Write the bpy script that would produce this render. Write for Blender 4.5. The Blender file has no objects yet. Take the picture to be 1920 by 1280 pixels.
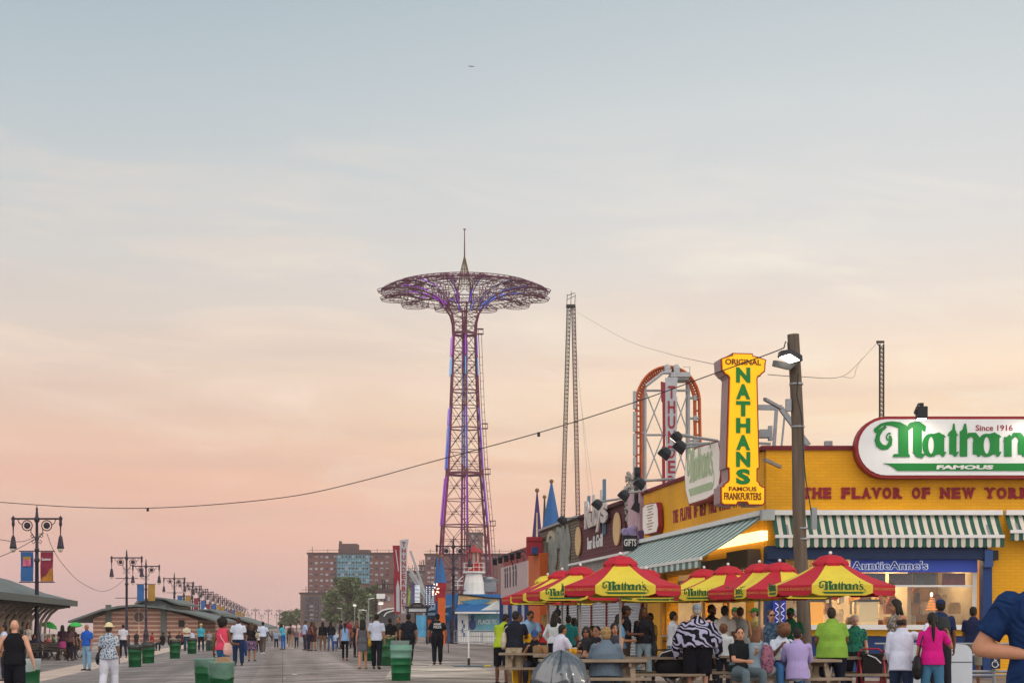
import bpy, math, random
from mathutils import Vector, Matrix, noise as mnoise

# ------------------------------------------------------------------ camera, sky, light
scn = bpy.context.scene
col = scn.collection
F = 3000.0            # focal length in photograph pixels (1920 wide)
HZ = 1172.0           # pixel row of the horizon
EYE = 1.38            # camera height
cam = bpy.data.cameras.new('camera')
cam.sensor_width = 36.0
cam.lens = F / 1920 * 36
cam.shift_y = (HZ - 640) / 1920
cam.clip_start = 0.1
cam.clip_end = 40000
camo = bpy.data.objects.new('camera', cam)
col.objects.link(camo)
camo.location = (0, 0, EYE)
camo.rotation_euler = (math.radians(90), 0, 0)
scn.camera = camo
scn.view_settings.view_transform = 'Standard'
scn.view_settings.look = 'None'
scn.view_settings.exposure = 0.0
scn.view_settings.gamma = 1.0


def lin(c):
    return tuple((x / 12.92 if x <= 0.04045 else ((x + 0.055) / 1.055) ** 2.4) for x in c[:3])


def hx(s):
    return tuple(int(s[i:i + 2], 16) / 255 for i in (0, 2, 4))


def make_world():
    w = bpy.data.worlds.new('World')
    scn.world = w
    w.use_nodes = True
    nt = w.node_tree
    N, L = nt.nodes, nt.links
    N.clear()
    out = N.new('ShaderNodeOutputWorld')
    bg = N.new('ShaderNodeBackground')
    L.new(bg.outputs[0], out.inputs[0])
    tc = N.new('ShaderNodeTexCoord')
    sep = N.new('ShaderNodeSeparateXYZ')
    L.new(tc.outputs['Generated'], sep.inputs[0])

    def math_(op, a, b=None, c=None, clamp=False):
        n = N.new('ShaderNodeMath')
        n.operation = op
        n.use_clamp = clamp
        for i, v in enumerate((a, b, c)):
            if v is None:
                continue
            if isinstance(v, (int, float)):
                n.inputs[i].default_value = v
            else:
                L.new(v, n.inputs[i])
        return n.outputs[0]

    def ramp(fac, stops):
        r = N.new('ShaderNodeValToRGB')
        r.color_ramp.interpolation = 'LINEAR'
        e = r.color_ramp.elements
        while len(e) > 1:
            e.remove(e[-1])
        e[0].position = stops[0][0]
        e[0].color = (*lin(hx(stops[0][1])), 1)
        for p, c in stops[1:]:
            k = e.new(p)
            k.color = (*lin(hx(c)), 1)
        L.new(fac, r.inputs[0])
        return r.outputs[0]

    def mix(f, a, b, mode='MIX'):
        m = N.new('ShaderNodeMix')
        m.data_type = 'RGBA'
        m.blend_type = mode
        for v, i in ((f, 0), (a, 6), (b, 7)):
            if isinstance(v, (int, float)):
                m.inputs[i].default_value = v
            elif isinstance(v, tuple):
                m.inputs[i].default_value = (*v, 1)
            else:
                L.new(v, m.inputs[i])
        return m.outputs[2]

    z = sep.outputs[2]
    hyp = math_('SQRT', math_('ADD', math_('MULTIPLY', sep.outputs[0], sep.outputs[0]), math_('MULTIPLY', sep.outputs[1], sep.outputs[1])))
    tel = math_('DIVIDE', z, math_('MAXIMUM', hyp, 0.02))          # tangent of the elevation
    f = math_('DIVIDE', tel, 0.44, clamp=True)
    # elevations: y=1172 ->0 ; y=0 -> .39 -> f .888
    left = ramp(f, [(0.0, 'cdb0b2'), (0.055, 'd9b3b0'), (0.13, 'ecb9a8'), (0.206, 'f0bfa8'), (0.282, 'e8c6b2'), (0.358, 'e2cdbe'), (0.433, 'dacfc6'), (0.51, 'd2cfcb'), (0.585, 'cacdcd'), (0.736, 'b8c4ca'), (0.888, 'a8b9c2'), (1.0, '9db0ba')])
    right = ramp(f, [(0.0, 'f0c0a8'), (0.055, 'f8c6a8'), (0.13, 'fecdb0'), (0.206, 'ffd6b4'), (0.282, 'ffe2c0'), (0.358, 'ffe6cc'), (0.433, 'efe0d2'), (0.51, 'e5dfd8'), (0.585, 'dcdbd9'), (0.736, 'ced4d6'), (0.888, 'bec9ce'), (1.0, 'b0bec4')])
    az = math_('ARCTAN2', sep.outputs[0], sep.outputs[1])          # 0 ahead, positive to the right
    fa = N.new('ShaderNodeMapRange')
    fa.interpolation_type = 'SMOOTHSTEP'
    fa.inputs[1].default_value = -0.34
    fa.inputs[2].default_value = 0.30
    L.new(az, fa.inputs[0])
    sky = mix(fa.outputs[0], left, right)
    # thin cirrus
    cmb = N.new('ShaderNodeCombineXYZ')
    L.new(math_('MULTIPLY', az, 5.0), cmb.inputs[0])
    L.new(math_('ADD', math_('MULTIPLY', tel, 24.0), math_('MULTIPLY', az, 2.2)), cmb.inputs[1])
    n1 = N.new('ShaderNodeTexNoise')
    n1.inputs['Scale'].default_value = 1.0
    n1.inputs['Detail'].default_value = 9
    n1.inputs['Roughness'].default_value = 0.6
    n1.inputs['Distortion'].default_value = 0.7
    L.new(cmb.outputs[0], n1.inputs['Vector'])
    cr = N.new('ShaderNodeMapRange')
    cr.interpolation_type = 'SMOOTHSTEP'
    cr.inputs[1].default_value = 0.43
    cr.inputs[2].default_value = 0.74
    cr.inputs[4].default_value = 0.6
    L.new(n1.outputs[0], cr.inputs[0])
    band = N.new('ShaderNodeMapRange')
    band.interpolation_type = 'SMOOTHSTEP'
    band.inputs[1].default_value = 0.36
    band.inputs[2].default_value = 0.17
    L.new(tel, band.inputs[0])
    band2 = N.new('ShaderNodeMapRange')
    band2.interpolation_type = 'SMOOTHSTEP'
    band2.inputs[1].default_value = 0.03
    band2.inputs[2].default_value = 0.11
    L.new(tel, band2.inputs[0])
    cf = math_('MULTIPLY', math_('MULTIPLY', cr.outputs[0], band.outputs[0]), band2.outputs[0])
    cloudc = mix(fa.outputs[0], lin(hx('f8e0cc')), lin(hx('fff6e2')))
    sky = mix(cf, sky, cloudc)
    # soft grey-mauve streaks low down
    cmb2 = N.new('ShaderNodeCombineXYZ')
    L.new(math_('MULTIPLY', az, 3.0), cmb2.inputs[0])
    L.new(math_('MULTIPLY', tel, 30.0), cmb2.inputs[1])
    n2 = N.new('ShaderNodeTexNoise')
    n2.inputs['Scale'].default_value = 1.3
    n2.inputs['Detail'].default_value = 4
    L.new(cmb2.outputs[0], n2.inputs['Vector'])
    cr2 = N.new('ShaderNodeMapRange')
    cr2.inputs[1].default_value = 0.45
    cr2.inputs[2].default_value = 0.75
    cr2.inputs[4].default_value = 0.40
    L.new(n2.outputs[0], cr2.inputs[0])
    b3 = N.new('ShaderNodeMapRange')
    b3.inputs[1].default_value = 0.26
    b3.inputs[2].default_value = 0.10
    L.new(tel, b3.inputs[0])
    sky = mix(math_('MULTIPLY', cr2.outputs[0], b3.outputs[0]), sky, lin(hx('c9a9a0')))
    # the half of the sky behind the photographer gets added brightness to fill front faces
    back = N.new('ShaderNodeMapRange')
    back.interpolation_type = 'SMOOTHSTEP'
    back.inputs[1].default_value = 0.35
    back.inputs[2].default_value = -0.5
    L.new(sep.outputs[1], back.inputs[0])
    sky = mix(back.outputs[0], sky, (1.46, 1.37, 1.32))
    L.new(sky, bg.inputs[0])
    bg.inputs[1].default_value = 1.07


make_world()
sun = bpy.data.lights.new('sun', 'SUN')
sun.energy = 0.7
sun.angle = math.radians(14)
sun.color = (1.0, 0.86, 0.70)
suno = bpy.data.objects.new('sun', sun)
col.objects.link(suno)
_sd = Vector((0.72, -0.30, 0.34)).normalized()     # towards the light
suno.rotation_euler = (-_sd).to_track_quat('-Z', 'Y').to_euler()

random.seed(7)
V = Vector


# ------------------------------------------------------------------ places
def gz(x, y):
    """height of the ground: the walk falls away gently towards the beach side"""
    u = x + 0.14333 * y
    return -0.033 * min(max(2.0 - u, 0.0), 11.0)


def P(px, py, Y):
    return V(((px - 960) / F * Y, Y, EYE + (HZ - py) / F * Y))


def PS(px, s):
    Y = F / s
    x = (px - 960) / s
    return V((x, Y, gz(x, Y)))


def GP(px, py):
    Y = F * EYE / max(py - HZ, 1.0)
    for _ in range(8):
        x = (px - 960) / F * Y
        Y = F * (EYE - gz(x, Y)) / max(py - HZ, 1.0)
    x = (px - 960) / F * Y
    return V((x, Y, gz(x, Y)))


D = V((-0.14333, 1, 0)).normalized()          # direction of the boardwalk
NL = V((-1, -0.14333, 0)).normalized()        # out of the row of shop fronts, towards the walk
CY = F / 70
CC = V(((1437 - 960) / 70, CY, 0))            # street corner of the yellow restaurant


def LT(px, out=0.0):
    """point on the row of shop fronts seen at column px, moved out from the wall"""
    b = CC + NL * out
    k = (px - 960) / F
    t = (k * b.y - b.x) / (D.x - k * D.y)
    return b + D * t


def LZ(px, z, out=0.0):
    p = LT(px, out)
    return V((p.x, p.y, z))


def LP(px, py, out=0.0):
    p = LT(px, out)
    return V((p.x, p.y, EYE + (HZ - py) / F * p.y))


# ------------------------------------------------------------------ mesh builder
class MB:
    def __init__(s):
        s.v, s.f, s.m, s.cur, s.T = [], [], [], 0, None

    def add(s, vs, fs):
        n = len(s.v)
        if s.T is not None:
            vs = [s.T @ V(v) for v in vs]
        s.v.extend([tuple(v) for v in vs])
        s.f.extend([[i + n for i in f] for f in fs])
        s.m.extend([s.cur] * len(fs))
        return s

    def box(s, c, d, R=None):
        x, y, z = d[0] / 2, d[1] / 2, d[2] / 2
        vs = [V((a, b, e)) for a in (-x, x) for b in (-y, y) for e in (-z, z)]
        if R is not None:
            vs = [R @ v for v in vs]
        c = V(c)
        s.add([v + c for v in vs], [(0, 1, 3, 2), (4, 6, 7, 5), (0, 4, 5, 1), (2, 3, 7, 6), (0, 2, 6, 4), (1, 5, 7, 3)])
        return s

    def bar(s, a, b, w, h=None, up=V((0, 0, 1))):
        """rectangular bar from a to b"""
        a, b = V(a), V(b)
        h = h or w
        t = (b - a)
        ln = t.length
        if ln < 1e-6:
            return s
        t.normalize()
        if abs(t.dot(up)) > 0.98:
            up = V((0, 1, 0))
        sx = t.cross(up).normalized()
        uz = sx.cross(t).normalized()
        R = Matrix((sx, t, uz)).transposed()
        return s.box((a + b) / 2, (w, ln, h), R)

    def tube(s, pts, r, n=6, cap=True, closed=False):
        pts = [V(p) for p in pts]
        m = len(pts)
        rr = r if isinstance(r, (list, tuple)) else [r] * m
        vs, fs = [], []
        px = None
        for i, p in enumerate(pts):
            if closed:
                t = pts[(i + 1) % m] - pts[i - 1]
            else:
                t = pts[min(i + 1, m - 1)] - pts[max(i - 1, 0)]
            t.normalize()
            if px is None:
                ref = V((0, 0, 1)) if abs(t.z) < 0.9 else V((1, 0, 0))
                px = t.cross(ref).normalized()
            else:
                px = (px - t * px.dot(t)).normalized()
            py = t.cross(px)
            for k in range(n):
                a = 2 * math.pi * k / n
                vs.append(p + (px * math.cos(a) + py * math.sin(a)) * rr[i])
        for i in range(m if closed else m - 1):
            j = (i + 1) % m
            for k in range(n):
                k2 = (k + 1) % n
                fs.append((i * n + k, i * n + k2, j * n + k2, j * n + k))
        if cap and not closed:
            fs.append(tuple(range(n))[::-1])
            fs.append(tuple((m - 1) * n + k for k in range(n)))
        return s.add(vs, fs)

    def lathe(s, prof, n=16, c=(0, 0, 0), sx=1.0, sy=1.0, ph=0.0):
        vs, fs = [], []
        c = V(c)
        for r, z in prof:
            for k in range(n):
                a = 2 * math.pi * k / n + ph
                vs.append(c + V((r * math.cos(a) * sx, r * math.sin(a) * sy, z)))
        m = len(prof)
        for i in range(m - 1):
            for k in range(n):
                k2 = (k + 1) % n
                fs.append((i * n + k, i * n + k2, (i + 1) * n + k2, (i + 1) * n + k))
        if prof[0][0] > 1e-4:
            fs.append(tuple(range(n))[::-1])
        if prof[-1][0] > 1e-4:
            fs.append(tuple((m - 1) * n + k for k in range(n)))
        return s.add(vs, fs)

    def ext(s, pts, vec):
        """polygon pts extruded by vec"""
        pts = [V(p) for p in pts]
        n = len(pts)
        vec = V(vec)
        vs = pts + [p + vec for p in pts]
        fs = [tuple(range(n)), tuple(range(2 * n - 1, n - 1, -1))]
        for i in range(n):
            j = (i + 1) % n
            fs.append((i, i + n, j + n, j))
        return s.add(vs, fs)

    def quad(s, a, b, c, d):
        return s.add([a, b, c, d], [(0, 1, 2, 3)])

    def ell(s, c, r, n=12, m=8, R=None):
        if isinstance(r, (int, float)):
            r = (r, r, r)
        c = V(c)
        vs, fs = [], []
        for i in range(m + 1):
            th = math.pi * i / m
            for k in range(n):
                a = 2 * math.pi * k / n
                q = V((r[0] * math.sin(th) * math.cos(a), r[1] * math.sin(th) * math.sin(a), -r[2] * math.cos(th)))
                if R is not None:
                    q = R @ q
                vs.append(c + q)
        for i in range(m):
            for k in range(n):
                k2 = (k + 1) % n
                fs.append((i * n + k, i * n + k2, (i + 1) * n + k2, (i + 1) * n + k))
        return s.add(vs, fs)

    def loft(s, pts, rad, n=10, ref=V((1, 0, 0)), flat=(0, 0)):
        """rounded closed tube with elliptical sections; rad entries r or (r along ref, r across)"""
        pts = [V(p) for p in pts]
        rad = [(r, r) if isinstance(r, (int, float)) else r for r in rad]
        t0 = (pts[1] - pts[0]).normalized()
        t1 = (pts[-1] - pts[-2]).normalized()
        q, w = [], []
        for f_, sc in (() if flat[0] else ((0.9, 0.12), (0.6, 0.70))):
            e = min(rad[0])
            q.append(pts[0] - t0 * e * f_)
            w.append((rad[0][0] * sc, rad[0][1] * sc))
        q += pts
        w += rad
        for f_, sc in (() if flat[1] else ((0.6, 0.70), (0.9, 0.12))):
            e = min(rad[-1])
            q.append(pts[-1] + t1 * e * f_)
            w.append((rad[-1][0] * sc, rad[-1][1] * sc))
        vs, fs = [], []
        m = len(q)
        for i, p in enumerate(q):
            t = (q[min(i + 1, m - 1)] - q[max(i - 1, 0)]).normalized()
            a = ref - t * ref.dot(t)
            if a.length < 0.2:
                a = V((0, 1, 0)) - t * t.y
            a.normalize()
            b = t.cross(a)
            for k in range(n):
                g = 2 * math.pi * k / n
                vs.append(p + a * (math.cos(g) * w[i][0]) + b * (math.sin(g) * w[i][1]))
        for i in range(m - 1):
            for k in range(n):
                k2 = (k + 1) % n
                fs.append((i * n + k, i * n + k2, (i + 1) * n + k2, (i + 1) * n + k))
        fs.append(tuple(range(n))[::-1])
        fs.append(tuple((m - 1) * n + k for k in range(n)))
        return s.add(vs, fs)

    def text(s, txt, T, h, thick=0.01, off=0.0, width=None, align='C'):
        """raised lettering: T maps (x right, y up, z out) to the world; h is the cap height"""
        vs, fs, w = text_geo(txt, off)
        k = h / 0.70
        kx = k if width is None else width / max(w, 1e-3)
        x0 = {'C': -w / 2, 'L': 0.0, 'R': -w}[align]
        s.add([T @ V(((v[0] + x0) * kx, v[1] * k, thick if v[2] > 0 else -0.002)) for v in vs], fs)
        return s

    def build(s, name, mats, parent=None, smooth=False, loc=None, rotz=None):
        me = bpy.data.meshes.new(name)
        me.from_pydata(s.v, [], s.f)
        if not isinstance(mats, (list, tuple)):
            mats = [mats]
        for m in mats:
            me.materials.append(m)
        if len(mats) > 1:
            me.polygons.foreach_set('material_index', s.m)
        if smooth:
            me.polygons.foreach_set('use_smooth', [True] * len(me.polygons))
        o = bpy.data.objects.new(name, me)
        col.objects.link(o)
        if parent is not None:
            o.parent = parent
        if loc is not None:
            o.location = loc
        if rotz is not None:
            o.rotation_euler = (0, 0, rotz)
        return o


_tx = {}


def text_geo(txt, off):
    key = (txt, off)
    if key not in _tx:
        cu = bpy.data.curves.new('lettering', 'FONT')
        cu.body = txt
        cu.extrude = 0.05
        cu.offset = off
        cu.resolution_u = 3
        ob = bpy.data.objects.new('lettering', cu)
        me = bpy.data.meshes.new_from_object(ob)
        vs = [tuple(v.co) for v in me.vertices]
        fs = [tuple(p.vertices) for p in me.polygons]
        bpy.data.objects.remove(ob)
        bpy.data.curves.remove(cu)
        bpy.data.meshes.remove(me)
        x0 = min((v[0] for v in vs), default=0)
        x1 = max((v[0] for v in vs), default=1)
        vs = [(v[0] - x0, v[1], v[2]) for v in vs]
        _tx[key] = (vs, fs, x1 - x0)
    return _tx[key]


def frame(o, x, y, z):
    """matrix with origin o and axes x, y, z"""
    x, y, z = V(x).normalized(), V(y).normalized(), V(z).normalized()
    M = Matrix((x, y, z)).transposed().to_4x4()
    M.translation = V(o)
    return M


def tag(o, label=None, cat=None, group=None, kind=None):
    if label:
        o['label'] = label
    if cat:
        o['category'] = cat
    if group:
        o['group'] = group
    if kind:
        o['kind'] = kind
    return o


def thing(name, label, cat, loc=(0, 0, 0), rotz=0.0, group=None):
    o = bpy.data.objects.new(name, None)
    o.empty_display_size = 0.2
    col.objects.link(o)
    o.location = loc
    o.rotation_euler = (0, 0, rotz)
    return tag(o, label, cat, group)


def kids(o):
    return [c for c in bpy.data.objects if c.parent == o]


def copy_tree(o, loc, rotz=None, label=None, group=None, scale=None):
    def rec(a, par):
        c = a.copy()
        col.objects.link(c)
        c.parent = par
        for ch in _ch.get(a.name, ()):
            rec(ch, c)
        return c
    _ch = {}
    for c in bpy.data.objects:
        if c.parent is not None:
            _ch.setdefault(c.parent.name, []).append(c)
    r = rec(o, None)
    r.location = loc
    if rotz is not None:
        r.rotation_euler = (0, 0, rotz)
    if scale is not None:
        r.scale = (scale,) * 3
    return tag(r, label, None, group)


# ------------------------------------------------------------------ materials
_mats = {}


def mat(name, c, rough=0.75, metal=0.0, var=0.12, scale=3.0, bump=0.0, bscale=40.0, emit=0.0, ecol=None, spec=0.3, stretch=None):
    """plain surface with a little unevenness of tone"""
    if name in _mats:
        return _mats[name]
    c = hx(c) if isinstance(c, str) else c
    c = lin(c)
    m = bpy.data.materials.new(name)
    m.use_nodes = True
    nt = m.node_tree
    N, L = nt.nodes, nt.links
    b = N['Principled BSDF']
    b.inputs['Roughness'].default_value = rough
    b.inputs['Metallic'].default_value = metal
    b.inputs['Specular IOR Level'].default_value = spec
    b.inputs['Base Color'].default_value = (*c, 1)
    tc = N.new('ShaderNodeTexCoord')
    vec = tc.outputs['Object']
    if stretch:
        mp = N.new('ShaderNodeMapping')
        mp.inputs['Scale'].default_value = stretch
        L.new(vec, mp.inputs[0])
        vec = mp.outputs[0]
    if var > 0:
        n = N.new('ShaderNodeTexNoise')
        n.inputs['Scale'].default_value = scale
        n.inputs['Detail'].default_value = 5
        n.inputs['Roughness'].default_value = 0.65
        L.new(vec, n.inputs['Vector'])
        r = N.new('ShaderNodeMapRange')
        r.inputs[1].default_value = 0.3
        r.inputs[2].default_value = 0.7
        r.inputs[3].default_value = 1 - var
        r.inputs[4].default_value = 1 + var
        L.new(n.outputs[0], r.inputs[0])
        x = N.new('ShaderNodeVectorMath')
        x.operation = 'SCALE'
        x.inputs[0].default_value = c
        L.new(r.outputs[0], x.inputs['Scale'])
        L.new(x.outputs[0], b.inputs['Base Color'])
    if bump > 0:
        n = N.new('ShaderNodeTexNoise')
        n.inputs['Scale'].default_value = bscale
        n.inputs['Detail'].default_value = 3
        L.new(vec, n.inputs['Vector'])
        bm = N.new('ShaderNodeBump')
        bm.inputs['Strength'].default_value = bump
        bm.inputs['Distance'].default_value = 0.02
        L.new(n.outputs[0], bm.inputs['Height'])
        L.new(bm.outputs[0], b.inputs['Normal'])
    if emit > 0:
        b.inputs['Emission Color'].default_value = (*lin(hx(ecol) if isinstance(ecol, str) else (ecol or (1, 1, 1))), 1)
        b.inputs['Emission Strength'].default_value = emit
    _mats[name] = m
    return m


def brick_mat(name, c1, c2, mort, bw, bh, ms=0.015, axis='XZ', rough=0.75, bump=0.5, var=0.1, offset=0.5, vscale=0.35):
    """brick or plank courses in object space; axis picks the two wall axes"""
    if name in _mats:
        return _mats[name]
    m = bpy.data.materials.new(name)
    m.use_nodes = True
    nt = m.node_tree
    N, L = nt.nodes, nt.links
    b = N['Principled BSDF']
    b.inputs['Roughness'].default_value = rough
    b.inputs['Specular IOR Level'].default_value = 0.3
    tc = N.new('ShaderNodeTexCoord')
    sp = N.new('ShaderNodeSeparateXYZ')
    L.new(tc.outputs['Object'], sp.inputs[0])
    cb = N.new('ShaderNodeCombineXYZ')
    L.new(sp.outputs['XYZ'.index(axis[0])], cb.inputs[0])
    L.new(sp.outputs['XYZ'.index(axis[1])], cb.inputs[1])
    t = N.new('ShaderNodeTexBrick')
    t.offset = offset
    t.inputs['Scale'].default_value = 1.0
    t.inputs['Brick Width'].default_value = bw
    t.inputs['Row Height'].default_value = bh
    t.inputs['Mortar Size'].default_value = ms
    t.inputs['Mortar Smooth'].default_value = 0.2
    t.inputs['Color1'].default_value = (*lin(hx(c1)), 1)
    t.inputs['Color2'].default_value = (*lin(hx(c2)), 1)
    t.inputs['Mortar'].default_value = (*lin(hx(mort)), 1)
    L.new(cb.outputs[0], t.inputs['Vector'])
    n = N.new('ShaderNodeTexNoise')
    n.inputs['Scale'].default_value = vscale
    n.inputs['Detail'].default_value = 6
    L.new(tc.outputs['Object'], n.inputs['Vector'])
    r = N.new('ShaderNodeMapRange')
    r.inputs[1].default_value = 0.3
    r.inputs[2].default_value = 0.7
    r.inputs[3].default_value = 1 - var
    r.inputs[4].default_value = 1 + var
    L.new(n.outputs[0], r.inputs[0])
    x = N.new('ShaderNodeVectorMath')
    x.operation = 'SCALE'
    L.new(t.outputs['Color'], x.inputs[0])
    L.new(r.outputs[0], x.inputs['Scale'])
    L.new(x.outputs[0], b.inputs['Base Color'])
    if bump:
        bm = N.new('ShaderNodeBump')
        bm.inputs['Strength'].default_value = bump
        bm.inputs['Distance'].default_value = 0.01
        bm.invert = True
        L.new(t.outputs['Fac'], bm.inputs['Height'])
        L.new(bm.outputs[0], b.inputs['Normal'])
    _mats[name] = m
    return m


def glow(name, c, st):
    if name in _mats:
        return _mats[name]
    m = bpy.data.materials.new(name)
    m.use_nodes = True
    b = m.node_tree.nodes['Principled BSDF']
    b.inputs['Base Color'].default_value = (*[min(x, 0.8) for x in lin(hx(c))], 1)
    b.inputs['Emission Color'].default_value = (*lin(hx(c)), 1)
    b.inputs['Emission Strength'].default_value = st
    _mats[name] = m
    return m


def glass_mat(name, tint='ffffff', mixf=0.75, rough=0.03):
    if name in _mats:
        return _mats[name]
    m = bpy.data.materials.new(name)
    m.use_nodes = True
    nt = m.node_tree
    N, L = nt.nodes, nt.links
    N.remove(N['Principled BSDF'])
    out = N['Material Output']
    tr = N.new('ShaderNodeBsdfTransparent')
    tr.inputs[0].default_value = (*lin(hx(tint)), 1)
    gl = N.new('ShaderNodeBsdfGlossy')
    gl.inputs['Roughness'].default_value = rough
    mx = N.new('ShaderNodeMixShader')
    mx.inputs[0].default_value = 1 - mixf
    L.new(tr.outputs[0], mx.inputs[1])
    L.new(gl.outputs[0], mx.inputs[2])
    L.new(mx.outputs[0], out.inputs[0])
    _mats[name] = m
    return m


def sheer(name, c, f):
    if name in _mats:
        return _mats[name]
    m = mat(name, c, 0.3, 0, 0.15, 6.0, 0.6, 14, spec=0.6)
    nt = m.node_tree
    tr = nt.nodes.new('ShaderNodeBsdfTransparent')
    mx = nt.nodes.new('ShaderNodeMixShader')
    mx.inputs[0].default_value = f
    nt.links.new(tr.outputs[0], mx.inputs[1])
    nt.links.new(nt.nodes['Principled BSDF'].outputs[0], mx.inputs[2])
    nt.links.new(mx.outputs[0], nt.nodes['Material Output'].inputs[0])
    return m


def cloth(c, kind='plain', c2='ffffff', scale=10.0, emb=0.35):
    """woven cloth with soft folds; kinds: plain, zebra, plaid, floral, stripe"""
    key = 'cloth_%s_%s_%s_%g_%g' % (c, kind, c2, scale, emb)
    if key in _mats:
        return _mats[key]
    m = bpy.data.materials.new('cloth')
    m.use_nodes = True
    nt = m.node_tree
    N, L = nt.nodes, nt.links
    b = N['Principled BSDF']
    b.inputs['Roughness'].default_value = 0.85
    b.inputs['Specular IOR Level'].default_value = 0.15
    tc = N.new('ShaderNodeTexCoord')
    A = (*lin(hx(c)), 1)
    B = (*lin(hx(c2)), 1)
    fac = None
    if kind == 'zebra':
        mp = N.new('ShaderNodeMapping')
        mp.inputs['Rotation'].default_value = (0.2, 0.9, 0.1)
        nz = N.new('ShaderNodeTexNoise')
        nz.inputs['Scale'].default_value = 3.2
        nz.inputs['Detail'].default_value = 1.5
        L.new(tc.outputs['Object'], nz.inputs['Vector'])
        ad = N.new('ShaderNodeVectorMath')
        ad.operation = 'MULTIPLY_ADD'
        L.new(nz.outputs['Color'], ad.inputs[0])
        ad.inputs[1].default_value = (0.9, 0.9, 0.9)
        L.new(tc.outputs['Object'], ad.inputs[2])
        L.new(ad.outputs[0], mp.inputs[0])
        w = N.new('ShaderNodeTexWave')
        w.inputs['Scale'].default_value = scale
        w.inputs['Distortion'].default_value = 1.0
        L.new(mp.outputs[0], w.inputs['Vector'])
        r = N.new('ShaderNodeMapRange')
        r.inputs[1].default_value = 0.5
        r.inputs[2].default_value = 0.6
        L.new(w.outputs['Fac'], r.inputs[0])
        fac = r.outputs[0]
    elif kind in ('plaid', 'stripe'):
        outs = []
        for dr in (('X', 'Z') if kind == 'plaid' else ('Z',)):
            w = N.new('ShaderNodeTexWave')
            w.bands_direction = dr
            w.inputs['Scale'].default_value = scale
            w.inputs['Distortion'].default_value = 0.3
            L.new(tc.outputs['Object'], w.inputs['Vector'])
            r = N.new('ShaderNodeMapRange')
            r.inputs[1].default_value = 0.62
            r.inputs[2].default_value = 0.72
            r.inputs[4].default_value = 1.0 if kind == 'stripe' else 0.5
            L.new(w.outputs['Fac'], r.inputs[0])
            outs.append(r.outputs[0])
        if len(outs) == 2:
            a = N.new('ShaderNodeMath')
            L.new(outs[0], a.inputs[0])
            L.new(outs[1], a.inputs[1])
            fac = a.outputs[0]
        else:
            fac = outs[0]
    elif kind == 'floral':
        w = N.new('ShaderNodeTexVoronoi')
        w.inputs['Scale'].default_value = scale
        L.new(tc.outputs['Object'], w.inputs['Vector'])
        n = N.new('ShaderNodeTexNoise')
        n.inputs['Scale'].default_value = scale * 0.8
        L.new(tc.outputs['Object'], n.inputs['Vector'])
        a = N.new('ShaderNodeMath')
        L.new(w.outputs['Distance'], a.inputs[0])
        L.new(n.outputs[0], a.inputs[1])
        r = N.new('ShaderNodeMapRange')
        r.inputs[1].default_value = 0.85
        r.inputs[2].default_value = 1.0
        L.new(a.outputs[0], r.inputs[0])
        fac = r.outputs[0]
    n = N.new('ShaderNodeTexNoise')
    n.inputs['Scale'].default_value = 5
    n.inputs['Detail'].default_value = 3
    L.new(tc.outputs['Object'], n.inputs['Vector'])
    if fac is not None:
        mx = N.new('ShaderNodeMix')
        mx.data_type = 'RGBA'
        L.new(fac, mx.inputs[0])
        mx.inputs[6].default_value = A
        mx.inputs[7].default_value = B
        L.new(mx.outputs[2], b.inputs['Base Color'])
    else:
        r = N.new('ShaderNodeMapRange')
        r.inputs[1].default_value = 0.3
        r.inputs[2].default_value = 0.7
        r.inputs[3].default_value = 0.88
        r.inputs[4].default_value = 1.1
        L.new(n.outputs[0], r.inputs[0])
        x = N.new('ShaderNodeVectorMath')
        x.operation = 'SCALE'
        x.inputs[0].default_value = A[:3]
        L.new(r.outputs[0], x.inputs['Scale'])
        L.new(x.outputs[0], b.inputs['Base Color'])
    n3 = N.new('ShaderNodeTexNoise')
    n3.inputs['Scale'].default_value = 5.5
    n3.inputs['Detail'].default_value = 2
    n3.inputs['Distortion'].default_value = 1.2
    L.new(tc.outputs['Object'], n3.inputs['Vector'])
    bm = N.new('ShaderNodeBump')
    bm.inputs['Strength'].default_value = emb * 1.1
    bm.inputs['Distance'].default_value = 0.05
    L.new(n3.outputs[0], bm.inputs['Height'])
    L.new(bm.outputs[0], b.inputs['Normal'])
    _mats[key] = m
    return m


M_IRON = mat('painted_iron', '2c2a30', 0.5, 0.2, 0.15)
M_STEEL = mat('galvanised_steel', '8b8f94', 0.45, 0.5, 0.12)
M_WHITE = mat('white_paint', 'd8d9d8', 0.6, 0, 0.06)
M_DARK = mat('black_metal', '22242a', 0.5, 0.1, 0.15)
M_GREEN = mat('green_paint', '0a522d', 0.5, 0, 0.35)
M_RED = mat('sign_red', '8e1f2c', 0.6, 0, 0.08)
M_YELLOW = mat('sign_yellow', 'f0b40c', 0.5, 0, 0.05)
M_LOGO = mat('logo_green', '137a35', 0.5, 0, 0.05)
M_NAVY = mat('navy_paint', '1b3a6e', 0.55, 0, 0.1)
M_BLUE = mat('blue_paint', '2a66a4', 0.55, 0, 0.1)
M_LAMPGLASS = mat('lamp_glass', 'cfc4b4', 0.3, 0, 0.05)

# ------------------------------------------------------------------ the setting
AD = math.atan2(D.y, D.x)                     # heading of the boardwalk
AW = AD - math.pi / 2                         # rotation that puts local y along it


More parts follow.
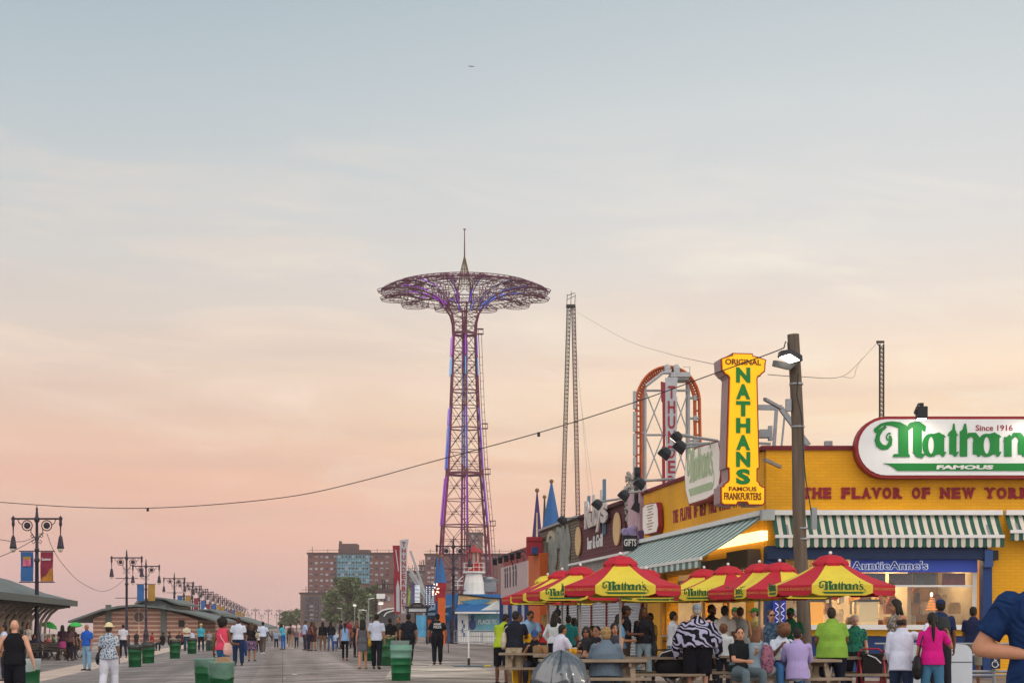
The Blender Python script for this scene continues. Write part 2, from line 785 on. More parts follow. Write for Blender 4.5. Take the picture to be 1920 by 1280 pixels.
def plank_mat():
    m = brick_mat('weathered_planks', '877b76', '998c86', '5a5250', 3.2, 0.145, 0.012, 'XY', 0.8, 0.4, 0.22, 0.0, 0.5)
    nt = m.node_tree
    N, L = nt.nodes, nt.links
    b = N['Principled BSDF']
    src = b.inputs['Base Color'].links[0].from_socket
    tc = N.new('ShaderNodeTexCoord')
    x = src
    # worn courses running across the walk, and long darker lanes where people walk
    for sc, lo, hi in (((0.10, 0.42, 1), 0.9, 1.1), ((0.12, 2.6, 1), 0.68, 1.30), ((0.05, 7.0, 1), 0.82, 1.18), ((0.55, 0.012, 1), 0.80, 1.18), ((2.0, 7.0, 1), 0.88, 1.12)):
        mp = N.new('ShaderNodeMapping')
        mp.inputs['Scale'].default_value = sc
        L.new(tc.outputs['Object'], mp.inputs[0])
        n = N.new('ShaderNodeTexNoise')
        n.inputs['Scale'].default_value = 1.0
        n.inputs['Detail'].default_value = 5
        L.new(mp.outputs[0], n.inputs['Vector'])
        r = N.new('ShaderNodeMapRange')
        r.inputs[1].default_value = 0.3
        r.inputs[2].default_value = 0.7
        r.inputs[3].default_value = lo
        r.inputs[4].default_value = hi
        L.new(n.outputs[0], r.inputs[0])
        v = N.new('ShaderNodeVectorMath')
        v.operation = 'SCALE'
        L.new(x, v.inputs[0])
        L.new(r.outputs[0], v.inputs['Scale'])
        x = v.outputs[0]
    L.new(x, b.inputs['Base Color'])
    return m


def strip(name, u0, u1, v0, v1, lift, m, nv=1):
    """sheet between two lines along the walk; local x across, y along"""
    us = sorted({u0, u1} | {u for u in (-9.0, 2.0) if u0 < u < u1})
    vs = [v0 + (v1 - v0) * i / nv for i in range(nv + 1)]
    b = MB()
    pts = []
    for v in vs:
        for u in us:
            pts.append(V((u, v, -0.033 * min(max(2.0 - u / 1.0102, 0), 11.0) + lift)))
    n = len(us)
    b.add(pts, [(i * n + j, i * n + j + 1, (i + 1) * n + j + 1, (i + 1) * n + j) for i in range(nv) for j in range(n - 1)])
    o = b.build(name, m)
    o.rotation_euler = (0, 0, AW)
    return tag(o, kind='structure')


g = MB()
g.quad((-2000, -150, -2.2), (1800, -150, -2.2), (1800, 1240, -2.2), (-2000, 1240, -2.2))
tag(g.build('ground', mat('sand', '8d8172', 0.9, 0, 0.15, 0.05)), kind='structure')
g = MB()
g.quad((-1990, 300, -1.9), (-120, 300, -1.9), (-260, 1235, -1.9), (-1990, 1235, -1.9))
tag(g.build('sea', mat('sea_water', '6f7f88', 0.15, 0, 0.1, 0.01, 0.3, 0.4)), kind='structure')
strip('boardwalk', -30, 30, -30, 1100, 0.0, plank_mat(), 1)
strip('pavement', 12.9, 90, 200, 1100, 0.012, mat('street_asphalt', '55544f', 0.9, 0, 0.15, 0.3), 1)
strip('path', -8.9, -7.2, -30, 500, 0.006, mat('concrete_lane', 'c4b0a2', 0.85, 0, 0.2, 0.7, 0.2, 20), 1)
lm = plank_mat().copy()
lm.name = 'worn_planks'
for nd in lm.node_tree.nodes:
    if nd.type == 'TEX_BRICK':
        nd.inputs['Color1'].default_value = (*lin(hx('7d7573')), 1)
        nd.inputs['Color2'].default_value = (*lin(hx('8b8380')), 1)
strip('path', -7.2, -0.8, -30, 500, 0.004, lm, 1)
strip('path', -14, -8.9, -30, 300, 0.004, lm, 1)
# diagonal boarding in front of the food counters
dm = plank_mat().copy()
dm.name = 'diagonal_planks'
for nd in dm.node_tree.nodes:
    if nd.type == 'TEX_BRICK':
        nd.inputs['Color1'].default_value = (*lin(hx('a89d92')), 1)
        nd.inputs['Color2'].default_value = (*lin(hx('b5aa9e')), 1)
g = MB()
Rm = Matrix.Rotation(-(AW - math.radians(38)), 4, 'Z')
pts = [GP(705, 1300), GP(742, 1238), GP(900, 1251), GP(1010, 1300)]
g.ext([Rm @ V((p.x, p.y, 0.0045)) for p in pts], (0, 0, 0.0005))
o = g.build('path', dm)
o.rotation_euler = (0, 0, AW - math.radians(38))
tag(o, kind='structure')


# ------------------------------------------------------------------ far apartment blocks
M_BRICKFAR = brick_mat('brown_brick', '6d4a48', '785250', '574042', 1.4, 0.55, 0.03, 'XZ', 0.85, 0.0, 0.12, 0.5, 0.02)
M_BRICKFAR2 = brick_mat('grey_brick', '6a5a58', '74625e', '564c4c', 1.4, 0.55, 0.03, 'XZ', 0.85, 0.0, 0.12, 0.5, 0.02)
M_WINFAR = mat('window_blind', '9a9aa2', 0.4, 0, 0.3, 0.4)
M_WINDARK = mat('dark_pane', '3a3c48', 0.25, 0, 0.3, 0.4)


def block(name, label, Y, x0, x1, ytop, m, cols, rows, ybot=1172, depth=18, wy=(1050, 1150), skip=None, ww=5.0, wh=4.0, extras=None, seed=1):
    rnd = random.Random(seed)
    a, b_ = P(x0, ybot, Y), P(x1, ytop, Y)
    t = thing(name, label, 'building', (a.x, Y, -1.5))
    W, H = b_.x - a.x, b_.z + 1.5
    g = MB()
    g.box((W / 2, depth / 2, H / 2), (W, depth, H))
    w = g.build('wall', m, t)
    g = MB()
    g.box((W / 2, depth / 2, H + 0.3), (W + 0.8, depth + 0.8, 0.6))
    r = g.build('roof', mat('roof_edge', '4a3c3e', 0.8), t)
    g = MB()
    for k in range(7):
        x = W * (k + 0.5) / 7 + rnd.uniform(-1, 1)
        g.bar((x, 1, H + 0.6), (x, 1, H + 1.6 + rnd.random() * 1.4), 0.18)
    g.bar((0.2, 0.3, H + 1.5), (W - 0.2, 0.3, H + 1.5), 0.12)
    g.build('railing', M_IRON, t)
    px = Y / F
    i = 0
    for c in cols:
        for q in range(rows):
            yy = wy[0] + (wy[1] - wy[0]) * q / max(rows - 1, 1)
            x = (c - x0) * px
            z = EYE + (HZ - yy) / F * Y + 1.5
            if skip and skip(c, yy):
                continue
            g = MB()
            g.box((0, 0, 0), (ww * px, 0.3, wh * px))
            if rnd.random() < 0.55:
                g.cur = 1
                g.box((0, -0.05, -wh * px * 0.22), (ww * px * 0.8, 0.3, wh * px * 0.5))
            g.build('window', [M_WINFAR if rnd.random() < 0.7 else M_WINDARK, M_WINDARK], t, loc=(x, -0.05, z))
            i += 1
    return t, px, W, H


t, px, W, H = block('apartment_block', 'tall red brick apartment block with a blue glass centre', 620, 577, 738, 1038, M_BRICKFAR,
                    [583, 593, 603, 613, 622, 628, 696, 706, 716, 726], 10, wy=(1044, 1142))
g = MB()
cw0, cw1 = (632 - 577) * px, (693 - 577) * px
z1 = H - 0.3
z0 = EYE + (HZ - 1093) / F * 620 + 1.5
g.box(((cw0 + cw1) / 2, -0.3, (z0 + z1) / 2), (cw1 - cw0, 0.6, z1 - z0))
gw = g.build('glass_wall', brick_mat('blue_panels', '4f8297', '6fa3b4', '2c4150', 0.9, 1.25, 0.09, 'XZ', 0.3, 0.0, 0.3, 0.0, 0.5), t)
for k in range(9):
    for q in range(5):
        g = MB()
        g.box((0, 0, 0), (0.75, 0.12, 0.8))
        g.build('window', M_WINDARK if (k * 3 + q) % 4 else M_WINFAR, t, loc=(cw0 + 0.9 + k * (cw1 - cw0 - 1.8) / 8, -0.66, z0 + 1.2 + q * (z1 - z0 - 2) / 4))
g = MB()
g.box(((651 - 577) * px, 7, H + 2.05), (34 * px, 10, 4.1))
g.box(((636 - 577) * px, 5, H + 2.6), (3 * px, 5, 5.2))
g.box(((679.5 - 577) * px, 7, H + 0.9), (23 * px, 10, 1.7))
g.build('penthouse', mat('roof_brick', '5c4a4c', 0.85), t)

t, px, W, H = block('low_apartment_block', 'lower tan apartment block with stacked balconies', 560, 563, 760, 1113, M_BRICKFAR2,
                    [584, 606, 628, 650, 672], 6, wy=(1120, 1160), ww=7, wh=4)
g = MB()
for c in (576, 594, 616):
    for q in range(6):
        g.box(((c - 563) * px, -0.6, EYE + (HZ - 1121 - q * 8) / F * 560 + 1.5), (7 * px, 1.2, 1.0))
g.build('balcony', mat('balcony_panel', '474c58', 0.7, 0, 0.3, 0.5), t)
block('brick_tower_block', 'brick apartment block rising behind the lighthouse', 600, 797, 968, 1040, M_BRICKFAR,
      [804, 811, 848, 856, 864, 906, 914], 9, wy=(1046, 1118), seed=3)
block('grey_tower', 'narrow grey tower standing over the brick block', 700, 873, 904, 1000, M_BRICKFAR2, [878, 886, 894], 6, wy=(1004, 1036), ww=3, seed=4)
block('stepped_block', 'small grey stepped block beside the white coaster ramp', 640, 762, 800, 1072, M_BRICKFAR2, [770, 780, 790], 5, wy=(1078, 1120), ww=4, seed=5)
block('stepped_block', 'topmost grey block behind the small stepped block', 660, 786, 800, 1061, M_BRICKFAR2, [793], 2, wy=(1065, 1069), ww=4, seed=6)
block('shed_building', 'low pale pink shed beside the red ride board', 300, 708, 742, 1110, mat('pink_render', '8f7470', 0.85), [715, 722, 729], 1, wy=(1122, 1122), ww=4, wh=8, depth=10, seed=7)


# ------------------------------------------------------------------ trees
M_LEAF = [mat('leaf_dark', '4d5c40', 0.7, 0, 0.2, 2.0), mat('leaf_mid', '62744c', 0.7, 0, 0.2, 2.0), mat('leaf_light', '7a8a5c', 0.7, 0, 0.2, 2.0)]
M_BARK = mat('bark', '4a3f38', 0.9, 0, 0.2, 4)


def tree(label, px_, ytop, Y, wpx, seed, leaf=0.32, n=2600):
    rnd = random.Random(seed)
    base = P(px_, HZ, Y)
    base.z = -0.3
    h = EYE + (HZ - ytop) / F * Y + 0.3
    w = wpx / F * Y / 2
    t = thing('leafy_tree', label, 'tree', base, group='trees in front of the apartment blocks')
    g = MB()
    g.tube([(0, 0, 0), (0.1, 0, h * 0.3), (-0.1, 0.1, h * 0.6), (0, 0, h * 0.85)], [h * 0.03, h * 0.024, h * 0.016, h * 0.005], 8)
    for k in range(7):
        a = rnd.uniform(0, 6.28)
        z = h * rnd.uniform(0.25, 0.55)
        g.tube([(0, 0, z), (math.cos(a) * w * 0.35, math.sin(a) * w * 0.35, z + h * 0.15), (math.cos(a) * w * 0.7, math.sin(a) * w * 0.7, z + h * 0.25)], [h * 0.012, h * 0.008, h * 0.003], 5)
    g.build('trunk', M_BARK, t)
    g = MB()
    cl = []
    for k in range(26):
        a = rnd.uniform(0, 6.28)
        r = math.sqrt(rnd.random()) * w * 0.82
        zz = rnd.uniform(0.28, 0.93)
        sq = math.sqrt(max(0.05, 1 - ((zz - 0.5) / 0.5) ** 2))
        cl.append((math.cos(a) * r * sq, math.sin(a) * r * sq, h * zz, w * rnd.uniform(0.16, 0.32)))
    for k in range(n):
        c = rnd.choice(cl)
        d = V((rnd.gauss(0, 1), rnd.gauss(0, 1), rnd.gauss(0, 1))).normalized() * c[3] * rnd.uniform(0.5, 1.1)
        p = V(c[:3]) + d
        p.z = min(p.z, h)
        s = leaf * rnd.uniform(0.6, 1.5)
        u = V((rnd.gauss(0, 1), rnd.gauss(0, 1), rnd.gauss(0, 0.6))).normalized() * s
        q = V((rnd.gauss(0, 1), rnd.gauss(0, 1), rnd.gauss(0, 0.6))).normalized() * s
        g.cur = rnd.choice((0, 0, 1, 1, 2))
        g.quad(p - u, p - q, p + u, p + q)
    g.build('crown', M_LEAF, t)


tree('broad green tree in front of the blue glass apartment block', 652, 1084, 430, 104, 11, 0.5, 6400)
tree('small green tree hiding the foot of the low balcony block', 628, 1104, 420, 48, 12, 0.42, 2600)
tree('green tree against the right wing of the tall apartment block', 700, 1092, 440, 44, 13, 0.42, 2200)
for i, (x, yt, w) in enumerate(((533, 1142, 26), (556, 1140, 30), (545, 1146, 24))):
    tree(('bushy tree under the far lanterns, lowest of three', 'bushy tree touching the edge of the balcony block', 'middle bushy tree under the far lanterns')[i], x, yt, 620, w, 20 + i, 0.5, 900)


# ------------------------------------------------------------------ beach pavilions
M_ROOFGREY = mat('standing_seam_roof', '5d6766', 0.55, 0.2, 0.12, 0.5, 0.2, 3)
M_STRIPE = brick_mat('striped_block', '8a6458', '93695c', 'b59c8a', 40.0, 0.46, 0.09, 'XZ', 0.85, 0.2, 0.12, 0.0, 0.3)
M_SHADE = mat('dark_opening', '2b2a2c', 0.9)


def walk(u, v, z=0.0):
    """a point by distance across (u) and along (v) the walk"""
    return V((u * math.cos(AW) - v * math.sin(AW), u * math.sin(AW) + v * math.cos(AW), z))


# near pavilion, its eaves running along the walk
t = thing('beach_pavilion', 'open beach pavilion with curved brackets under a grey metal roof', 'pavilion', (0, 0, 0), AW)
tip = P(139, 1130, 97)
ut, vt = tip.x * math.cos(AW) + tip.y * math.sin(AW), -tip.x * math.sin(AW) + tip.y * math.cos(AW)
ze = tip.z
g = MB()
prof = [(0.0, 0.0), (-1.6, 0.42), (-3.4, 1.15), (-5.6, 1.75), (-8.0, 2.0), (-10.4, 1.75), (-12.6, 1.15), (-15, 0.3)]
nose = [(0, 0.0), (-1.3, 0.42), (-2.9, 1.0), (-4.3, 1.45), (-5.2, 1.7)]
ev = vt
for i in range(len(prof) - 1):
    a, b_ = prof[i], prof[i + 1]
    ea, eb = ev + [0, -0.7, -2.2, -4.2, -6, -4.2, -2.2, 0][i], ev + [0, -0.7, -2.2, -4.2, -6, -4.2, -2.2, 0][i + 1]
    g.ext([(ut + a[0], -20, ze + a[1]), (ut + b_[0], -20, ze + b_[1]), (ut + b_[0], eb, ze + b_[1]), (ut + a[0], ea, ze + a[1])], (0, 0, 0.16))
    if i < 4:
        k = 7 - i
        m2 = prof[k]
g.ext([(ut, ev, ze), (ut - 1.6, ev - 0.7, ze + 0.42), (ut - 3.4, ev - 2.2, ze + 1.15), (ut - 5.6, ev - 4.2, ze + 1.75), (ut - 8, ev - 6, ze + 2.0), (ut - 10.4, ev - 4.2, ze + 1.75), (ut - 12.6, ev - 2.2, ze + 1.15), (ut - 15, ev, ze + 0.3)], (0, 0.1, 0.1))
g.build('roof', M_ROOFGREY, t)
g = MB()
g.box((ut + 0.03, ev - 20, ze - 0.02), (0.12, 42, 0.34))
g.box((ut - 7.5, ev + 0.1, ze - 0.02), (15, 0.12, 0.34))
g.build('fascia', mat('grey_fascia', '565c58', 0.7), t)
for k in range(11):
    v = ev - 1.2 - k * 1.9
    g = MB()
    pts = [(ut - 0.35, v, ze - 0.25), (ut - 0.8, v, ze - 0.32), (ut - 1.2, v, ze - 0.65), (ut - 1.5, v, ze - 1.1), (ut - 1.55, v, ze - 1.7), (ut - 1.55, v, -0.36)]
    for a, b_ in zip(pts, pts[1:]):
        g.bar(a, b_, 0.13, 0.16)
    g.build('bracket', mat('pale_bracket', '9d968c', 0.7), t)
for k, (v, w) in enumerate(((ev - 2.5, 1.1), (ev - 7.0, 0.7), (ev - 12, 1.0), (ev - 18, 1.0))):
    g = MB()
    g.box((ut - 2.8, v, (ze - 0.6) / 2), (1.2, w + 0.6, ze + 0.5))
    g.build('pier', brick_mat('striped_pier', '96675a', '9c6f60', 'c9b49c', 40.0, 0.42, 0.09, 'YZ', 0.85, 0.2, 0.12, 0.0, 0.3), t)
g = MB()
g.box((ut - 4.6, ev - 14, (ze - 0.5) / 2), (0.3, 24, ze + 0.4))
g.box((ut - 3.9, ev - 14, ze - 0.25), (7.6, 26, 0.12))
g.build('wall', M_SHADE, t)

# second pavilion, arched gable towards us
Yp = 170.0
s2 = F / Yp


def ppx(x, y):
    return ((x - 257) / s2, (HZ - y) / s2 + EYE)


def pavilion(label, Y, cx, pts, mon, depth, vent=True, sc=1.0):
    s_ = F / Y
    q = [((x - cx) / s_, EYE + (HZ - y) / s_) for x, y in pts]
    o = P(cx, HZ, Y)
    t = thing('beach_pavilion', label, 'pavilion', (o.x, Y, 0), AW * 0.6)
    g = MB()
    for a, b_ in zip(q, q[1:]):
        g.ext([(a[0], 0, a[1]), (b_[0], 0, b_[1]), (b_[0], 0, b_[1] - 0.22), (a[0], 0, a[1] - 0.22)], (0, depth, 0))
    g.build('roof', M_ROOFGREY, t)
    n = len(q)
    inner = [(x * 0.86, z - 0.35) for x, z in q[1:-1]]
    g = MB()
    poly = [(inner[0][0], 1.4, -0.4)] + [(x, 1.4, z) for x, z in inner] + [(inner[-1][0], 1.4, -0.4)]
    g.ext(poly, (0, depth - 3, 0))
    g.build('wall', M_STRIPE, t)
    if mon:
        m_ = [((x - cx) / s_, EYE + (HZ - y) / s_) for x, y in mon]
        g = MB()
        for a, b_ in zip(m_, m_[1:]):
            g.ext([(a[0], 1, a[1]), (b_[0], 1, b_[1]), (b_[0], 1, b_[1] - 0.2), (a[0], 1, a[1] - 0.2)], (0, depth - 2, 0))
        zb = min(p[1] for p in m_) - 0.9
        g.ext([(m_[0][0] * 0.8, 2, zb)] + [(x * 0.8, 2, z - 0.25) for x, z in m_] + [(m_[-1][0] * 0.8, 2, zb)], (0, depth - 4, 0))
        g.build('roof_monitor', M_ROOFGREY, t)
    if vent:
        zc = EYE + (HZ - 1156) / s_
        g = MB()
        g.T = Matrix.Translation((0, 1.4, zc)) @ Matrix.Rotation(math.pi / 2, 4, 'X')
        g.lathe([(0.55, 0.0), (0.55, 0.1)], 24)
        v_ = g.build('round_vent', mat('vent_brown', '5c4440', 0.8), t)
        g = MB()
        g.T = Matrix.Translation((0, 1.3, zc)) @ Matrix.Rotation(math.pi / 2, 4, 'X')
        g.tube([(0.58 * math.cos(a), 0.58 * math.sin(a), 0.05) for a in [i * math.pi / 12 for i in range(24)]], 0.06, 5, closed=True)
        g.bar((0, -0.55, 0.06), (0, 0.55, 0.06), 0.05)
        g.build('rim', mat('pale_bracket', '9d968c', 0.7), t)
        g = MB()
        for x in (-3.2, 2.6):
            g.box((x, 1.33, 1.6), (0.6, 0.14, 4.0))
        g.build('pilaster', mat('grey_fascia', '565c58', 0.7), t)
        g = MB()
        g.box((4.5, 1.32, 1.6), (0.6, 0.16, 0.7))
        g.build('window', M_SHADE, t)
    return t


pavilion('arched beach pavilion with a round vent in its striped gable', 170, 257,
         [(130, 1163), (158, 1153), (191, 1141), (222, 1135), (257, 1132), (300, 1136), (344, 1144), (385, 1155), (408, 1163)],
         [(250, 1129), (270, 1121), (290, 1118), (306, 1120), (332, 1130)], 22)
pavilion('farther grey-roofed pavilion behind the lantern row', 215, 400,
         [(330, 1158), (365, 1150), (400, 1149), (440, 1155), (470, 1165), (500, 1175)], [(352, 1149), (372, 1141), (392, 1141), (410, 1149)], 24, vent=False)
# white marquee between the pavilions
t = thing('marquee', 'white peaked marquee beyond the striped pavilion', 'tent', P(385, HZ, 250))
t.location.z = 0
g = MB()
g.lathe([(2.6, 3.0), (2.5, 3.05), (1.1, 3.45), (0.1, 4.1), (0.0, 4.3)], 10)
g.build('canopy', M_WHITE, t)
g = MB()
for a in range(4):
    g.bar((1.8 * math.cos(a * 1.57 + .8), 1.8 * math.sin(a * 1.57 + .8), -0.4), (1.8 * math.cos(a * 1.57 + .8), 1.8 * math.sin(a * 1.57 + .8), 3.05), 0.1)
g.build('pole', M_STEEL, t)


# ------------------------------------------------------------------ the parachute tower
M_TOWER = mat('tower_steel', '622a46', 0.6, 0.1, 0.2, 0.5)
M_TOWERRED = mat('tower_red', '742a46', 0.6, 0.1, 0.2, 0.5)
TS = 9.2
TY = F / TS
tb = P(871, HZ, TY)
tower = thing('parachute_tower', 'tall open steel tower with a wide mushroom canopy lit purple and blue', 'tower', (tb.x, TY, 0), math.radians(8))


def tz(y):
    return EYE + (HZ - y) / TS


def tr(z):
    """radius of the shaft at height z"""
    pts = [(0.0, 6.9), (tz(1100), 6.0), (tz(985), 5.1), (tz(888), 4.05), (tz(760), 3.2), (tz(626), 2.6), (tz(607), 2.7), (tz(590), 3.2), (tz(575), 4.4)]
    for (z0, r0), (z1, r1) in zip(pts, pts[1:]):
        if z <= z1:
            return r0 + (r1 - r0) * (z - z0) / (z1 - z0)
    return pts[-1][1]


NLG = 6


def tp(k, z, r=None):
    a = math.pi * 2 * k / NLG + math.pi / 6
    r = tr(z) if r is None else r
    return V((r * math.cos(a), r * math.sin(a), z))


zs = [0, tz(1140), tz(1090), tz(1040), tz(985), tz(937), tz(888), tz(845), tz(803), tz(762), tz(733), tz(703), tz(680), tz(655), tz(626), tz(607), tz(590), tz(575)]
for k in range(NLG):
    g = MB()
    g.tube([tp(k, z) for z in zs], [0.25] * 8 + [0.2] * 10, 6)
    g.build('leg', M_TOWERRED if k % 2 else M_TOWER, tower)
g = MB()
for i, z in enumerate(zs[1:], 1):
    for k in range(NLG):
        g.tube([tp(k, z), tp(k + 1, z)], 0.085, 4, cap=False)
        a, b_ = zs[i - 1], z
        g.tube([tp(k, a), tp(k + 1, b_)], 0.06, 4, cap=False)
        g.tube([tp(k + 1, a), tp(k, b_)], 0.06, 4, cap=False)
        mid = (a + b_) / 2
        m0 = (tp(k, mid) + tp(k + 1, mid)) / 2
        if i < 14:
            g.tube([(tp(k, mid)), tp(k + 1, mid)], 0.045, 4, cap=False)
            g.ell(m0, 0.2, 6, 4)
g.build('bracing', M_TOWER, tower)
for yl in (888, 626, 985, 803, 733):
    g = MB()
    z = tz(yl)
    th = 0.5 if yl in (888, 626) else 0.25
    for k in range(NLG):
        g.bar(tp(k, z), tp(k + 1, z), 0.25, th)
        if yl == 888:
            g.tube([tp(k, z + 1.2), tp(k + 1, z + 1.2)], 0.06, 4)
            g.tube([tp(k, z + 0.6), tp(k + 1, z + 0.6)], 0.06, 4)
    g.build('gallery', M_TOWER, tower)
# ladder up the side
g = MB()
lx = []
for z in zs[:15]:
    lx.append(V((tr(z) * 0.97 + 0.3, -0.4, z)))
g.tube(lx, 0.07, 4)
g.tube([p + V((0.6, 0, 0)) for p in lx], 0.05, 4)
for z in [i * 1.6 for i in range(2, 36)]:
    p = V((tr(z) * 0.97 + 0.3, -0.4, z))
    g.tube([p, p + V((0.6, 0, 0))], 0.04, 4)
for yl in (985, 888, 803, 626):
    for zz in (0, 1.0):
        g.box((tr(tz(yl)) + 0.6, -0.4, tz(yl) + zz), (1.2, 1.2, 0.12))
    for dx in (0.1, 1.1):
        g.box((tr(tz(yl)) + dx, -1.0, tz(yl) + 0.5), (0.1, 0.1, 1.0))
g.build('ladder', M_TOWER, tower)
# inner cable shaft
g = MB()
for dx, dy in ((0.5, 0), (-0.5, 0), (0, 0.5), (0, -0.5)):
    g.tube([(dx, dy, 0), (dx, dy, tz(575))], 0.06, 4)
for i in range(30):
    z = i * 2.1
    g.box((0, 0, z), (1.1, 1.1, 0.12))
g.build('shaft', M_TOWER, tower)
# canopy
RC = 17.2
zt = tz(545)


def rib(r):
    """height of the canopy's lower chord at radius r"""
    pts = [(4.4, tz(575)), (5.4, tz(563)), (6.8, tz(555)), (8.5, tz(550)), (11.0, tz(546)), (14.0, tz(545.5)), (17.2, tz(551))]
    for (r0, z0), (r1, z1) in zip(pts, pts[1:]):
        if r <= r1 + 1e-6:
            return z0 + (z1 - z0) * (r - r0) / (r1 - r0)
    return pts[-1][1]


def ribt(r):
    pts = [(1.2, tz(541)), (4.4, tz(541)), (9, tz(536.5)), (13, tz(537)), (15.5, tz(541.5)), (17.2, tz(549.5))]
    for (r0, z0), (r1, z1) in zip(pts, pts[1:]):
        if r <= r1 + 1e-6:
            return z0 + (z1 - z0) * (r - r0) / (r1 - r0)
    return pts[-1][1]


rs = [4.4, 5.4, 6.8, 8.5, 10, 11.6, 13.2, 14.6, 16, 17.2]
NR = 12


def cp(a, r, z):
    return V((r * math.cos(a), r * math.sin(a), z))


for k in range(NR):
    a = 2 * math.pi * k / NR + 0.13
    g = MB()
    for da in (-0.05, 0.05):
        g.tube([cp(a + da * min(1, 6 / r), r, rib(r)) for r in rs], 0.09, 5)
    g.tube([cp(a, r, ribt(r)) for r in [1.2] + rs], 0.08, 5)
    for i, r in enumerate(rs):
        g.tube([cp(a, r, rib(r)), cp(a, r, ribt(r))], 0.06, 4)
        if i:
            g.tube([cp(a, rs[i - 1], rib(rs[i - 1])), cp(a, r, ribt(r))], 0.055, 4)
            g.tube([cp(a, rs[i - 1], ribt(rs[i - 1])), cp(a, r, rib(r))], 0.04, 4)
    g.build('rib', M_TOWER, tower)
    # the drop-shaped guide ring at the end of the rib
    g = MB()
    for zz, rr in ((-0.5, 2.7), (-0.1, 2.9)):
        pts = []
        for q in range(20):
            b_ = 2 * math.pi * q / 20
            c = cp(a, RC - 2.1, rib(RC) + zz)
            pts.append(c + V((math.cos(b_), math.sin(b_), 0)) * rr)
        g.tube(pts, 0.075, 4, closed=True)
        for q in range(0, 20, 3):
            g.tube([pts[q], cp(a, RC - 3.5, rib(14) + 0.2)], 0.035, 4)
    g.build('guide_ring', M_TOWER, tower)
g = MB()
for r, w in ((6.8, .06), (8.5, .06), (11.6, .07), (14.6, .08), (17.0, .05)):
    for f_ in (rib, ribt):
        g.tube([cp(2 * math.pi * q / 48, r, f_(r)) for q in range(48)], w, 4, closed=True)
for k in range(72):
    a = 2 * math.pi * k / 72
    for r0, r1 in ((8.5, 11.6), (11.6, 14.6), (14.6, 17.0)):
        g.tube([cp(a, r0, rib(r0)), cp(a + 0.13, r1, ribt(r1))], 0.048, 4, cap=False)
        g.tube([cp(a + 0.13, r0, ribt(r0)), cp(a, r1, rib(r1))], 0.048, 4, cap=False)
    g.tube([cp(a, 17.0, rib(17)), cp(a + 0.065, 15.4, ribt(15.4))], 0.04, 4, cap=False)
g.build('canopy_ring', M_TOWER, tower)
g = MB()
for k in range(6):
    a = 2 * math.pi * k / 6
    for q in (0, 0.5):
        g.tube([cp(a + q, 1.35, tz(541)), cp(a + q, 1.0, tz(517)), cp(a + q, 0.12, tz(482))], 0.06, 4)
for z, r in ((tz(530), 1.2), (tz(517), 1.0), (tz(505), 0.7)):
    g.tube([cp(i * math.pi / 6, r, z) for i in range(12)], 0.06, 4, closed=True)
g.build('spire', mat('spire_bronze', '6b5a3c', 0.6), tower)
g = MB()
g.tube([(0, 0, tz(482)), (0, 0, tz(430))], [0.16, 0.09], 6)
g.box((0, 0, tz(430)), (0.5, 0.3, 0.2))
g.build('flagpole', M_TOWER, tower)
# coloured light strips
ld = {'purple': glow('purple_light', '8a30b8', 0.7), 'violet': glow('violet_light', '5a3cc0', 0.7), 'blue': glow('blue_light', '2f66cc', 0.7), 'cyan': glow('cyan_light', '3c90d0', 0.7)}


def strip_light(pts, r, c):
    g = MB()
    g.tube(pts, r, 4)
    g.build('light_strip', ld[c], tower)


for k in range(NLG):
    for y0, y1, c in ((985, 895, 'purple'), (880, 800, 'blue'), (798, 765, 'violet'), (705, 672, 'cyan'), (668, 632, 'purple')):
        if k in (0, 5) and c in ('blue', 'purple'):
            c = 'violet'
        a = 2 * math.pi * k / NLG + math.pi / 6
        off = V((math.cos(a), math.sin(a), 0)) * 0.22 + V((-0.16, -0.16, 0))
        strip_light([tp(k, tz(y)) + off for y in (y0, (y0 + y1) / 2, y1)], 0.09, c)
for y0, y1, c in ((1000, 900, 'purple'), (870, 770, 'cyan'), (750, 700, 'cyan'), (690, 640, 'violet')):
    for dx in (0.55, -0.5):
        strip_light([(dx, -0.3, tz(y0)), (dx, -0.3, tz(y1))], 0.045, c)
for k in range(NR):
    a = 2 * math.pi * k / NR + 0.13
    x = math.cos(a)
    c = 'purple' if x < -0.3 else ('violet' if x < 0.25 else 'blue')
    strip_light([cp(a, r - 0.1, rib(r) + 0.12) - V((0, 0.15, 0)) for r in (4.4, 5.4, 6.8)], 0.13, c)
    strip_light([cp(a + .05, r, rib(r) + 0.4) for r in (7.5, 9.5, 11.6, 13)], 0.12, c)


# ------------------------------------------------------------------ slingshot masts, far mast
M_MAST = mat('mast_steel', '3c3936', 0.6, 0.2, 0.15)


def mast(par, x0, z0, x1, z1, w, y, m):
    g = MB()
    a0, a1 = V((x0, y, z0)), V((x1, y, z1))
    n = int((z1 - z0) / (w * 1.15))
    off = [V((-w / 2, -w / 2, 0)), V((w / 2, -w / 2, 0)), V((w / 2, w / 2, 0)), V((-w / 2, w / 2, 0))]
    for o in off:
        g.bar(a0 + o, a1 + o, w * 0.2)
    for i in range(n):
        p, q = a0.lerp(a1, i / n), a0.lerp(a1, (i + 1) / n)
        for k in range(4):
            g.bar(p + off[k], q + off[(k + 1) % 4], w * 0.13)
            g.bar(p + off[k], p + off[(k + 1) % 4], w * 0.13)
    return g.build('mast', m, par)


sl = P(1070, HZ, 160)
t = thing('slingshot_ride', 'pair of tall lattice masts leaning together at the top', 'fairground ride', (sl.x, 160, 0))
s_ = F / 160


def sz(y):
    return EYE + (HZ - y) / s_


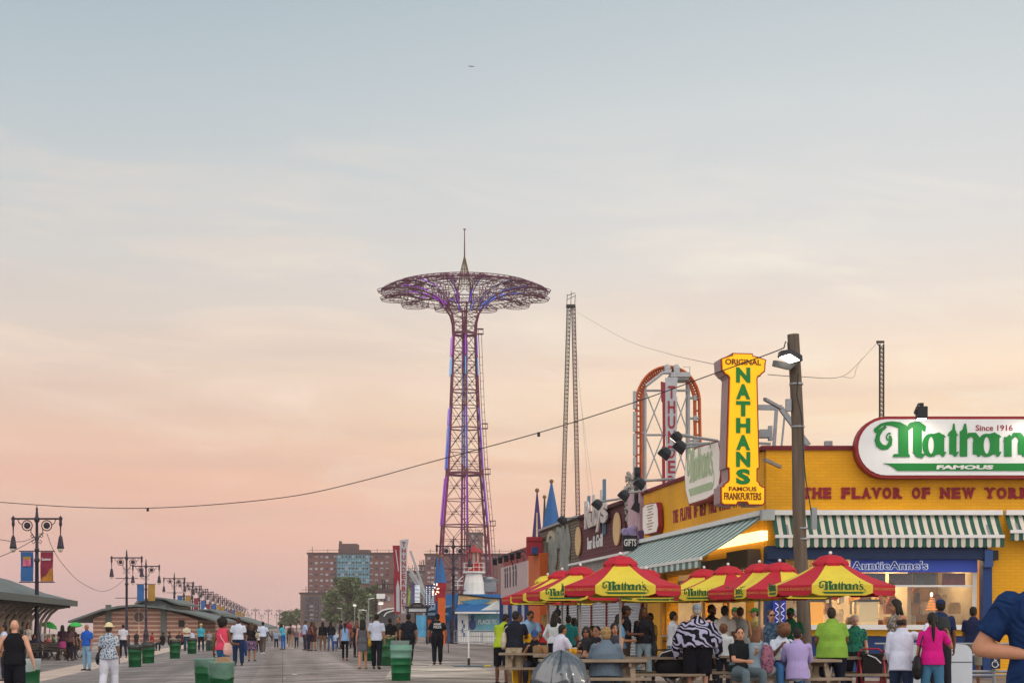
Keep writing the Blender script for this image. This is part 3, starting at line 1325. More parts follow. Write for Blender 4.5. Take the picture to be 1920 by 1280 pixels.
mast(t, (1048.5 - 1070) / s_, 0, (1066.5 - 1070) / s_, sz(575), 0.36, 0, M_MAST)
mast(t, (1089 - 1070) / s_, 0, (1075 - 1070) / s_, sz(573), 0.36, 0, mat('mast_red_lit', '4c3032', 0.6, 0.2, 0.2))  # redder steel than the first mast
g = MB()
zt_ = sz(574)
g.box((0, 0, zt_), (0.9, 0.7, 0.25))
for x in (-0.4, 0.0, 0.4):
    g.bar((x, -0.2, zt_), (x + 0.06, -0.2, zt_ + 1.15 + (0.25 if x == 0 else 0)), 0.06)
g.bar((-0.4, -0.2, zt_ + 0.6), (0.45, -0.2, zt_ + 1.0), 0.05)
g.bar((-0.4, -0.2, zt_ + 1.0), (0.45, -0.2, zt_ + 1.3), 0.05)
g.build('top_platform', M_MAST, t)
g = MB()
for x1 in (1108, 1118):
    g.tube([(0.2, 0, zt_), ((1090 - 1070) / s_, 0, sz(760)), ((x1 - 1070) / s_, 0, sz(970))], 0.012, 4)
g.build('cable', M_STEEL, t)

fm = P(1653, HZ, 100)
t = thing('lattice_mast', 'thin lattice mast rising behind the long oval sign', 'mast', (fm.x, 100, 0))
mast(t, 0, 0, 0, EYE + (HZ - 645) / 30, 0.24, 0, M_MAST)
g = MB()
g.bar((-0.32, 0, EYE + (HZ - 641) / 30), (0.16, 0, EYE + (HZ - 641) / 30), 0.14)
g.bar((-0.32, 0, EYE + (HZ - 641) / 30), (0, 0, EYE + (HZ - 655) / 30), 0.05)
g.build('head_frame', M_MAST, t)


# ------------------------------------------------------------------ coaster loop with its name board
YC = 140.0
sc_ = F / YC
co = P(1252, HZ, YC)
M_ORANGE = mat('orange_track', 'b4552a', 0.55, 0.1, 0.12)
M_GREYST = mat('pale_grey_steel', 'a0a3a6', 0.55, 0.1, 0.1)


def cc(x, y, d=0.0):
    return V(((x - 1252) / sc_, d, EYE + (HZ - y) / sc_))


t = thing('roller_coaster', 'orange coaster track arching over a pale grey support frame', 'roller coaster', (co.x, YC, 0))
path = [cc(1193, 990), cc(1193, 900), cc(1193, 820), cc(1193, 770)]
for i in range(1, 20):
    a = math.pi - math.pi * i / 20
    path.append(cc(1252 + 60 * math.cos(a), 762 - 74 * math.sin(a) ** 0.9))
path += [cc(1312, 790), cc(1313, 840), cc(1313, 900), cc(1313, 990)]
g = MB()
ctr = cc(1252, 770)
inn = []
for i, p in enumerate(path):
    n = V((p.x, 0, max(p.z - ctr.z, 0) * 0.8)).normalized() if p.z > ctr.z else V((1 if p.x > 0 else -1, 0, 0))
    inn.append(p - n * 0.42)
for d in (-0.45, 0.45):
    g.tube([p + V((0, d, 0)) for p in path], 0.1, 6)
g.tube(inn, 0.17, 6)
for i in range(len(path) - 1):
    for q in range(2 if i > 2 else 5):
        m_ = q / (2 if i > 2 else 5)
        p = path[i].lerp(path[i + 1], m_)
        w = inn[i].lerp(inn[i + 1], m_)
        for d in (-0.45, 0.45):
            g.bar(p + V((0, d, 0)), w, 0.09)
        g.bar(p + V((0, -0.45, 0)), p + V((0, 0.45, 0)), 0.07)
g.build('track', M_ORANGE, t)
g = MB()
for y0, y1 in ((735, 768), (773, 810), (814, 855), (858, 900), (903, 950)):
    g.box(cc(1189, (y0 + y1) / 2, -0.5), (0.26, 0.5, (y1 - y0) / sc_))
g.build('catwalk', M_GREYST, t)
g = MB()
for x in (1209.5, 1291):
    for d in (0, 1.2):
        g.tube([cc(x, 990, d), cc(x, 722 if x < 1250 else 702, d)], 0.13, 8)
for y in (732, 815, 900):
    g.tube([cc(1209, y), cc(1292, y)], 0.10, 8)
for ya, yb in ((732, 815), (815, 900)):
    for d in (0,):
        g.tube([cc(1210, ya, d), cc(1243, yb, d)], 0.065, 6)
        g.tube([cc(1210, yb, d), cc(1243, ya, d)], 0.065, 6)
        g.tube([cc(1262, ya, d), cc(1291, yb, d)], 0.065, 6)
        g.tube([cc(1262, yb, d), cc(1291, ya, d)], 0.065, 6)
for y in (732, 812):
    g.tube([cc(1194, y), cc(1210, y)], 0.12, 6)
for y in (746, 784, 826):
    g.tube([cc(1291, y), cc(1311, y)], 0.12, 6)
    g.box(cc(1303, y), (0.3, 0.5, 0.45))
g.tube([cc(1209, 727, -1.2), cc(1240, 703, -1.2), cc(1256, 702, -1.2)], 0.16, 6)
g.box(cc(1273, 706), (1.7, 2.6, 0.4))
g.box(cc(1273, 712), (1.5, 2.0, 0.25))
for x, y in ((1250, 697), (1267, 697)):
    g.box(cc(x, y, -0.6), (0.5, 0.8, 0.5))
    g.ell(cc(x, y - 5, -0.6), (0.3, 0.3, 0.35), 8, 6)
g.bar(cc(1279, 690, -0.6), cc(1293, 690, -0.6), 0.04)
g.bar(cc(1292, 690, -0.6), cc(1292, 705, -0.6), 0.06)
g.build('support_frame', M_GREYST, t)

t = thing('name_board', 'tall white board with red letters hung inside the coaster loop', 'sign', (co.x, YC - 2.2, 0))
g = MB()
g.ext([cc(*p) for p in ((1243, 715), (1266, 714), (1263, 749), (1265, 750), (1265, 800), (1262, 836), (1264, 838), (1262, 900), (1261, 985), (1246, 985), (1245, 838), (1243, 800))], (0, 0.25, 0))
g.build('panel', mat('board_white', 'a4a8ae', 0.6), t)
g = MB()
g.ext([cc(*p) for p in ((1235, 722), (1243, 724), (1243, 985), (1239, 985), (1237, 842), (1239, 840), (1238, 760), (1236, 757))], (0, 0.35, 0))
g.build('side_panel', mat('board_red', '842030', 0.6), t)
for i, ch in enumerate('THUNDERBOLT'):
    g = MB()
    g.text(ch, frame(cc(1254.5, 753 + i * 27.5, -0.02), (1, 0, 0), (0, 0, 1), (0, -1, 0)), 1.05, 0.03, 0.02, width=0.62)
    g.build('letter', M_RED, t)

# the same ride's entrance board and ramp, farther down the walk
YE = 150.0
se = F / YE
eo = P(750, HZ, YE)


def ce(x, y, d=0.0):
    return V(((x - 750) / se, d, EYE + (HZ - y) / se))


t = thing('name_board', 'tall white board with red letters beside a red slab near the brown apartment block', 'sign', (eo.x, YE, 0))
g = MB()
g.ext([ce(*p) for p in ((749, 1012), (766, 1010), (763, 1028), (762, 1090), (760, 1149), (752, 1149), (752, 1090), (750, 1030))], (0, 0.3, 0))
g.build('panel', mat('board_white', 'a4a8ae', 0.6), t)
g = MB()
g.ext([ce(*p) for p in ((736, 1022), (749, 1022), (751, 1150), (739, 1150), (739, 1060))], (0, 0.4, 0))
g.build('side_panel', mat('board_red', '842030', 0.6), t)
g = MB()
g.ext([ce(x, y, -0.05) for x, y in ((741, 1030), (743, 1030), (748, 1068), (746.5, 1072))], (0, 0.04, 0))
g.ext([ce(x, y, -0.05) for x, y in ((743, 1100), (746, 1086), (749, 1100), (749.5, 1146), (743, 1146))], (0, 0.04, 0))
g.build('white_flash', mat('board_white', 'a4a8ae', 0.6), t)
for i, ch in enumerate('THUNDERBOLT'):
    g = MB()
    g.text(ch, frame(ce(757, 1024.5 + i * 11.9, -0.02), (1, 0, 0), (0, 0, 1), (0, -1, 0)), 0.46, 0.03, 0.02, width=0.36)
    g.build('letter', M_RED, t)

t = thing('coaster_ramp', 'pale steel coaster ramp descending behind the entrance board', 'roller coaster', (eo.x, YE + 4, 0))
g = MB()
g.bar(ce(762, 1062), ce(812, 1136), 1.0, 0.25)
g.bar(ce(763, 1072), ce(808, 1140), 0.9, 0.2)
g.bar(ce(764, 1028), ce(789, 1098), 0.22, 0.22)
g.bar(ce(790, 1098), ce(790, 1172), 0.15)
g.bar(ce(800, 1120), ce(800, 1172), 0.15)
g.build('ramp', M_GREYST, t)
g = MB()
for i in range(14):
    y = 1096 + i * 2.6
    g.box(ce(779, y, -1), (10 / se, 0.1, 0.045))
g.build('light_slats', glow('cool_white_light', 'dfe9f2', 0.9), t)
g = MB()
g.ext([ce(x, y, 0.5) for x, y in ((766, 1090), (782, 1092), (774, 1128), (764, 1128))], (0, 0.2, 0))
g.build('purple_panel', mat('purple_panel', '6c6490', 0.6), t)
g = MB()
g.ext([ce(x, y, -0.5) for x, y in ((762, 1098), (765, 1110), (764, 1128), (760, 1136))], (0, 0.3, 0))
g.build('green_panel', mat('lime_panel', '86a845', 0.6), t)
# low roofs and a curved white-edged canopy left of the boards
t = thing('ride_shelter', 'low dark shelter with a curved white rim beside the red slab', 'shelter', P(725, HZ, 170))
t.location.z = 0
k = F / 170
g = MB()
g.ext([((x - 725) / k, 0, EYE + (HZ - y) / k) for x, y in ((705, 1172), (708, 1150), (716, 1143), (728, 1140), (740, 1139), (740, 1172))], (0, 6, 0))
g.build('wall', mat('shelter_dark', '4a4c50', 0.8), t)
g = MB()
for dy in (0, 0.45):
    g.tube([((x - 725) / k, -0.2 - dy, EYE + (HZ - y) / k) for x, y in ((706, 1158), (709, 1150), (717, 1144), (728, 1141), (741, 1140))], 0.08, 5)
g.tube([((x - 725) / k, -0.3, EYE + (HZ - y) / k) for x, y in ((720, 1155), (724, 1149), (731, 1146), (741, 1144))], 0.07, 5)
g.build('rim', M_WHITE, t)

# ------------------------------------------------------------------ blue ride building with the lighthouse
YR = 124.0
sr = F / YR
ro = P(900, HZ, YR)
ZR = 0.0


def cr_(x, y, d=0.0):
    return V(((x - 900) / sr, d, EYE + (HZ - y) / sr))


M_AWNBLUE = mat('awning_blue', '2b5f94', 0.6, 0, 0.1)
t = thing('ride_building', 'blue and white snack building under the lighthouse', 'building', (ro.x, YR, 0))
g = MB()
g.ext([cr_(x, y, 0.3) for x, y in ((836, 1206), (836, 1113), (950, 1113), (950, 1206))], (0, 7, 0))
g.build('wall', M_BLUE, t)
g = MB()
g.ext([cr_(x, y, 0.1) for x, y in ((858, 1133), (860, 1114), (872, 1115), (920, 1121), (947, 1122), (947, 1133))], (0, 0.4, 0))
g.build('wave_panel', mat('cream_panel', 'b7a888', 0.6, 0, 0.15), t)
g = MB()
g.ext([cr_(x, y, 0.02) for x, y in ((863, 1127), (872, 1131), (885, 1133), (902, 1132), (915, 1128), (921, 1124), (905, 1122.5), (885, 1124), (872, 1126.5))], (0, 0.1, 0))
g.build('painted_boat', mat('boat_blue', '3c7fa8', 0.5, 0, 0.3, 1.5), t)
g = MB()
g.ext([cr_(x, y, 0.05) for x, y in ((863, 1126), (872, 1125), (885, 1122.6), (903, 1121.5), (915, 1122), (903, 1118.5), (885, 1117), (863, 1117))], (0, 0.1, 0))
g.build('painted_sun', mat('boat_tan', 'c2a070', 0.5, 0, 0.2, 1.5), t)
g = MB()
g.tube([cr_(859, 1113.5, 0), cr_(872, 1114.5, 0), cr_(920, 1120.5, 0), cr_(947, 1121.5, 0)], 0.06, 5)
g.build('coping', M_DARK, t)
g = MB()
p = [cr_(861, 1133, 0.1), cr_(945, 1133, 0.1), cr_(947, 1146, -0.9), cr_(853, 1146, -0.9)]
g.ext(p, (0, 0, 0.06))
g.box(cr_(900, 1148, -0.92), (94 / sr, 0.1, 0.13))
g.cur = 1
g.build('awning', M_AWNBLUE, t)
g = MB()
g.box(cr_(900, 1148, -0.98), (94 / sr, 0.06, 0.14))
g.build('awning_rail', M_WHITE, t)
g = MB()
g.ext([cr_(x, y, 0.1) for x, y in ((858, 1206), (858, 1150), (878, 1150), (878, 1206))], (0, 0.5, 0))
g.build('white_pier', M_WHITE, t)
g = MB()
for k_ in range(4):
    g.box(cr_(867 + (k_ % 2) * 3, 1165 + k_ * 8, 0.08), (0.12, 0.06, 0.3))
g.build('painted_mark', M_AWNBLUE, t)
g = MB()
g.ext([cr_(x, y, 0.12) for x, y in ((879, 1183), (879, 1150), (946, 1150), (946, 1183))], (0, 0.3, 0))
g.build('poster', mat('poster_teal', '5d98a4', 0.5, 0, 0.35, 0.8), t)
g = MB()
g.ell(cr_(886, 1170, 0.1), (0.28, 0.03, 0.42))
g.ell(cr_(886, 1156, 0.1), (0.16, 0.03, 0.2))
g.build('poster_figure', mat('poster_figure', '3c4470', 0.6, 0, 0.2), t)
g = MB()
g.text('PLACE TO', frame(cr_(915, 1169, 0.11), (1, 0, 0), (0, 0, 1), (0, -1, 0)), 0.34, 0.02, 0.01, width=1.5)
g.build('lettering', M_WHITE, t)
g = MB()
g.ext([cr_(x, y, 0.14) for x, y in ((879, 1206), (879, 1184), (946, 1184), (946, 1206))], (0, 0.3, 0))
g.build('white_base', M_WHITE, t)
g = MB()
g.box(cr_(915, 1098, 3), (1.2, 1.6, 0.8))
g.lathe([(0.8, 0), (0.9, 0.3), (0.5, 0.35), (0.45, 0.5), (0, 0.52)], 14, cr_(914, 1091, 3))
g.lathe([(0.4, 0), (0.5, 0.2), (0.0, 0.25)], 14, cr_(908, 1084, 3))
g.build('roof_vent', M_STEEL, t)
g = MB()
for a, b_ in (((848, 1104), (848, 1088)), ((858, 1104), (858, 1088)), ((848, 1088), (868, 1088)), ((858, 1088), (868, 1079)), ((848, 1096), (868, 1096))):
    g.bar(cr_(*a, 0.5), cr_(*b_, 0.5), 0.06)
g.build('railing', M_WHITE, t)
# left stall
g = MB()
g.ext([cr_(804, 1145, -1.0), cr_(845, 1138, -1.0), cr_(848, 1134, 0.4), cr_(806, 1139, 0.4)], (0, 0, 0.05))
g.box(cr_(822, 1150.5, -0.9), (1.6, 0.05, 0.2))
g.build('stall_canopy', mat('canopy_bluegrey', '5d7a90', 0.6), t)
g = MB()
g.ext([cr_(x, y, 0.8) for x, y in ((800, 1206), (800, 1140), (836, 1140), (836, 1206))], (0, 4, 0))
g.build('stall_wall', mat('stall_interior', '2a3440', 0.8, 0, 0.5, 1.5), t)
for i, (x, y, w, h, c) in enumerate(((805, 1168, 8, 14, 'a8532c'), (812, 1180, 6, 10, 'c0b49a'), (818, 1160, 5, 6, '3c74a0'), (826, 1172, 7, 18, '5c4a44'), (806, 1188, 6, 8, '7a2c3a'), (833, 1166, 5, 16, '8c8474'), (840, 1174, 6, 20, '40506c'), (850, 1170, 8, 16, '5a4a3c'))):
    g = MB()
    g.box(cr_(x, y, 0.2), (w / sr, 0.5, h / sr))
    g.build('display_board', mat('display_%d' % i, c, 0.6, 0, 0.4, 3), t)

t = thing('lighthouse', 'small white lighthouse with a red lantern room on the blue roof', 'lighthouse', cr_(888, 1114, 1.3) + V((ro.x, YR, 0)))


def lh(y):
    return (1113 - y) / sr


g = MB()
g.lathe([(0.86, 0), (0.80, 0.3), (0.76, lh(1090)), (0.60, lh(1072))], 12)
g.build('tower_body', M_WHITE, t)
g = MB()
g.lathe([(0.86, lh(1072)), (0.88, lh(1071)), (0.88, lh(1069)), (0.6, lh(1068.5))], 16)
for i in range(12):
    a = i * math.pi / 6
    g.bar((0.84 * math.cos(a), 0.84 * math.sin(a), lh(1069)), (0.84 * math.cos(a), 0.84 * math.sin(a), lh(1053)), 0.035)
for y in (1053, 1061):
    g.tube([(0.84 * math.cos(i * math.pi / 8), 0.84 * math.sin(i * math.pi / 8), lh(y)) for i in range(16)], 0.022, 4, closed=True)
g.build('gallery', M_WHITE, t)
g = MB()
g.lathe([(0.58, lh(1069)), (0.58, lh(1052)), (0.60, lh(1051.5)), (0.0, lh(1051))], 8)
g.build('drum', mat('lighthouse_red', 'a3262c', 0.55), t)
g = MB()
for i in range(8):
    a = (i + 0.5) * math.pi / 4
    g.bar((0.52 * math.cos(a), 0.52 * math.sin(a), lh(1052)), (0.52 * math.cos(a), 0.52 * math.sin(a), lh(1032)), 0.10)
g.build('lantern_frame', mat('lighthouse_red', 'a3262c'), t)
g = MB()
g.lathe([(0.47, lh(1051)), (0.47, lh(1033))], 8)
g.build('lantern_glass', mat('lantern_pane', 'a9a49c', 0.2, 0, 0.2), t)
g = MB()
g.lathe([(0.74, lh(1033)), (0.72, lh(1031.5)), (0.1, lh(1021)), (0.06, lh(1017)), (0, lh(1016))], 8)
g.build('roof', mat('lighthouse_roof', '9a3438', 0.6), t)

# cone spires
M_CONE = mat('spire_blue', '245a92', 0.55, 0, 0.08)
M_CONEP = mat('spire_purple', '3c2a5c', 0.55, 0, 0.12)


def spire(label, px_, ytip, ybase, Y, wpx, m, y_low, orange=True, panel=None):
    k = F / Y
    o = P(px_, HZ, Y)
    t = thing('cone_spire', label, 'spire', (o.x, Y, 0), group='cone spires over the fairground roofs')

    def z(y):
        return EYE + (HZ - y) / k
    r = wpx / 2 / k
    g = MB()
    g.lathe([(r, z(ybase)), (0.05, z(ytip)), (0, z(ytip) + 0.02)], 4 if panel else 8, ph=math.pi / 4)
    g.build('cone', m, t)
    g = MB()
    g.ell((0, 0, z(ytip) + 0.1), 0.13, 8, 6)
    g.build('finial', mat('spire_gold', '7a5c38', 0.5), t)
    if panel:
        g = MB()
        q = r * 0.71
        g.ext([(-q * 0.25, -q - 0.03, z(ybase)), (q * 0.15, -q - 0.03, z(ybase)), (q * 0.05, -0.5 * q, z(ytip) - 1.2), (-q * 0.12, -0.5 * q, z(ytip) - 1.2)], (0, 0.05, 0))
        g.build('cream_flash', mat('cream_panel', 'b7a888'), t)
    g = MB()
    g.box((0, 0, z(ybase) - 0.25), (r * 1.7, r * 1.7, 0.5))
    g.box((0, 0, z(ybase) - 0.8), (r * 1.4, r * 1.4, 0.6))
    g.build('collar', M_RED, t)
    g = MB()
    g.box((0, 0, (z(ybase) - 1.1) / 2), (r * 1.35, r * 1.35, z(ybase) - 1.1))
    g.build('tower_base', mat('tower_orange', 'bf5a22', 0.6, 0, 0.1) if orange else M_NAVY, t)


spire('blue cone spire on an orange tower beside the lighthouse', 828, 1045, 1092, 118, 20, M_CONE, 1140)
spire('thin blue cone spire behind the spire beside the lighthouse', 820, 1042, 1100, 121, 11, M_CONE, 1140, False)
spire('wide plain blue cone spire above the carved grey roof', 1034, 905, 992, 96, 36, M_CONE, 1000, False)
spire('purple cone spire with a cream flash on a red collar', 1007, 922, 1014, 93, 28, M_CONEP, 1100, True, True)
spire('slender scaffold-grey spire between two cone spires', 1021, 934, 1000, 105, 8, M_MAST, 1100, False)
g = MB()
M_BULB = glow('bulb_glow', 'ffdfc8', 1.2)
t = thing('bulb_cluster', 'string of small red and white bulbs at the foot of the slim spire', 'lights', P(818, 1105, 117))
for i in range(16):
    g.ell((random.uniform(-.28, .28), random.uniform(-.1, .1), random.uniform(-0.4, 0.45)), 0.055, 6, 4)
g.build('bulb', M_BULB, t)
t = thing('light_tower', 'blue frame studded with small lights beside the coaster ramp', 'lights', P(807, HZ, 128))
t.location.z = 0
k = F / 128
g = MB()
for x in (800, 806, 812):
    g.bar(((x - 807) / k, 0, 0), ((x - 807) / k, 0, EYE + (HZ - 1097) / k), 0.16)
g.bar((-0.35, 0, EYE + (HZ - 1098) / k), (0.25, 0, EYE + (HZ - 1098) / k), 0.16)
g.build('frame', M_NAVY, t)
g = MB()
for x in (800, 806, 812):
    for i in range(9):
        g.ell(((x - 807) / k, -0.1, EYE + (HZ - 1100 - i * 4) / k), 0.045, 6, 4)
g.build('bulbs', glow('cool_white_light', 'dfe9f2', 0.9), t)

# shelter-like map board with an arched head
mb = PS(781, 25.5)
t = thing('notice_shelter', 'black framed notice shelter with an arched top on the boardwalk', 'shelter', mb)
k = 25.5
zz = lambda y: EYE - gz(mb.x, mb.y) * 0 + (HZ - y) / k
g = MB()
for x in (-0.62, 0.78):
    g.bar((x, 0, 0), (x, 0, zz(1136)), 0.1)
g.bar((-0.1, 0.1, 0), (-0.1, 0.1, zz(1142)), 0.08)
g.bar((-0.85, 0, zz(1138)), (0.95, 0, zz(1138)), 0.14, 0.16)
g.bar((-0.7, 0, zz(1147)), (0.8, 0, zz(1147)), 0.08)
for r in (0.5, 0.4):
    g.tube([(0.05 + r * math.cos(a), 0, zz(1137) + r * 0.55 * math.sin(a)) for a in [i * math.pi / 10 for i in range(11)]], 0.05, 5)
g.build('frame', M_DARK, t)
g = MB()
g.box((0.05, 0, zz(1143)), (1.3, 0.08, 0.26))
g.build('header_panel', mat('panel_grey', 'a9adb0', 0.5), t)
g = MB()
g.box((0.35, 0.05, zz(1173)), (0.75, 0.06, 1.6))
g.build('notice', mat('notice_blue', '4f93b8', 0.5, 0, 0.4, 1.4), t)

# ------------------------------------------------------------------ pink fronted stall before the spires
M_PINK = mat('pink_front', 'b9a4a4', 0.7, 0, 0.08)
t = thing('stall_building', 'pale pink fronted stall with a red shed roof and five floodlights', 'building')
g = MB()
a, b_ = LP(939, 1064), LP(989, 1050)
g.ext([V((a.x, a.y, 2.6)), V((b_.x, b_.y, 2.6)), b_, a], -NL * 0.25)
g.build('front_panel', M_PINK, t)
g = MB()
a, b_ = LT(940), LT(990)
g.ext([V((a.x, a.y, 0)), V((b_.x, b_.y, 0)), V((b_.x, b_.y, 2.6)), V((a.x, a.y, 2.6))], -NL * 5)
g.build('shutter', mat('shutter_white', 'b5b6bb', 0.5, 0.1, 0.06), t)
for x in (941, 957, 975, 988):
    p = LT(x, 0.06)
    g = MB()
    g.bar((p.x, p.y, 0), (p.x, p.y, 3.0), 0.28)
    g.build('post', M_NAVY, t)
g = MB()
a, b_ = LP(944, 1039, -0.8), LP(989, 1024, -0.8)
g.ext([V((a.x, a.y, 3.6)), V((b_.x, b_.y, 3.6)), b_, a], -NL * 4)
g.build('shed', mat('shed_red', '8a3a3e', 0.7, 0, 0.12), t)
g = MB()
for x in (947, 951, 956, 962, 967):
    p = LP(x, 1090 - (x - 939) * 0.26, 0.02)
    g.box(p, (0.05, 0.4, 0.85))
    g.ell(p + V((0, 0, 0.6)), (0.05, 0.16, 0.14), 8, 6)
g.build('lettering', mat('grey_letters', '5a5a66', 0.6), t)
for i, x in enumerate((928, 938, 949, 960, 972)):
    p = LP(x, 1052 - i * 3.2, 0.9 if i else 1.2)
    fl = thing('floodlight', 'one of the black floodlights tilted over the pink stall front', 'floodlight', p, group='floodlights over the pink stall')
    g = MB()
    g.T = Matrix.Rotation(0.5, 4, 'X')
    g.box((0, 0, 0), (0.24, 0.2, 0.36))
    g.build('housing', M_DARK, fl)
    g = MB()
    g.tube([(0.1, 0.1, 0.1), (0.5, 0.3, 0.35), (0.9, 0.4, 0.1), (1.0, 0.5, -0.2)], 0.03, 5)
    g.build('arm', M_DARK, fl)

# orange column between the stall and the carved front
a, b_ = LT(991, 0.4), LT(1012, 0.4)
t = thing('orange_tower', 'orange painted corner tower beside the carved grey front', 'tower')
g = MB()
g.ext([V((a.x, a.y, 0)), V((b_.x, b_.y, 0)), LP(1012, 1036, 0.4), LP(991, 1040, 0.4)], -NL * 2.5)
g.build('tower_body', mat('tower_orange', 'bf5a22'), t)
g = MB()
for y, h in ((1012, .25), (1022, .35), (1034, .3)):
    p = LP(1002, y, 0.5)
    g.box(p, (0.8, 1.4, h))
g.build('cornice', M_RED, t)
g = MB()
p = LP(1003, 1032, 0.9)
g.box(p, (0.3, 1.0, 0.3))
g.build('sign_box', M_NAVY, t)

# ------------------------------------------------------------------ row of shop fronts
ROT = (CC, math.atan2(D.y, D.x))


def lt(px, out=0.0):
    p = LT(px, out) - CC - NL * out
    return p.dot(D)


def lz(px, py, out=0.0):
    return EYE + (HZ - py) / F * LT(px, out).y


def lpart(g, name, m, par, smooth=False):
    return g.build(name, m, par, smooth)


def shutter(par, t0, t1, z0, z1, m, out=0.02):
    g = MB()
    n = int((z1 - z0) / 0.11)
    for i in range(n):
        za, zb = z0 + (z1 - z0) * i / n, z0 + (z1 - z0) * (i + 1) / n
        zm = za + (zb - za) * 0.65
        g.quad((t0, out, za), (t0, out + 0.05, zm), (t1, out + 0.05, zm), (t1, out, za))
        g.quad((t0, out + 0.05, zm), (t0, out, zb), (t1, out, zb), (t1, out + 0.05, zm))
    return g.build('shutter', m, par)


M_SHUT = mat('shutter_white', 'b5b6bb', 0.5, 0.1, 0.06)
M_SIDING = brick_mat('weathered_siding', '6f6355', '7d7060', '3f382f', 6.0, 0.14, 0.02, 'XZ', 0.85, 0.8, 0.15, 0.3, 0.6)
M_MAROON = brick_mat('maroon_boards', '5a2c34', '64323a', '35181f', 5.0, 0.16, 0.015, 'XZ', 0.7, 0.6, 0.15, 0.4, 0.5)
M_STONE = mat('carved_grey', '83857f', 0.85, 0, 0.2, 2.0, 0.9, 8)

# carved front
t = thing('carved_front_building', 'clapboard building with a carved grey relief under its roof edge', 'building', CC, AD)
t0, t1 = lt(1086), lt(1013)
g = MB()
g.box(((t0 + t1) / 2, -3, 4.5), (t1 - t0, 6, 3.2))
g.build('wall', M_SIDING, t)
g = MB()
g.box(((t0 + t1) / 2, 0.02, 6.13), (t1 - t0, 0.3, 0.1))
g.build('coping', M_STEEL, t)
g = MB()
g.box(((t0 + t1) / 2, -3.0, 1.45), (t1 - t0, 5.8, 2.9))
g.build('lower_wall', mat('lower_brown', '5a4038', 0.8), t)
for i in range(4):
    a = t0 + (t1 - t0) * (i + 0.1) / 4
    shutter(t, a, a + (t1 - t0) / 4 * 0.75, 0, 2.7, M_SHUT)
rel = thing('carved_relief', 'carved grey relief of a profile face, an arch and stalks', 'sculpture', CC, AD)
g = MB()


def lrel(x, y):
    return (lt(x, 0.2), lz(x, y, 0.2))


def slab(pts, thick=0.35, out=0.0):
    g_pts = [V((lt(x, out), out, lz(x, y, out))) for x, y in pts]
    return g_pts, V((0, thick, 0))


g.ext(*slab([(1013, 1012), (1024, 1013), (1025, 1045), (1022, 1072), (1016, 1078), (1014, 1062), (1010, 1056), (1013, 1050), (1008, 1043), (1012, 1034), (1010, 1024)], 0.2))
g.build('profile_face', M_STONE, rel)
g = MB()
pts = [(1029 + 8.5 - 8.5 * math.cos(a), 1016 - 22 * math.sin(a)) for a in [i * math.pi / 12 for i in range(13)]]
pin = [(1033 + 4.5 - 4.5 * math.cos(a), 1016 - 12 * math.sin(a)) for a in [i * math.pi / 12 for i in range(13)]][::-1]
for i in range(12):
    g.ext(*slab([pts[i], pts[i + 1], pin[11 - i], pin[12 - i]], 0.12))
g.build('arch', mat('carved_cream', 'aaa08c', 0.8, 0, 0.15, 2), rel)
for nm, x0, x1, ya, yb in (('stalk', 1030, 1044, 1014, 1082), ('stalk', 1050, 1068, 1002, 1078)):
    g = MB()
    rr = random.Random(int(x0))
    for i in range(44):
        f_ = rr.random()
        x = x0 + (x1 - x0) * (0.5 + (rr.random() - 0.5) * (1 - 0.5 * f_))
        y = ya + (yb - ya) * f_
        g.ell(V((lt(x, 0.04), 0.04, lz(x, y, 0.04))), (0.42, 0.09, 0.3 + rr.random() * 0.22), 8, 6)
    g.build(nm, M_STONE, rel, True)
g = MB()
g.box((lt(1048, .05), 0.06, lz(1048, 1008)), (0.6, 0.14, 1.0))
g.ell((lt(1048, .05), 0.06, lz(1048, 996)), (0.5, 0.12, 0.2))
g.build('pillar', M_STONE, rel)

# maroon bar
t = thing('bar_building', 'maroon boarded bar with roll-down white shutters', 'building', CC, AD)
t0, t1 = lt(1207), lt(1086)
tm = lt(1171)
g = MB()
g.box(((tm + t1) / 2, -3, 5.0), (t1 - tm, 6, 2.0))
g.build('wall', M_MAROON, t)
g = MB()
g.box(((tm + t1) / 2, 0.03, 6.05), (t1 - tm, 0.25, 0.14))
g.build('coping', mat('coping_maroon', '4a2028', 0.7), t)
g = MB()
g.box(((t0 + t1) / 2, 0.25, 4.02), (t1 - t0, 0.5, 0.09))
g.build('awning_rail', M_WHITE, t)
g = MB()
g.box(((t0 + t1) / 2, 0.12, 3.55), (t1 - t0, 0.3, 0.85))
g.build('awning_cassette', mat('corrugated_grey', '8c8a88', 0.6, 0.1, 0.3, 3.0, stretch=(3, 1, 0.1)), t)
g = MB()
g.box(((t0 + t1) / 2, -3.0, 2.0), (t1 - t0, 5.9, 4.0))
g.build('lower_wall', mat('lower_maroon', '50262c', 0.8), t)
n = 4
for i in range(n):
    a = t0 + (t1 - t0) * i / n
    shutter(t, a + 0.06, a + (t1 - t0) / n - 0.06, 0, 3.1, M_SHUT)
    g = MB()
    g.box((a, 0.06, 1.55), (0.11, 0.1, 3.1))
    g.build('post', mat('post_red', '6a1c26', 0.6), t)
# purple end panel
ta, tb_ = lt(1205), lt(1182)
g = MB()
g.box(((ta + tb_) / 2, -0.4, (4.8 + 6.3) / 2), (tb_ - ta, 1.0, 1.5))
g.build('poster_panel', mat('faded_poster', 'b898a2', 0.6, 0, 0.35, 0.7), t)
g = MB()
g.box(((ta + tb_) / 2, -0.35, 4.45), (tb_ - ta, 1.0, 0.7))
g.build('purple_band', mat('purple_band', '6c5488', 0.6), t)
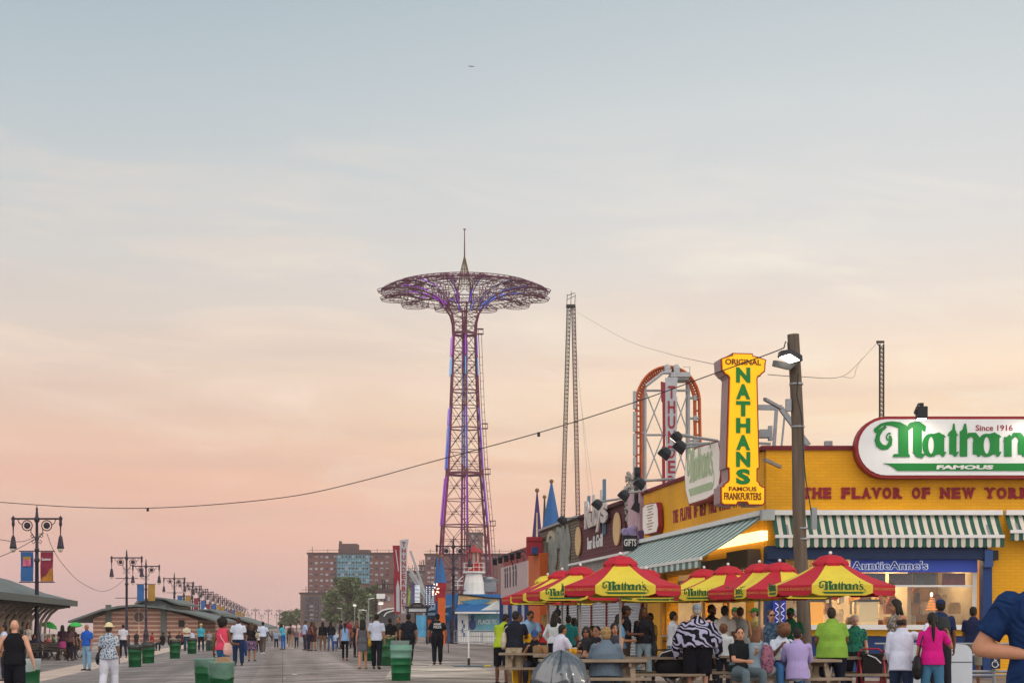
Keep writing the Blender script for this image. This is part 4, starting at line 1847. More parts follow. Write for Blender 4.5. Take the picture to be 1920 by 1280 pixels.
# round boards
M_DISC = mat('cream_disc', 'cfae80', 0.7, 0, 0.05)
for (x, y, rx, ry, lb) in ((1087, 1014, 7, 27, 'cream round board nearer the carved grey front'), (1160, 991, 10, 31, 'larger cream round board beside the purple poster panel')):
    zc = lz(x, y)
    r = ry / F * LT(x).y
    d = MB()
    d.T = Matrix.Translation((0, 0.05, 0)) @ Matrix.Rotation(-math.pi / 2, 4, 'X')
    d.lathe([(r, 0), (r, 0.05)], 40)
    o = d.build('round_board', M_DISC, None, loc=CC + D * lt(x) + V((0, 0, zc)), rotz=AD)
    tag(o, lb, 'sign')
FL = lambda px_, py_, out: frame(LP(px_, py_, out), -D, (0, 0, 1), NL)
t = thing('bar_sign', 'raised metal letters spelling the bar name above the maroon wall', 'sign')
M_LETT = mat('letter_metal', 'c4c0bc', 0.4, 0.2, 0.1)
for i, (ch, x, yb_, h) in enumerate((('R', 1103, 988, 1.1), ('u', 1111, 985, 0.8), ('b', 1118, 982, 1.2), ('y', 1124, 981, 0.85), ("'", 1129, 978, 1.2), ('s', 1134, 977, 1.1))):
    g = MB()
    g.text(ch, FL(x, yb_, 0.15), h, 0.06, 0.03, width=1.25 if ch != "'" else 0.3)
    g.build('letter', M_LETT, t)
g = MB()
g.box(LP(1133, 950, 0.05), (0.12, 0.5, 2.2))
g.box(LP(1104, 952, 0.05), (0.12, 0.4, 1.0))
g.build('backing_post', mat('post_bluegrey', '56748c', 0.5), t)
t = thing('bar_lettering', 'small white lettering on the maroon wall under the bar name', 'sign')
g = MB()
g.text('bar & Grill', FL(1116, 1026, 0.02), 0.5, 0.03, 0.02, width=3.2)
g.build('lettering', M_WHITE, t)
t = thing('hanging_sign', 'dark hanging sign with white lettering at the end of the bar', 'sign')
g = MB()
g.box(LP(1181, 1018, 0.5), (0.52, 0.2, 0.55))
g.build('panel', M_DARK, t)
g = MB()
g.text('GIFTS', frame(LP(1181, 1023, 0.5) + V((0, -0.11, 0)), (1, 0, 0), (0, 0, 1), (0, -1, 0)), 0.24, 0.03, 0.02, width=0.44)
g.build('lettering', M_WHITE, t)
g = MB()
for i in range(12):
    g.ell(LP(1181, 1005, 0.5) + V((random.uniform(-.22, .22), 0, random.uniform(-.08, .3))), (0.14, 0.1, 0.12), 7, 5)
g.build('figure_trim', mat('lilac_trim', '8a80a8', 0.6), t)

# rooftop figure at the end of the bar: a skewer-like stack of pale rings
t = thing('rooftop_sculpture', 'knobbly pale figure standing on the roof beside a black speaker', 'sculpture', LP(1186, 935, -0.3))
g = MB()
rr = random.Random(4)
for i in range(150):
    z = rr.uniform(-1.0, 1.0)
    a = rr.uniform(0, 6.28)
    w = 0.22 + 0.08 * math.cos(z * 2)
    g.ell((w * math.cos(a), w * math.sin(a), z), rr.uniform(0.04, 0.09), 7, 5)
g.ell((0, 0, 0), (0.22, 0.22, 0.95), 10, 8)
g.build('figure', mat('knobbly_paint', '9a948e', 0.7, 0, 0.6, 6.0), t, True)
t = thing('rooftop_speaker', 'tall black speaker column on the roof edge', 'speaker', LP(1195, 920, 0.1))
g = MB()
g.box((0, 0, 0.1), (0.22, 0.3, 1.5))
g.box((-0.05, -0.25, -0.6), (0.3, 0.3, 0.3), Matrix.Rotation(0.5, 3, 'Y'))
g.build('cabinet', M_DARK, t)
g = MB()
for z in (0.6, 0.2, -0.2):
    g.ell((0, -0.16, z), (0.09, 0.03, 0.09), 10, 6)
g.build('cone', mat('speaker_cone', '14151a', 0.7), t)

# floodlights on long arms over the row
M_LIT = glow('flood_lit', 'fff6e0', 6.0)


def arm_flood(label, hx_, hy, ax, ay, out, lit=False, size=1.0, dbl=False):
    h = LP(hx_, hy, out)
    a = LP(ax, ay, -0.2)
    t = thing('floodlight', label, 'floodlight', h, group='floodlights on long arms over the shop roofs')
    g = MB()
    g.tube([(0, 0, 0.05), a - h], 0.045, 6)
    g.build('arm', M_STEEL, t)
    g = MB()
    R = Matrix.Rotation(0.7, 4, 'Y') @ Matrix.Rotation(0.4, 4, 'X')
    g.T = R
    s = 0.22 * size
    g.lathe([(s * 0.5, s * 0.6), (s * 1.0, s * 0.2), (s * 1.15, -s * 0.5), (s * 1.1, -s * 0.6), (s * 0.6, -s * 0.62)], 4, ph=0.8)
    g.build('housing', M_DARK, t)
    g = MB()
    g.T = R
    g.lathe([(s * 0.95, -s * 0.63), (s * 0.95, -s * 0.66)], 4, ph=0.8)
    g.build('lens', M_LIT if lit else M_LAMPGLASS, t)
    return t


arm_flood('black floodlight over the carved grey front', 1055, 974, 1090, 969, 1.6)
arm_flood('black floodlight in front of the bar name letters', 1121, 944, 1165, 934, 1.8)
arm_flood('black floodlight beside the knobbly roof figure', 1171, 927, 1215, 919, 1.7)
arm_flood('black floodlight beside the tall speaker column', 1201, 905, 1262, 897, 1.7)
arm_flood('black floodlight hanging before the coaster name board', 1248, 848, 1330, 832, 2.0)
arm_flood('lit floodlight uppermost before the coaster frame', 1270, 818, 1345, 826, 2.0, True, 0.9)
arm_flood('black floodlight just under the lit one', 1276, 836, 1345, 830, 2.0)

# ------------------------------------------------------------------ the yellow restaurant
M_YBRICK = brick_mat('yellow_painted_brick', 'e6a614', 'dfa012', 'd3960f', 0.30, 0.085, 0.009, 'XZ', 0.6, 0.22, 0.16, 0.5, 0.5)
M_COPE = mat('coping_maroon2', '6e1f2e', 0.65, 0, 0.08)
rest = thing('restaurant_building', 'yellow brick corner restaurant with striped awnings', 'building')


def FX(px, Y=CY):
    return (px - 960) / F * Y


def FZ(py, Y=CY):
    return EYE + (HZ - py) / F * Y


ZT = FZ(843)
x_end = FX(2300)
cx0 = CC.x
g = MB()
g.box(((cx0 + x_end) / 2, CY + 0.2, (ZT + FZ(1026)) / 2), (x_end - cx0, 0.4, ZT - FZ(1026)))
g.box(((FX(1840) + x_end) / 2, CY + 0.2, (FZ(1026) - 0.002) / 2), (x_end - FX(1840), 0.396, FZ(1026) - 0.002))
g.build('front_wall', M_YBRICK, rest)
# side wall in its own frame
g = MB()
tl = lt(1207)
g.box((tl / 2 + 0.1, -0.2, (ZT + 3.05) / 2), (tl - 0.2, 0.4, ZT - 3.05))
tq = lt(1250)
g.box(((tq + tl) / 2, -0.2, 1.52), (tl - tq, 0.396, 3.04))
g.build('side_wall', M_YBRICK, rest, loc=CC, rotz=AD)
g = MB()
g.box(((cx0 + x_end) / 2 - 0.05, CY + 0.2, ZT + 0.05), (x_end - cx0 + 0.2, 0.56, 0.11))
g.build('coping', M_COPE, rest)
g = MB()
g.box((tl / 2 + 0.15, -0.2, ZT + 0.05), (tl, 0.56, 0.11))
g.build('coping', M_COPE, rest, loc=CC, rotz=AD)
g = MB()
g.quad((cx0 + 0.3, CY + 0.3, ZT - 0.3), (x_end, CY + 0.3, ZT - 0.3), (x_end, CY + 18, ZT - 0.3), (cx0 - 2, CY + 18, ZT - 0.3))
g.build('roof', mat('roof_felt', '4a4644', 0.9), rest)
# inside
M_CREAM = mat('cream_wall', 'cdc3aa', 0.7, 0, 0.1)
g = MB()
p1 = CC + D * lt(1252) - NL * 4.5
g.quad((FX(1470), CY + 5, 0.02), (FX(1840), CY + 5, 0.02), (FX(1840), CY + 0.4, 0.02), (cx0 + 0.4, CY + 0.4, 0.02))
g.build('floor', mat('tile_floor', '7a6a58', 0.5), rest)
g = MB()
bw = CC + D * 0.6 - NL * 4.2
ew = CC + D * tq - NL * 4.2
g.ext([V((ew.x, ew.y, 0)), V((bw.x, bw.y, 0)), V((bw.x, bw.y, 3.6)), V((ew.x, ew.y, 3.6))], -NL * 0.1)
a = CC + D * tq
g.ext([V((a.x, a.y, 0)) - NL * 0.4, V((ew.x, ew.y, 0)), V((ew.x, ew.y, 3.6)), V((a.x, a.y, 3.6)) - NL * 0.4], D * 0.1)
g.quad((FX(1845), CY + 0.4, 0), (FX(1845), CY + 4.6, 0), (FX(1845), CY + 4.6, 3.6), (FX(1845), CY + 0.4, 3.6))
g.build('inner_wall', M_CREAM, rest)
g = MB()
g.quad((bw.x, CY + 4.6, 0), (FX(1850), CY + 4.6, 0), (FX(1850), CY + 4.6, 3.6), (bw.x, CY + 4.6, 3.6))
g.build('back_wall', mat('shop_back', '8a6c48', 0.6, 0, 0.55, 1.6), rest)
g = MB()
g.ext([V((a.x, a.y, 3.55)) - NL * 0.4, V((ew.x, ew.y, 3.55)), V((bw.x, bw.y, 3.55)), V((FX(1850), CY + 4.6, 3.55)), V((FX(1850), CY + 0.4, 3.55)), V((cx0 + 0.4, CY + 0.4, 3.55))], (0, 0, 0.06))
g.build('ceiling', mat('ceiling_cream', 'b9ad92', 0.8), rest)
M_TUBE = glow('ceiling_tube', 'ffd8a4', 46.0)
for i in range(4):
    p = CC + D * (1.5 + i * 2.2) - NL * 1.8
    g = MB()
    g.box((0, 0, 0), (1.3, 0.4, 0.06))
    g.build('ceiling_lamp', M_TUBE, rest, loc=(p.x, p.y, 3.48), rotz=AD)
for i in range(4):
    g = MB()
    g.box((0, 0, 0), (0.9, 0.3, 0.06))
    g.build('ceiling_lamp', M_TUBE, rest, loc=(FX(1560 + i * 75), CY + 2.4, 3.48))
# side counter
g = MB()
g.box((tq / 2 + 0.3, -0.25, 0.5), (tq - 0.7, 0.5, 1.0))
g.build('side_counter', mat('counter_pink', '9a6a5c', 0.6), rest, loc=CC, rotz=AD)
g = MB()
g.box((tq / 2 + 0.3, -0.2, 1.03), (tq - 0.6, 0.7, 0.06))
g.build('counter_top', M_STEEL, rest, loc=CC, rotz=AD)
for tt in (2.2, 4.6, 7.0):
    g = MB()
    g.box((tt, -0.2, 2.05), (0.14, 0.2, 2.0))
    g.build('post', mat('post_ochre', 'b07a18', 0.6), rest, loc=CC, rotz=AD)
g = MB()
g.box((tq + 0.25, 0.06, 1.6), (0.3, 0.14, 3.0))
g.build('post', mat('post_ochre', 'b07a18', 0.6), rest, loc=CC, rotz=AD)
g = MB()
for k_, (tt, zz_) in enumerate(((tq - 0.9, 2.5), (tq - 2.2, 2.6), (tq - 3.6, 2.6))):
    g.box((tt, -0.32, zz_), (0.9, 0.08, 0.7))
g.build('menu_board', mat('menu_board', '51493c', 0.5, 0, 0.5, 5.0), rest, loc=CC, rotz=AD)
# hood boxes and lit fascia on the side
for t0_, t1_, z0_, z1_, o_ in ((0.5, 2.6, 2.95, 3.45, 0.35), (2.7, 5.6, 2.85, 3.3, 0.3)):
    g = MB()
    g.box(((t0_ + t1_) / 2, o_ / 2 + 0.02, (z0_ + z1_) / 2), (t1_ - t0_, o_, z1_ - z0_))
    g.build('hood_box', mat('hood_brown', '5b5048', 0.6, 0.2), rest, loc=CC, rotz=AD)
M_FLUO = glow('fluorescent', 'ffdc98', 2.2)
for i in range(4):
    g = MB()
    g.box((0.55 + i * 1.55, 0.12, 3.78), (1.45, 0.2, 0.26))
    g.build('strip_lamp', M_FLUO, rest, loc=CC, rotz=AD)
# corner column and window surround
g = MB()
g.box((cx0 + 0.21, CY - 0.0, 1.73), (0.5, 0.5, 3.46))
g.build('corner_column', M_NAVY, rest)
g = MB()
g.box(((cx0 + FX(1838)) / 2, CY - 0.2, (FZ(1024) + FZ(1049)) / 2), (FX(1838) - cx0 + 0.1, 0.5, FZ(1024) - FZ(1049)))
g.build('header_beam', mat('navy_dark', '152a4c', 0.6), rest)
g = MB()
g.box((FX(1845), CY - 0.15, 1.7), (0.24, 0.36, 3.4))
g.build('window_jamb', M_NAVY, rest)
g = MB()
g.box((FX(1844), CY - 0.4, FZ(1048)), (0.22, 0.2, 0.45))
g.build('junction_box', mat('navy_box', '2c4a80', 0.5), rest)
g = MB()
g.box((FX(1826), CY - 0.05, (FZ(1072) + FZ(1172)) / 2), (0.09, 0.1, FZ(1072) - FZ(1172)))
g.box((FX(1710), CY - 0.02, FZ(1098)), (FX(1826) - FX(1594), 0.06, 0.05))
g.build('window_frame', M_WHITE, rest)
g = MB()
g.quad((FX(1470), CY + 0.02, FZ(1165)), (FX(1824), CY + 0.02, FZ(1165)), (FX(1824), CY + 0.02, FZ(1074)), (FX(1470), CY + 0.02, FZ(1074)))
g.build('window_pane', glass_mat('shop_glass', 'e6e6e2', 0.94), rest)
g = MB()
g.box(((FX(1470) + FX(1832)) / 2, CY - 0.2, FZ(1175)), (FX(1832) - FX(1470), 0.6, 0.13))
g.build('window_ledge', M_WHITE, rest)
g = MB()
g.box(((FX(1470) + FX(1832)) / 2, CY - 0.05, FZ(1184)), (FX(1832) - FX(1470), 0.3, 0.2))
g.build('yellow_band', M_YELLOW, rest)
g = MB()
g.box(((FX(1470) + FX(1832)) / 2, CY - 0.03, 0.55), (FX(1832) - FX(1470), 0.26, 1.1))
g.build('front_base', M_NAVY, rest)
g = MB()
g.box((FX(1859), CY - 0.15, FZ(1041)), (0.2, 0.3, 0.26))
o = g.build('wall_speaker', M_DARK)
tag(o, 'small black box speaker on the yellow brick pillar', 'speaker')
# things seen behind the glass
M_WARM = [mat('warm_%d' % i, c, 0.6, 0, 0.3, 4) for i, c in enumerate(('6a5a3c', 'b89a5a', '8a4a2c', 'd8cfb8', '4a4438', 'a8762c'))]
rr = random.Random(12)
for i in range(95):
    x = FX(rr.uniform(1530, 1815))
    w, h = rr.uniform(0.05, 0.26), rr.uniform(0.08, 0.42)
    y = CY + rr.uniform(1.0, 4.2)
    g = MB()
    g.box((0, 0, h / 2), (w, 0.3, h))
    g.box((0, -0.02, h + 0.03), (w * 0.8, 0.25, 0.06))
    o = g.build('shop_fitting', [M_WARM[i % 6]], None, loc=(x, y, rr.choice((1.0, 1.35, 1.7, 2.0))))
    tag(o, 'kitchen fitting in warm light behind the shop glass', 'fitting', 'kitchen fittings behind the glass')
g = MB()
g.box((FX(1660), CY + 2.8, 0.52), (4.6, 0.7, 1.0))
tag(g.build('back_counter', M_STEEL), 'long steel counter behind the shop glass', 'counter')
ch = thing('tiered_lamp', 'tiered golden lamp glowing behind the shop glass', 'lamp', (FX(1763), CY + 0.9, FZ(1142)))
g = MB()
for k_ in range(5):
    r = 0.17 - k_ * 0.03
    g.lathe([(r, k_ * 0.075), (r * 0.9, k_ * 0.075 + 0.03), (r * 0.6, k_ * 0.075 + 0.04)], 12)
g.build('tiers', glow('golden_glow', 'e8943a', 0.9), ch)
g = MB()
g.ell((0, 0, 0.42), (0.04, 0.04, 0.06), 8, 6)
g.build('bulb', glow('bulb_warm', 'ffe8c0', 4.0), ch)
for i, (x, c) in enumerate(((1536, 'ffae3a'), (1640, 'ffb85a'))):
    d = thing('food_case', ('glowing food case near the wooden pole', 'cream warming box on the counter')[i], 'food case', (FX(x), CY + 0.9, 1.34))
    g = MB()
    g.box((0, 0, 0.35), (0.5, 0.4, 0.66))
    g.build('case_body', glow('case_glow_%d' % i, ('d8912c', 'c9b48a')[i], (1.0, 0.5)[i]), d)
    g = MB()
    g.box((0, 0, 0.72), (0.6, 0.5, 0.06))
    g.build('lid', M_DARK, d)
# paper menus above the glass
for i, (x, c) in enumerate(((1690, '5a4a4c'), (1735, '4a4c50'), (1790, '7c2c30'), (1640, '46506a'))):
    g = MB()
    g.box((0, 0, 0), (0.62, 0.02, 0.32))
    o = g.build('window_poster', mat('poster_%d' % i, c, 0.5, 0, 0.6, 5), None, loc=(FX(x), CY + 0.1, FZ(1085)))
    tag(o, 'dim poster hung behind the top of the shop glass', 'poster', 'posters behind the glass')

# shop sign over the glass
t = thing('shop_sign', 'blue sign band with white edged blue lettering over the glass', 'sign', (0, CY - 0.12, 0))
g = MB()
g.box(((FX(1592) + FX(1829)) / 2, 0, FZ(1061)), (FX(1829) - FX(1592), 0.12, 0.33))
g.build('panel', glow('sign_blue', '2444a4', 0.18), t)  # faint glow added to the panel against the awning's shade
tf = frame((FX(1665), -0.065, FZ(1067)), (1, 0, 0), (0, 0, 1), (0, -1, 0))
g = MB()
g.text("AuntieAnne's", tf, 0.205, 0.02, 0.056, width=2.06)
g.build('letter_edge', glow('letter_edge_lit', 'c8d0e4', 0.35), t)  # glow added so the white edge stays bright under the awning
g = MB()
tf2 = frame((FX(1665), -0.065, FZ(1067)), (1, 0, 0), (0, 0, 1), (0, -1, 0))
g.text("AuntieAnne's", tf2, 0.20, 0.03, 0.012, width=2.0)
g.build('letter_face', mat('letter_blue', '27408c', 0.5), t)

# neon panel on the corner column
t = thing('neon_sign', 'blue panel with squiggly white neon beside the counter', 'sign', (FX(1457), CY - 0.36, 0))
g = MB()
g.box((0, 0, FZ(1160)), (0.34, 0.06, 1.0))
g.build('panel', mat('neon_panel', '2c3aa0', 0.5), t)
g = MB()
for sx in (-0.07, 0.08):
    g.tube([(sx + 0.05 * math.sin(i * 1.7 + sx * 20), -0.05, FZ(1130) - i * 0.05) for i in range(17)], 0.011, 5)
g.build('neon_tube', glow('neon_white', 'c4c8f0', 0.45), t)


# awnings ------------------------------------------------------------
M_AWG = mat('awning_green', '265248', 0.75, 0, 0.06)
M_AWW = mat('awning_white', 'c6bfb2', 0.75, 0, 0.05)


def awning(label, org, ux, out, length, z0, z1, depth, stripe, drop, par=None, scal=True, m1=M_AWG, m2=M_AWW):
    """striped awning hung from z0 at the wall to z1 at depth"""
    t = thing('striped_awning', label, 'awning')
    n = max(2, int(round(length / stripe)))
    sw = length / n
    ux, out = V(ux).normalized(), V(out).normalized()
    g = MB()
    for i in range(n):
        g.cur = i % 2
        a = V(org) + ux * (i * sw)
        b_ = V(org) + ux * ((i + 1) * sw)
        m = 4
        for k in range(m):
            f0, f1 = k / m, (k + 1) / m
            sag0, sag1 = -0.05 * math.sin(math.pi * f0), -0.05 * math.sin(math.pi * f1)
            za, zb = z0 + (z1 - z0) * f0 + sag0, z0 + (z1 - z0) * f1 + sag1
            g.quad(a + out * depth * f0 + V((0, 0, za)), b_ + out * depth * f0 + V((0, 0, za)), b_ + out * depth * f1 + V((0, 0, zb)), a + out * depth * f1 + V((0, 0, zb)))
    g.build('fabric', [m1, m2], t)
    g = MB()
    e = V(org) + out * (depth + 0.02)
    for i in range(n):
        g.cur = i % 2
        a, b_ = e + ux * (i * sw), e + ux * ((i + 1) * sw)
        zl = z1 - drop
        g.quad(a + V((0, 0, z1)), b_ + V((0, 0, z1)), b_ + V((0, 0, zl)), a + V((0, 0, zl)))
        if scal:
            c = (a + b_) / 2
            rad = sw / 2
            pts = [c + ux * (-rad * math.cos(q * math.pi / 6)) + V((0, 0, zl - 0.045 * math.sin(q * math.pi / 6))) for q in range(7)]
            g.add(pts, [tuple(range(7))])
    g.build('valance', [m1, m2], t)
    g = MB()
    g.bar(e + V((0, 0, z1)), e + ux * length + V((0, 0, z1)), 0.07, 0.085)
    g.build('front_bar', M_WHITE, t)
    for f_ in (0.06, 0.94):
        g = MB()
        g.bar(V(org) + ux * length * f_ + V((0, 0, z0 - 0.12)), e + ux * length * f_ + V((0, 0, z1 - 0.03)), 0.05)
        g.build('arm', M_STEEL, t)
    return t


Z0 = FZ(964)
awning('retracted green and white awning over the blue framed window', (FX(1447), CY, 0), (1, 0, 0), (0, -1, 0), FX(1871) - FX(1447), Z0, FZ(1005, CY - .55), 0.55, 0.115, 0.25)
awning('short green and white awning beyond the blue framed window', (FX(1884), CY, 0), (1, 0, 0), (0, -1, 0), 4.0, Z0, FZ(996, CY - .45), 0.45, 0.115, 0.2)
awning('extended pale awning along the side counter', CC, D, NL, lt(1197), Z0, 3.17, 1.78, 0.34, 0.2, m1=mat('awning_faded_green', '5c7a74', 0.75, 0, 0.15), m2=mat('awning_pale', 'bcc8c6', 0.75, 0, 0.12))
t = thing('awning_cassette', 'long white awning box running round the restaurant corner', 'awning box')
g = MB()
g.box(((FX(1440) + FX(1877)) / 2, CY - 0.08, FZ(961)), (FX(1877) - FX(1440), 0.16, 0.13))
g.box((FX(1884) + 2, CY - 0.08, FZ(961)), (4.0, 0.16, 0.13))
g.build('front_box', M_WHITE, t)
g = MB()
g.box((lt(1197) / 2, 0.1, FZ(961)), (lt(1197), 0.2, 0.13))
g.build('side_box', M_WHITE, t, loc=CC, rotz=AD)
g = MB()
p = CC + NL * 0.1
g.box((p.x + 0.1, p.y - 0.15, FZ(966)), (0.34, 0.36, 0.28))
g.build('corner_cap', mat('cap_grey', 'a9b2b2', 0.6), t)

# lettering on the walls
t = thing('wall_lettering', 'dark red raised lettering across the yellow front wall', 'lettering')
M_LRED = mat('letter_darkred', '8c1c2c', 0.6, 0, 0.05)


SERIF = {'T': ((0, .07, .5),), 'H': ((-.31, .07, .36), (.31, .07, .36), (-.31, .93, .36), (.31, .93, .36)), 'E': ((-.3, .07, .3), (-.3, .93, .3)), 'F': ((-.26, .07, .42), (-.3, .93, .3)), 'L': ((-.28, .07, .3), (-.25, .93, .42)), 'A': ((-.33, .07, .34), (.33, .07, .34)), 'V': ((-.33, .93, .34), (.33, .93, .34)), 'R': ((-.27, .07, .4), (.34, .07, .26), (-.33, .93, .2)), 'N': ((-.3, .07, .36), (-.36, .93, .24), (.3, .93, .36)), 'W': ((-.36, .93, .26), (.36, .93, .26), (0, .93, .2)), 'Y': ((-.33, .93, .34), (.33, .93, .34), (0, .07, .45)), 'K': ((-.28, .07, .4), (-.28, .93, .4), (.33, .07, .3), (.33, .93, .3)), 'I': ((0, .07, .9), (0, .93, .9))}


def slabtext(words, xs, ybase, h):
    for w, (xa, xb) in zip(words, xs):
        g = MB()
        wid = {'W': 1.35, 'I': 0.5, 'O': 1.05, 'N': 1.1, 'H': 1.1}
        tot = sum(wid.get(c, 1.0) for c in w)
        x = FX(xa)
        for q, c in enumerate(w):
            cw = wid.get(c, 1.0) / tot * (xb - xa) / 70
            g.text(c, frame((x + cw / 2, CY, FZ(ybase)), (1, 0, 0), (0, 0, 1), (0, -1, 0)), h, 0.04, 0.06, width=cw * 0.82)
            for fx_, fz_, sw in SERIF.get(c, ()):
                g.box((x + cw * (0.5 + fx_), CY - 0.0215, FZ(ybase) + h * fz_), (cw * sw, 0.0415, h * 0.15))
            x += cw
        g.build('word', M_LRED, t)


slabtext(['THE', 'FLAVOR', 'OF', 'NEW', 'YORK', 'SINCE'], [(1504, 1560), (1576, 1692), (1708, 1745), (1761, 1829), (1845, 1932), (1950, 2040)], 933, 0.265)
t = thing('wall_lettering', 'pinkish red raised lettering along the shaded side wall', 'lettering')
tt = frame(LZ(1325, FZ(934), 0.0), -D, (0, 0, 1), NL)
g = MB()
_s = 'THE FLAVOR OF NEW YORK SINCE 1916'
_cw = (lt(1262) - lt(1393)) / len(_s)
for i, c in enumerate(_s):
    if c != ' ':
        g.text(c, frame(CC + D * (lt(1262) - _cw * (i + 0.5)) + V((0, 0, FZ(934))), -D, (0, 0, 1), NL), 0.40, 0.02, 0.03, width=_cw * (0.35 if c in 'I1' else 0.72))
g.build('lettering', mat('letter_pinkred', '8c2a3c', 0.6), t)


# the script logo, drawn with strokes --------------------------------
def logo_polys():
    """strokes of the script name in units of its x-height drawing (x right, y up), each a polygon"""
    polys = []

    def ribbon(pts, w):
        n = len(pts)
        ws = w if isinstance(w, (list, tuple)) else [w] * n
        for i in range(n - 1):
            a, b_ = V((*pts[i], 0)), V((*pts[i + 1], 0))
            pa, pb = pts[max(i - 1, 0)], pts[min(i + 2, n - 1)]
            t0 = V((pts[i + 1][0] - pa[0], pts[i + 1][1] - pa[1], 0)).normalized()
            t1 = V((pb[0] - pts[i][0], pb[1] - pts[i][1], 0)).normalized()
            n0, n1 = V((-t0.y, t0.x, 0)), V((-t1.y, t1.x, 0))
            polys.append([a + n0 * ws[i] / 2, a - n0 * ws[i] / 2, b_ - n1 * ws[i + 1] / 2, b_ + n1 * ws[i + 1] / 2])

    def arc(cx, cy, rx, ry, a0, a1, n=14):
        return [(cx + rx * math.cos(math.radians(a0 + (a1 - a0) * i / n)), cy + ry * math.sin(math.radians(a0 + (a1 - a0) * i / n))) for i in range(n + 1)]

    def ring(cx, cy, rx, ry, wx):
        p = arc(cx, cy, rx, ry, 0, 360, 26)
        ribbon(p, [wx * (0.45 + 0.55 * abs(math.cos(2 * math.pi * i / 26))) for i in range(27)])

    def stem(x, y0, y1, w):
        polys.append([V((x - w / 2, y0, 0)), V((x + w / 2, y0, 0)), V((x + w / 2, y1, 0)), V((x - w / 2, y1, 0))])

    def foot(x, y, w, h=22):
        polys.append([V((x - w / 2, y, 0)), V((x + w / 2, y, 0)), V((x + w / 2 - 8, y + h, 0)), V((x - w / 2 + 8, y + h, 0))])

    def flick(x, w=46):
        polys.append([V((x, 22, 0)), V((x + 10, 0, 0)), V((x + w * 0.6, 6, 0)), V((x + w, 42, 0)), V((x + w * 0.55, 36, 0))])

    # N with its curl   (x from 320, baseline 465 in the drawing)
    polys.append([V((333 + 20 * math.cos(q), 200 + 22 * math.sin(q), 0)) for q in [i * math.pi / 6 for i in range(12)]])
    ribbon([(333, 200), (342, 218), (368, 240), (410, 250), (450, 250), (500, 240), (540, 215), (560, 190)], [26, 26, 22, 26, 34, 46, 54, 58])
    ribbon([(440, 172), (428, 178), (416, 170), (408, 150), (414, 128), (424, 132)], [10, 14, 10, 8, 10, 14])
    ribbon([(434, 160), (440, 130), (434, 95), (410, 72), (378, 72), (350, 92), (338, 125), (345, 165), (372, 205), (405, 228)], [16, 24, 32, 34, 40, 44, 38, 30, 26, 20])
    stem(535, 14, 225, 74)
    foot(520, 0, 130)
    ribbon([(556, 200), (590, 236), (640, 244), (690, 215), (694, 190)], [24, 40, 54, 40, 10])
    stem(640, 30, 225, 66)
    ribbon([(610, 40), (640, 20), (672, 8), (696, 22)], [14, 40, 36, 12])
    # a
    ring(742, 88, 44, 76, 44)
    stem(812, 20, 168, 56)
    ribbon([(752, 160), (800, 168), (850, 150)], [20, 34, 8])
    flick(812)
    # t
    stem(905, 20, 185, 54)
    polys.append([V((878, 185, 0)), V((932, 185, 0)), V((922, 205, 0)), V((918, 250, 0)), V((908, 250, 0)), V((900, 205, 0))])
    polys.append([V((866, 158, 0)), V((944, 158, 0)), V((936, 176, 0)), V((872, 180, 0))])
    flick(905)
    # h
    stem(985, 4, 190, 56)
    polys.append([V((957, 190, 0)), V((1013, 190, 0)), V((1004, 250, 0)), V((992, 250, 0)), V((978, 205, 0))])
    ribbon([(1000, 130), (1030, 166), (1066, 164), (1086, 130), (1086, 100)], [14, 34, 44, 54, 56])
    stem(1082, 20, 112, 54)
    flick(1082)
    # a
    ring(1160, 88, 46, 76, 44)
    stem(1226, 20, 168, 56)
    ribbon([(1170, 160), (1215, 168), (1266, 150)], [20, 34, 8])
    flick(1226)
    # n
    stem(1318, 4, 150, 56)
    polys.append([V((1280, 118, 0)), V((1330, 168, 0)), V((1346, 150, 0)), V((1346, 130, 0))])
    ribbon([(1340, 130), (1366, 166), (1402, 164), (1424, 130), (1424, 100)], [14, 34, 44, 54, 56])
    stem(1420, 20, 112, 54)
    flick(1420)
    # apostrophe and s
    polys.append([V((1492 + 18 * math.cos(q), 236 + 18 * math.sin(q), 0)) for q in [i * math.pi / 6 for i in range(12)]])
    ribbon([(1505, 236), (1500, 210), (1484, 196)], [18, 14, 4])
    ribbon([(1580, 140), (1568, 164), (1540, 172), (1508, 158), (1506, 124), (1540, 96), (1580, 76), (1588, 40), (1556, 8), (1516, 6), (1490, 30), (1500, 52)], [18, 18, 24, 34, 44, 52, 48, 38, 24, 20, 22, 18])
    ribbon([(1588, 40), (1640, 20), (1668, -30), (1640, -70), (1560, -90)], [18, 16, 14, 10, 4])
    return polys


LOGO = logo_polys()
LOGO_W = (320, 1670)


def logo(g, T, width, thick, edge=True):
    """the name and its underline ribbon; T has x right, y up, z out; origin at baseline centre"""
    k = width / (LOGO_W[1] - LOGO_W[0])
    xc = sum(LOGO_W) / 2
    d = thick * 0.02
    for i, p in enumerate(LOGO):
        top = thick + (i % 37) * d * 0.3
        pts = [T @ V(((v.x - xc) * k, v.y * k, 0.0)) for v in p]
        vec = (T.to_3x3() @ V((0, 0, top)))
        g.ext(pts, vec)
    sw = [(385, -48), (1560, -48), (1640, -72), (1560, -104), (490, -104), (455, -76), (420, -58)]
    g.ext([T @ V(((x - xc) * k, y * k, 0)) for x, y in sw], T.to_3x3() @ V((0, 0, thick)))


def logo_sub(g, T, width, thick):
    k = width / (LOGO_W[1] - LOGO_W[0])
    g.text('FAMOUS', T @ Matrix.Translation((0, -93 * k, thick)), 30 * k, 0.004, 0.03, width=430 * k)


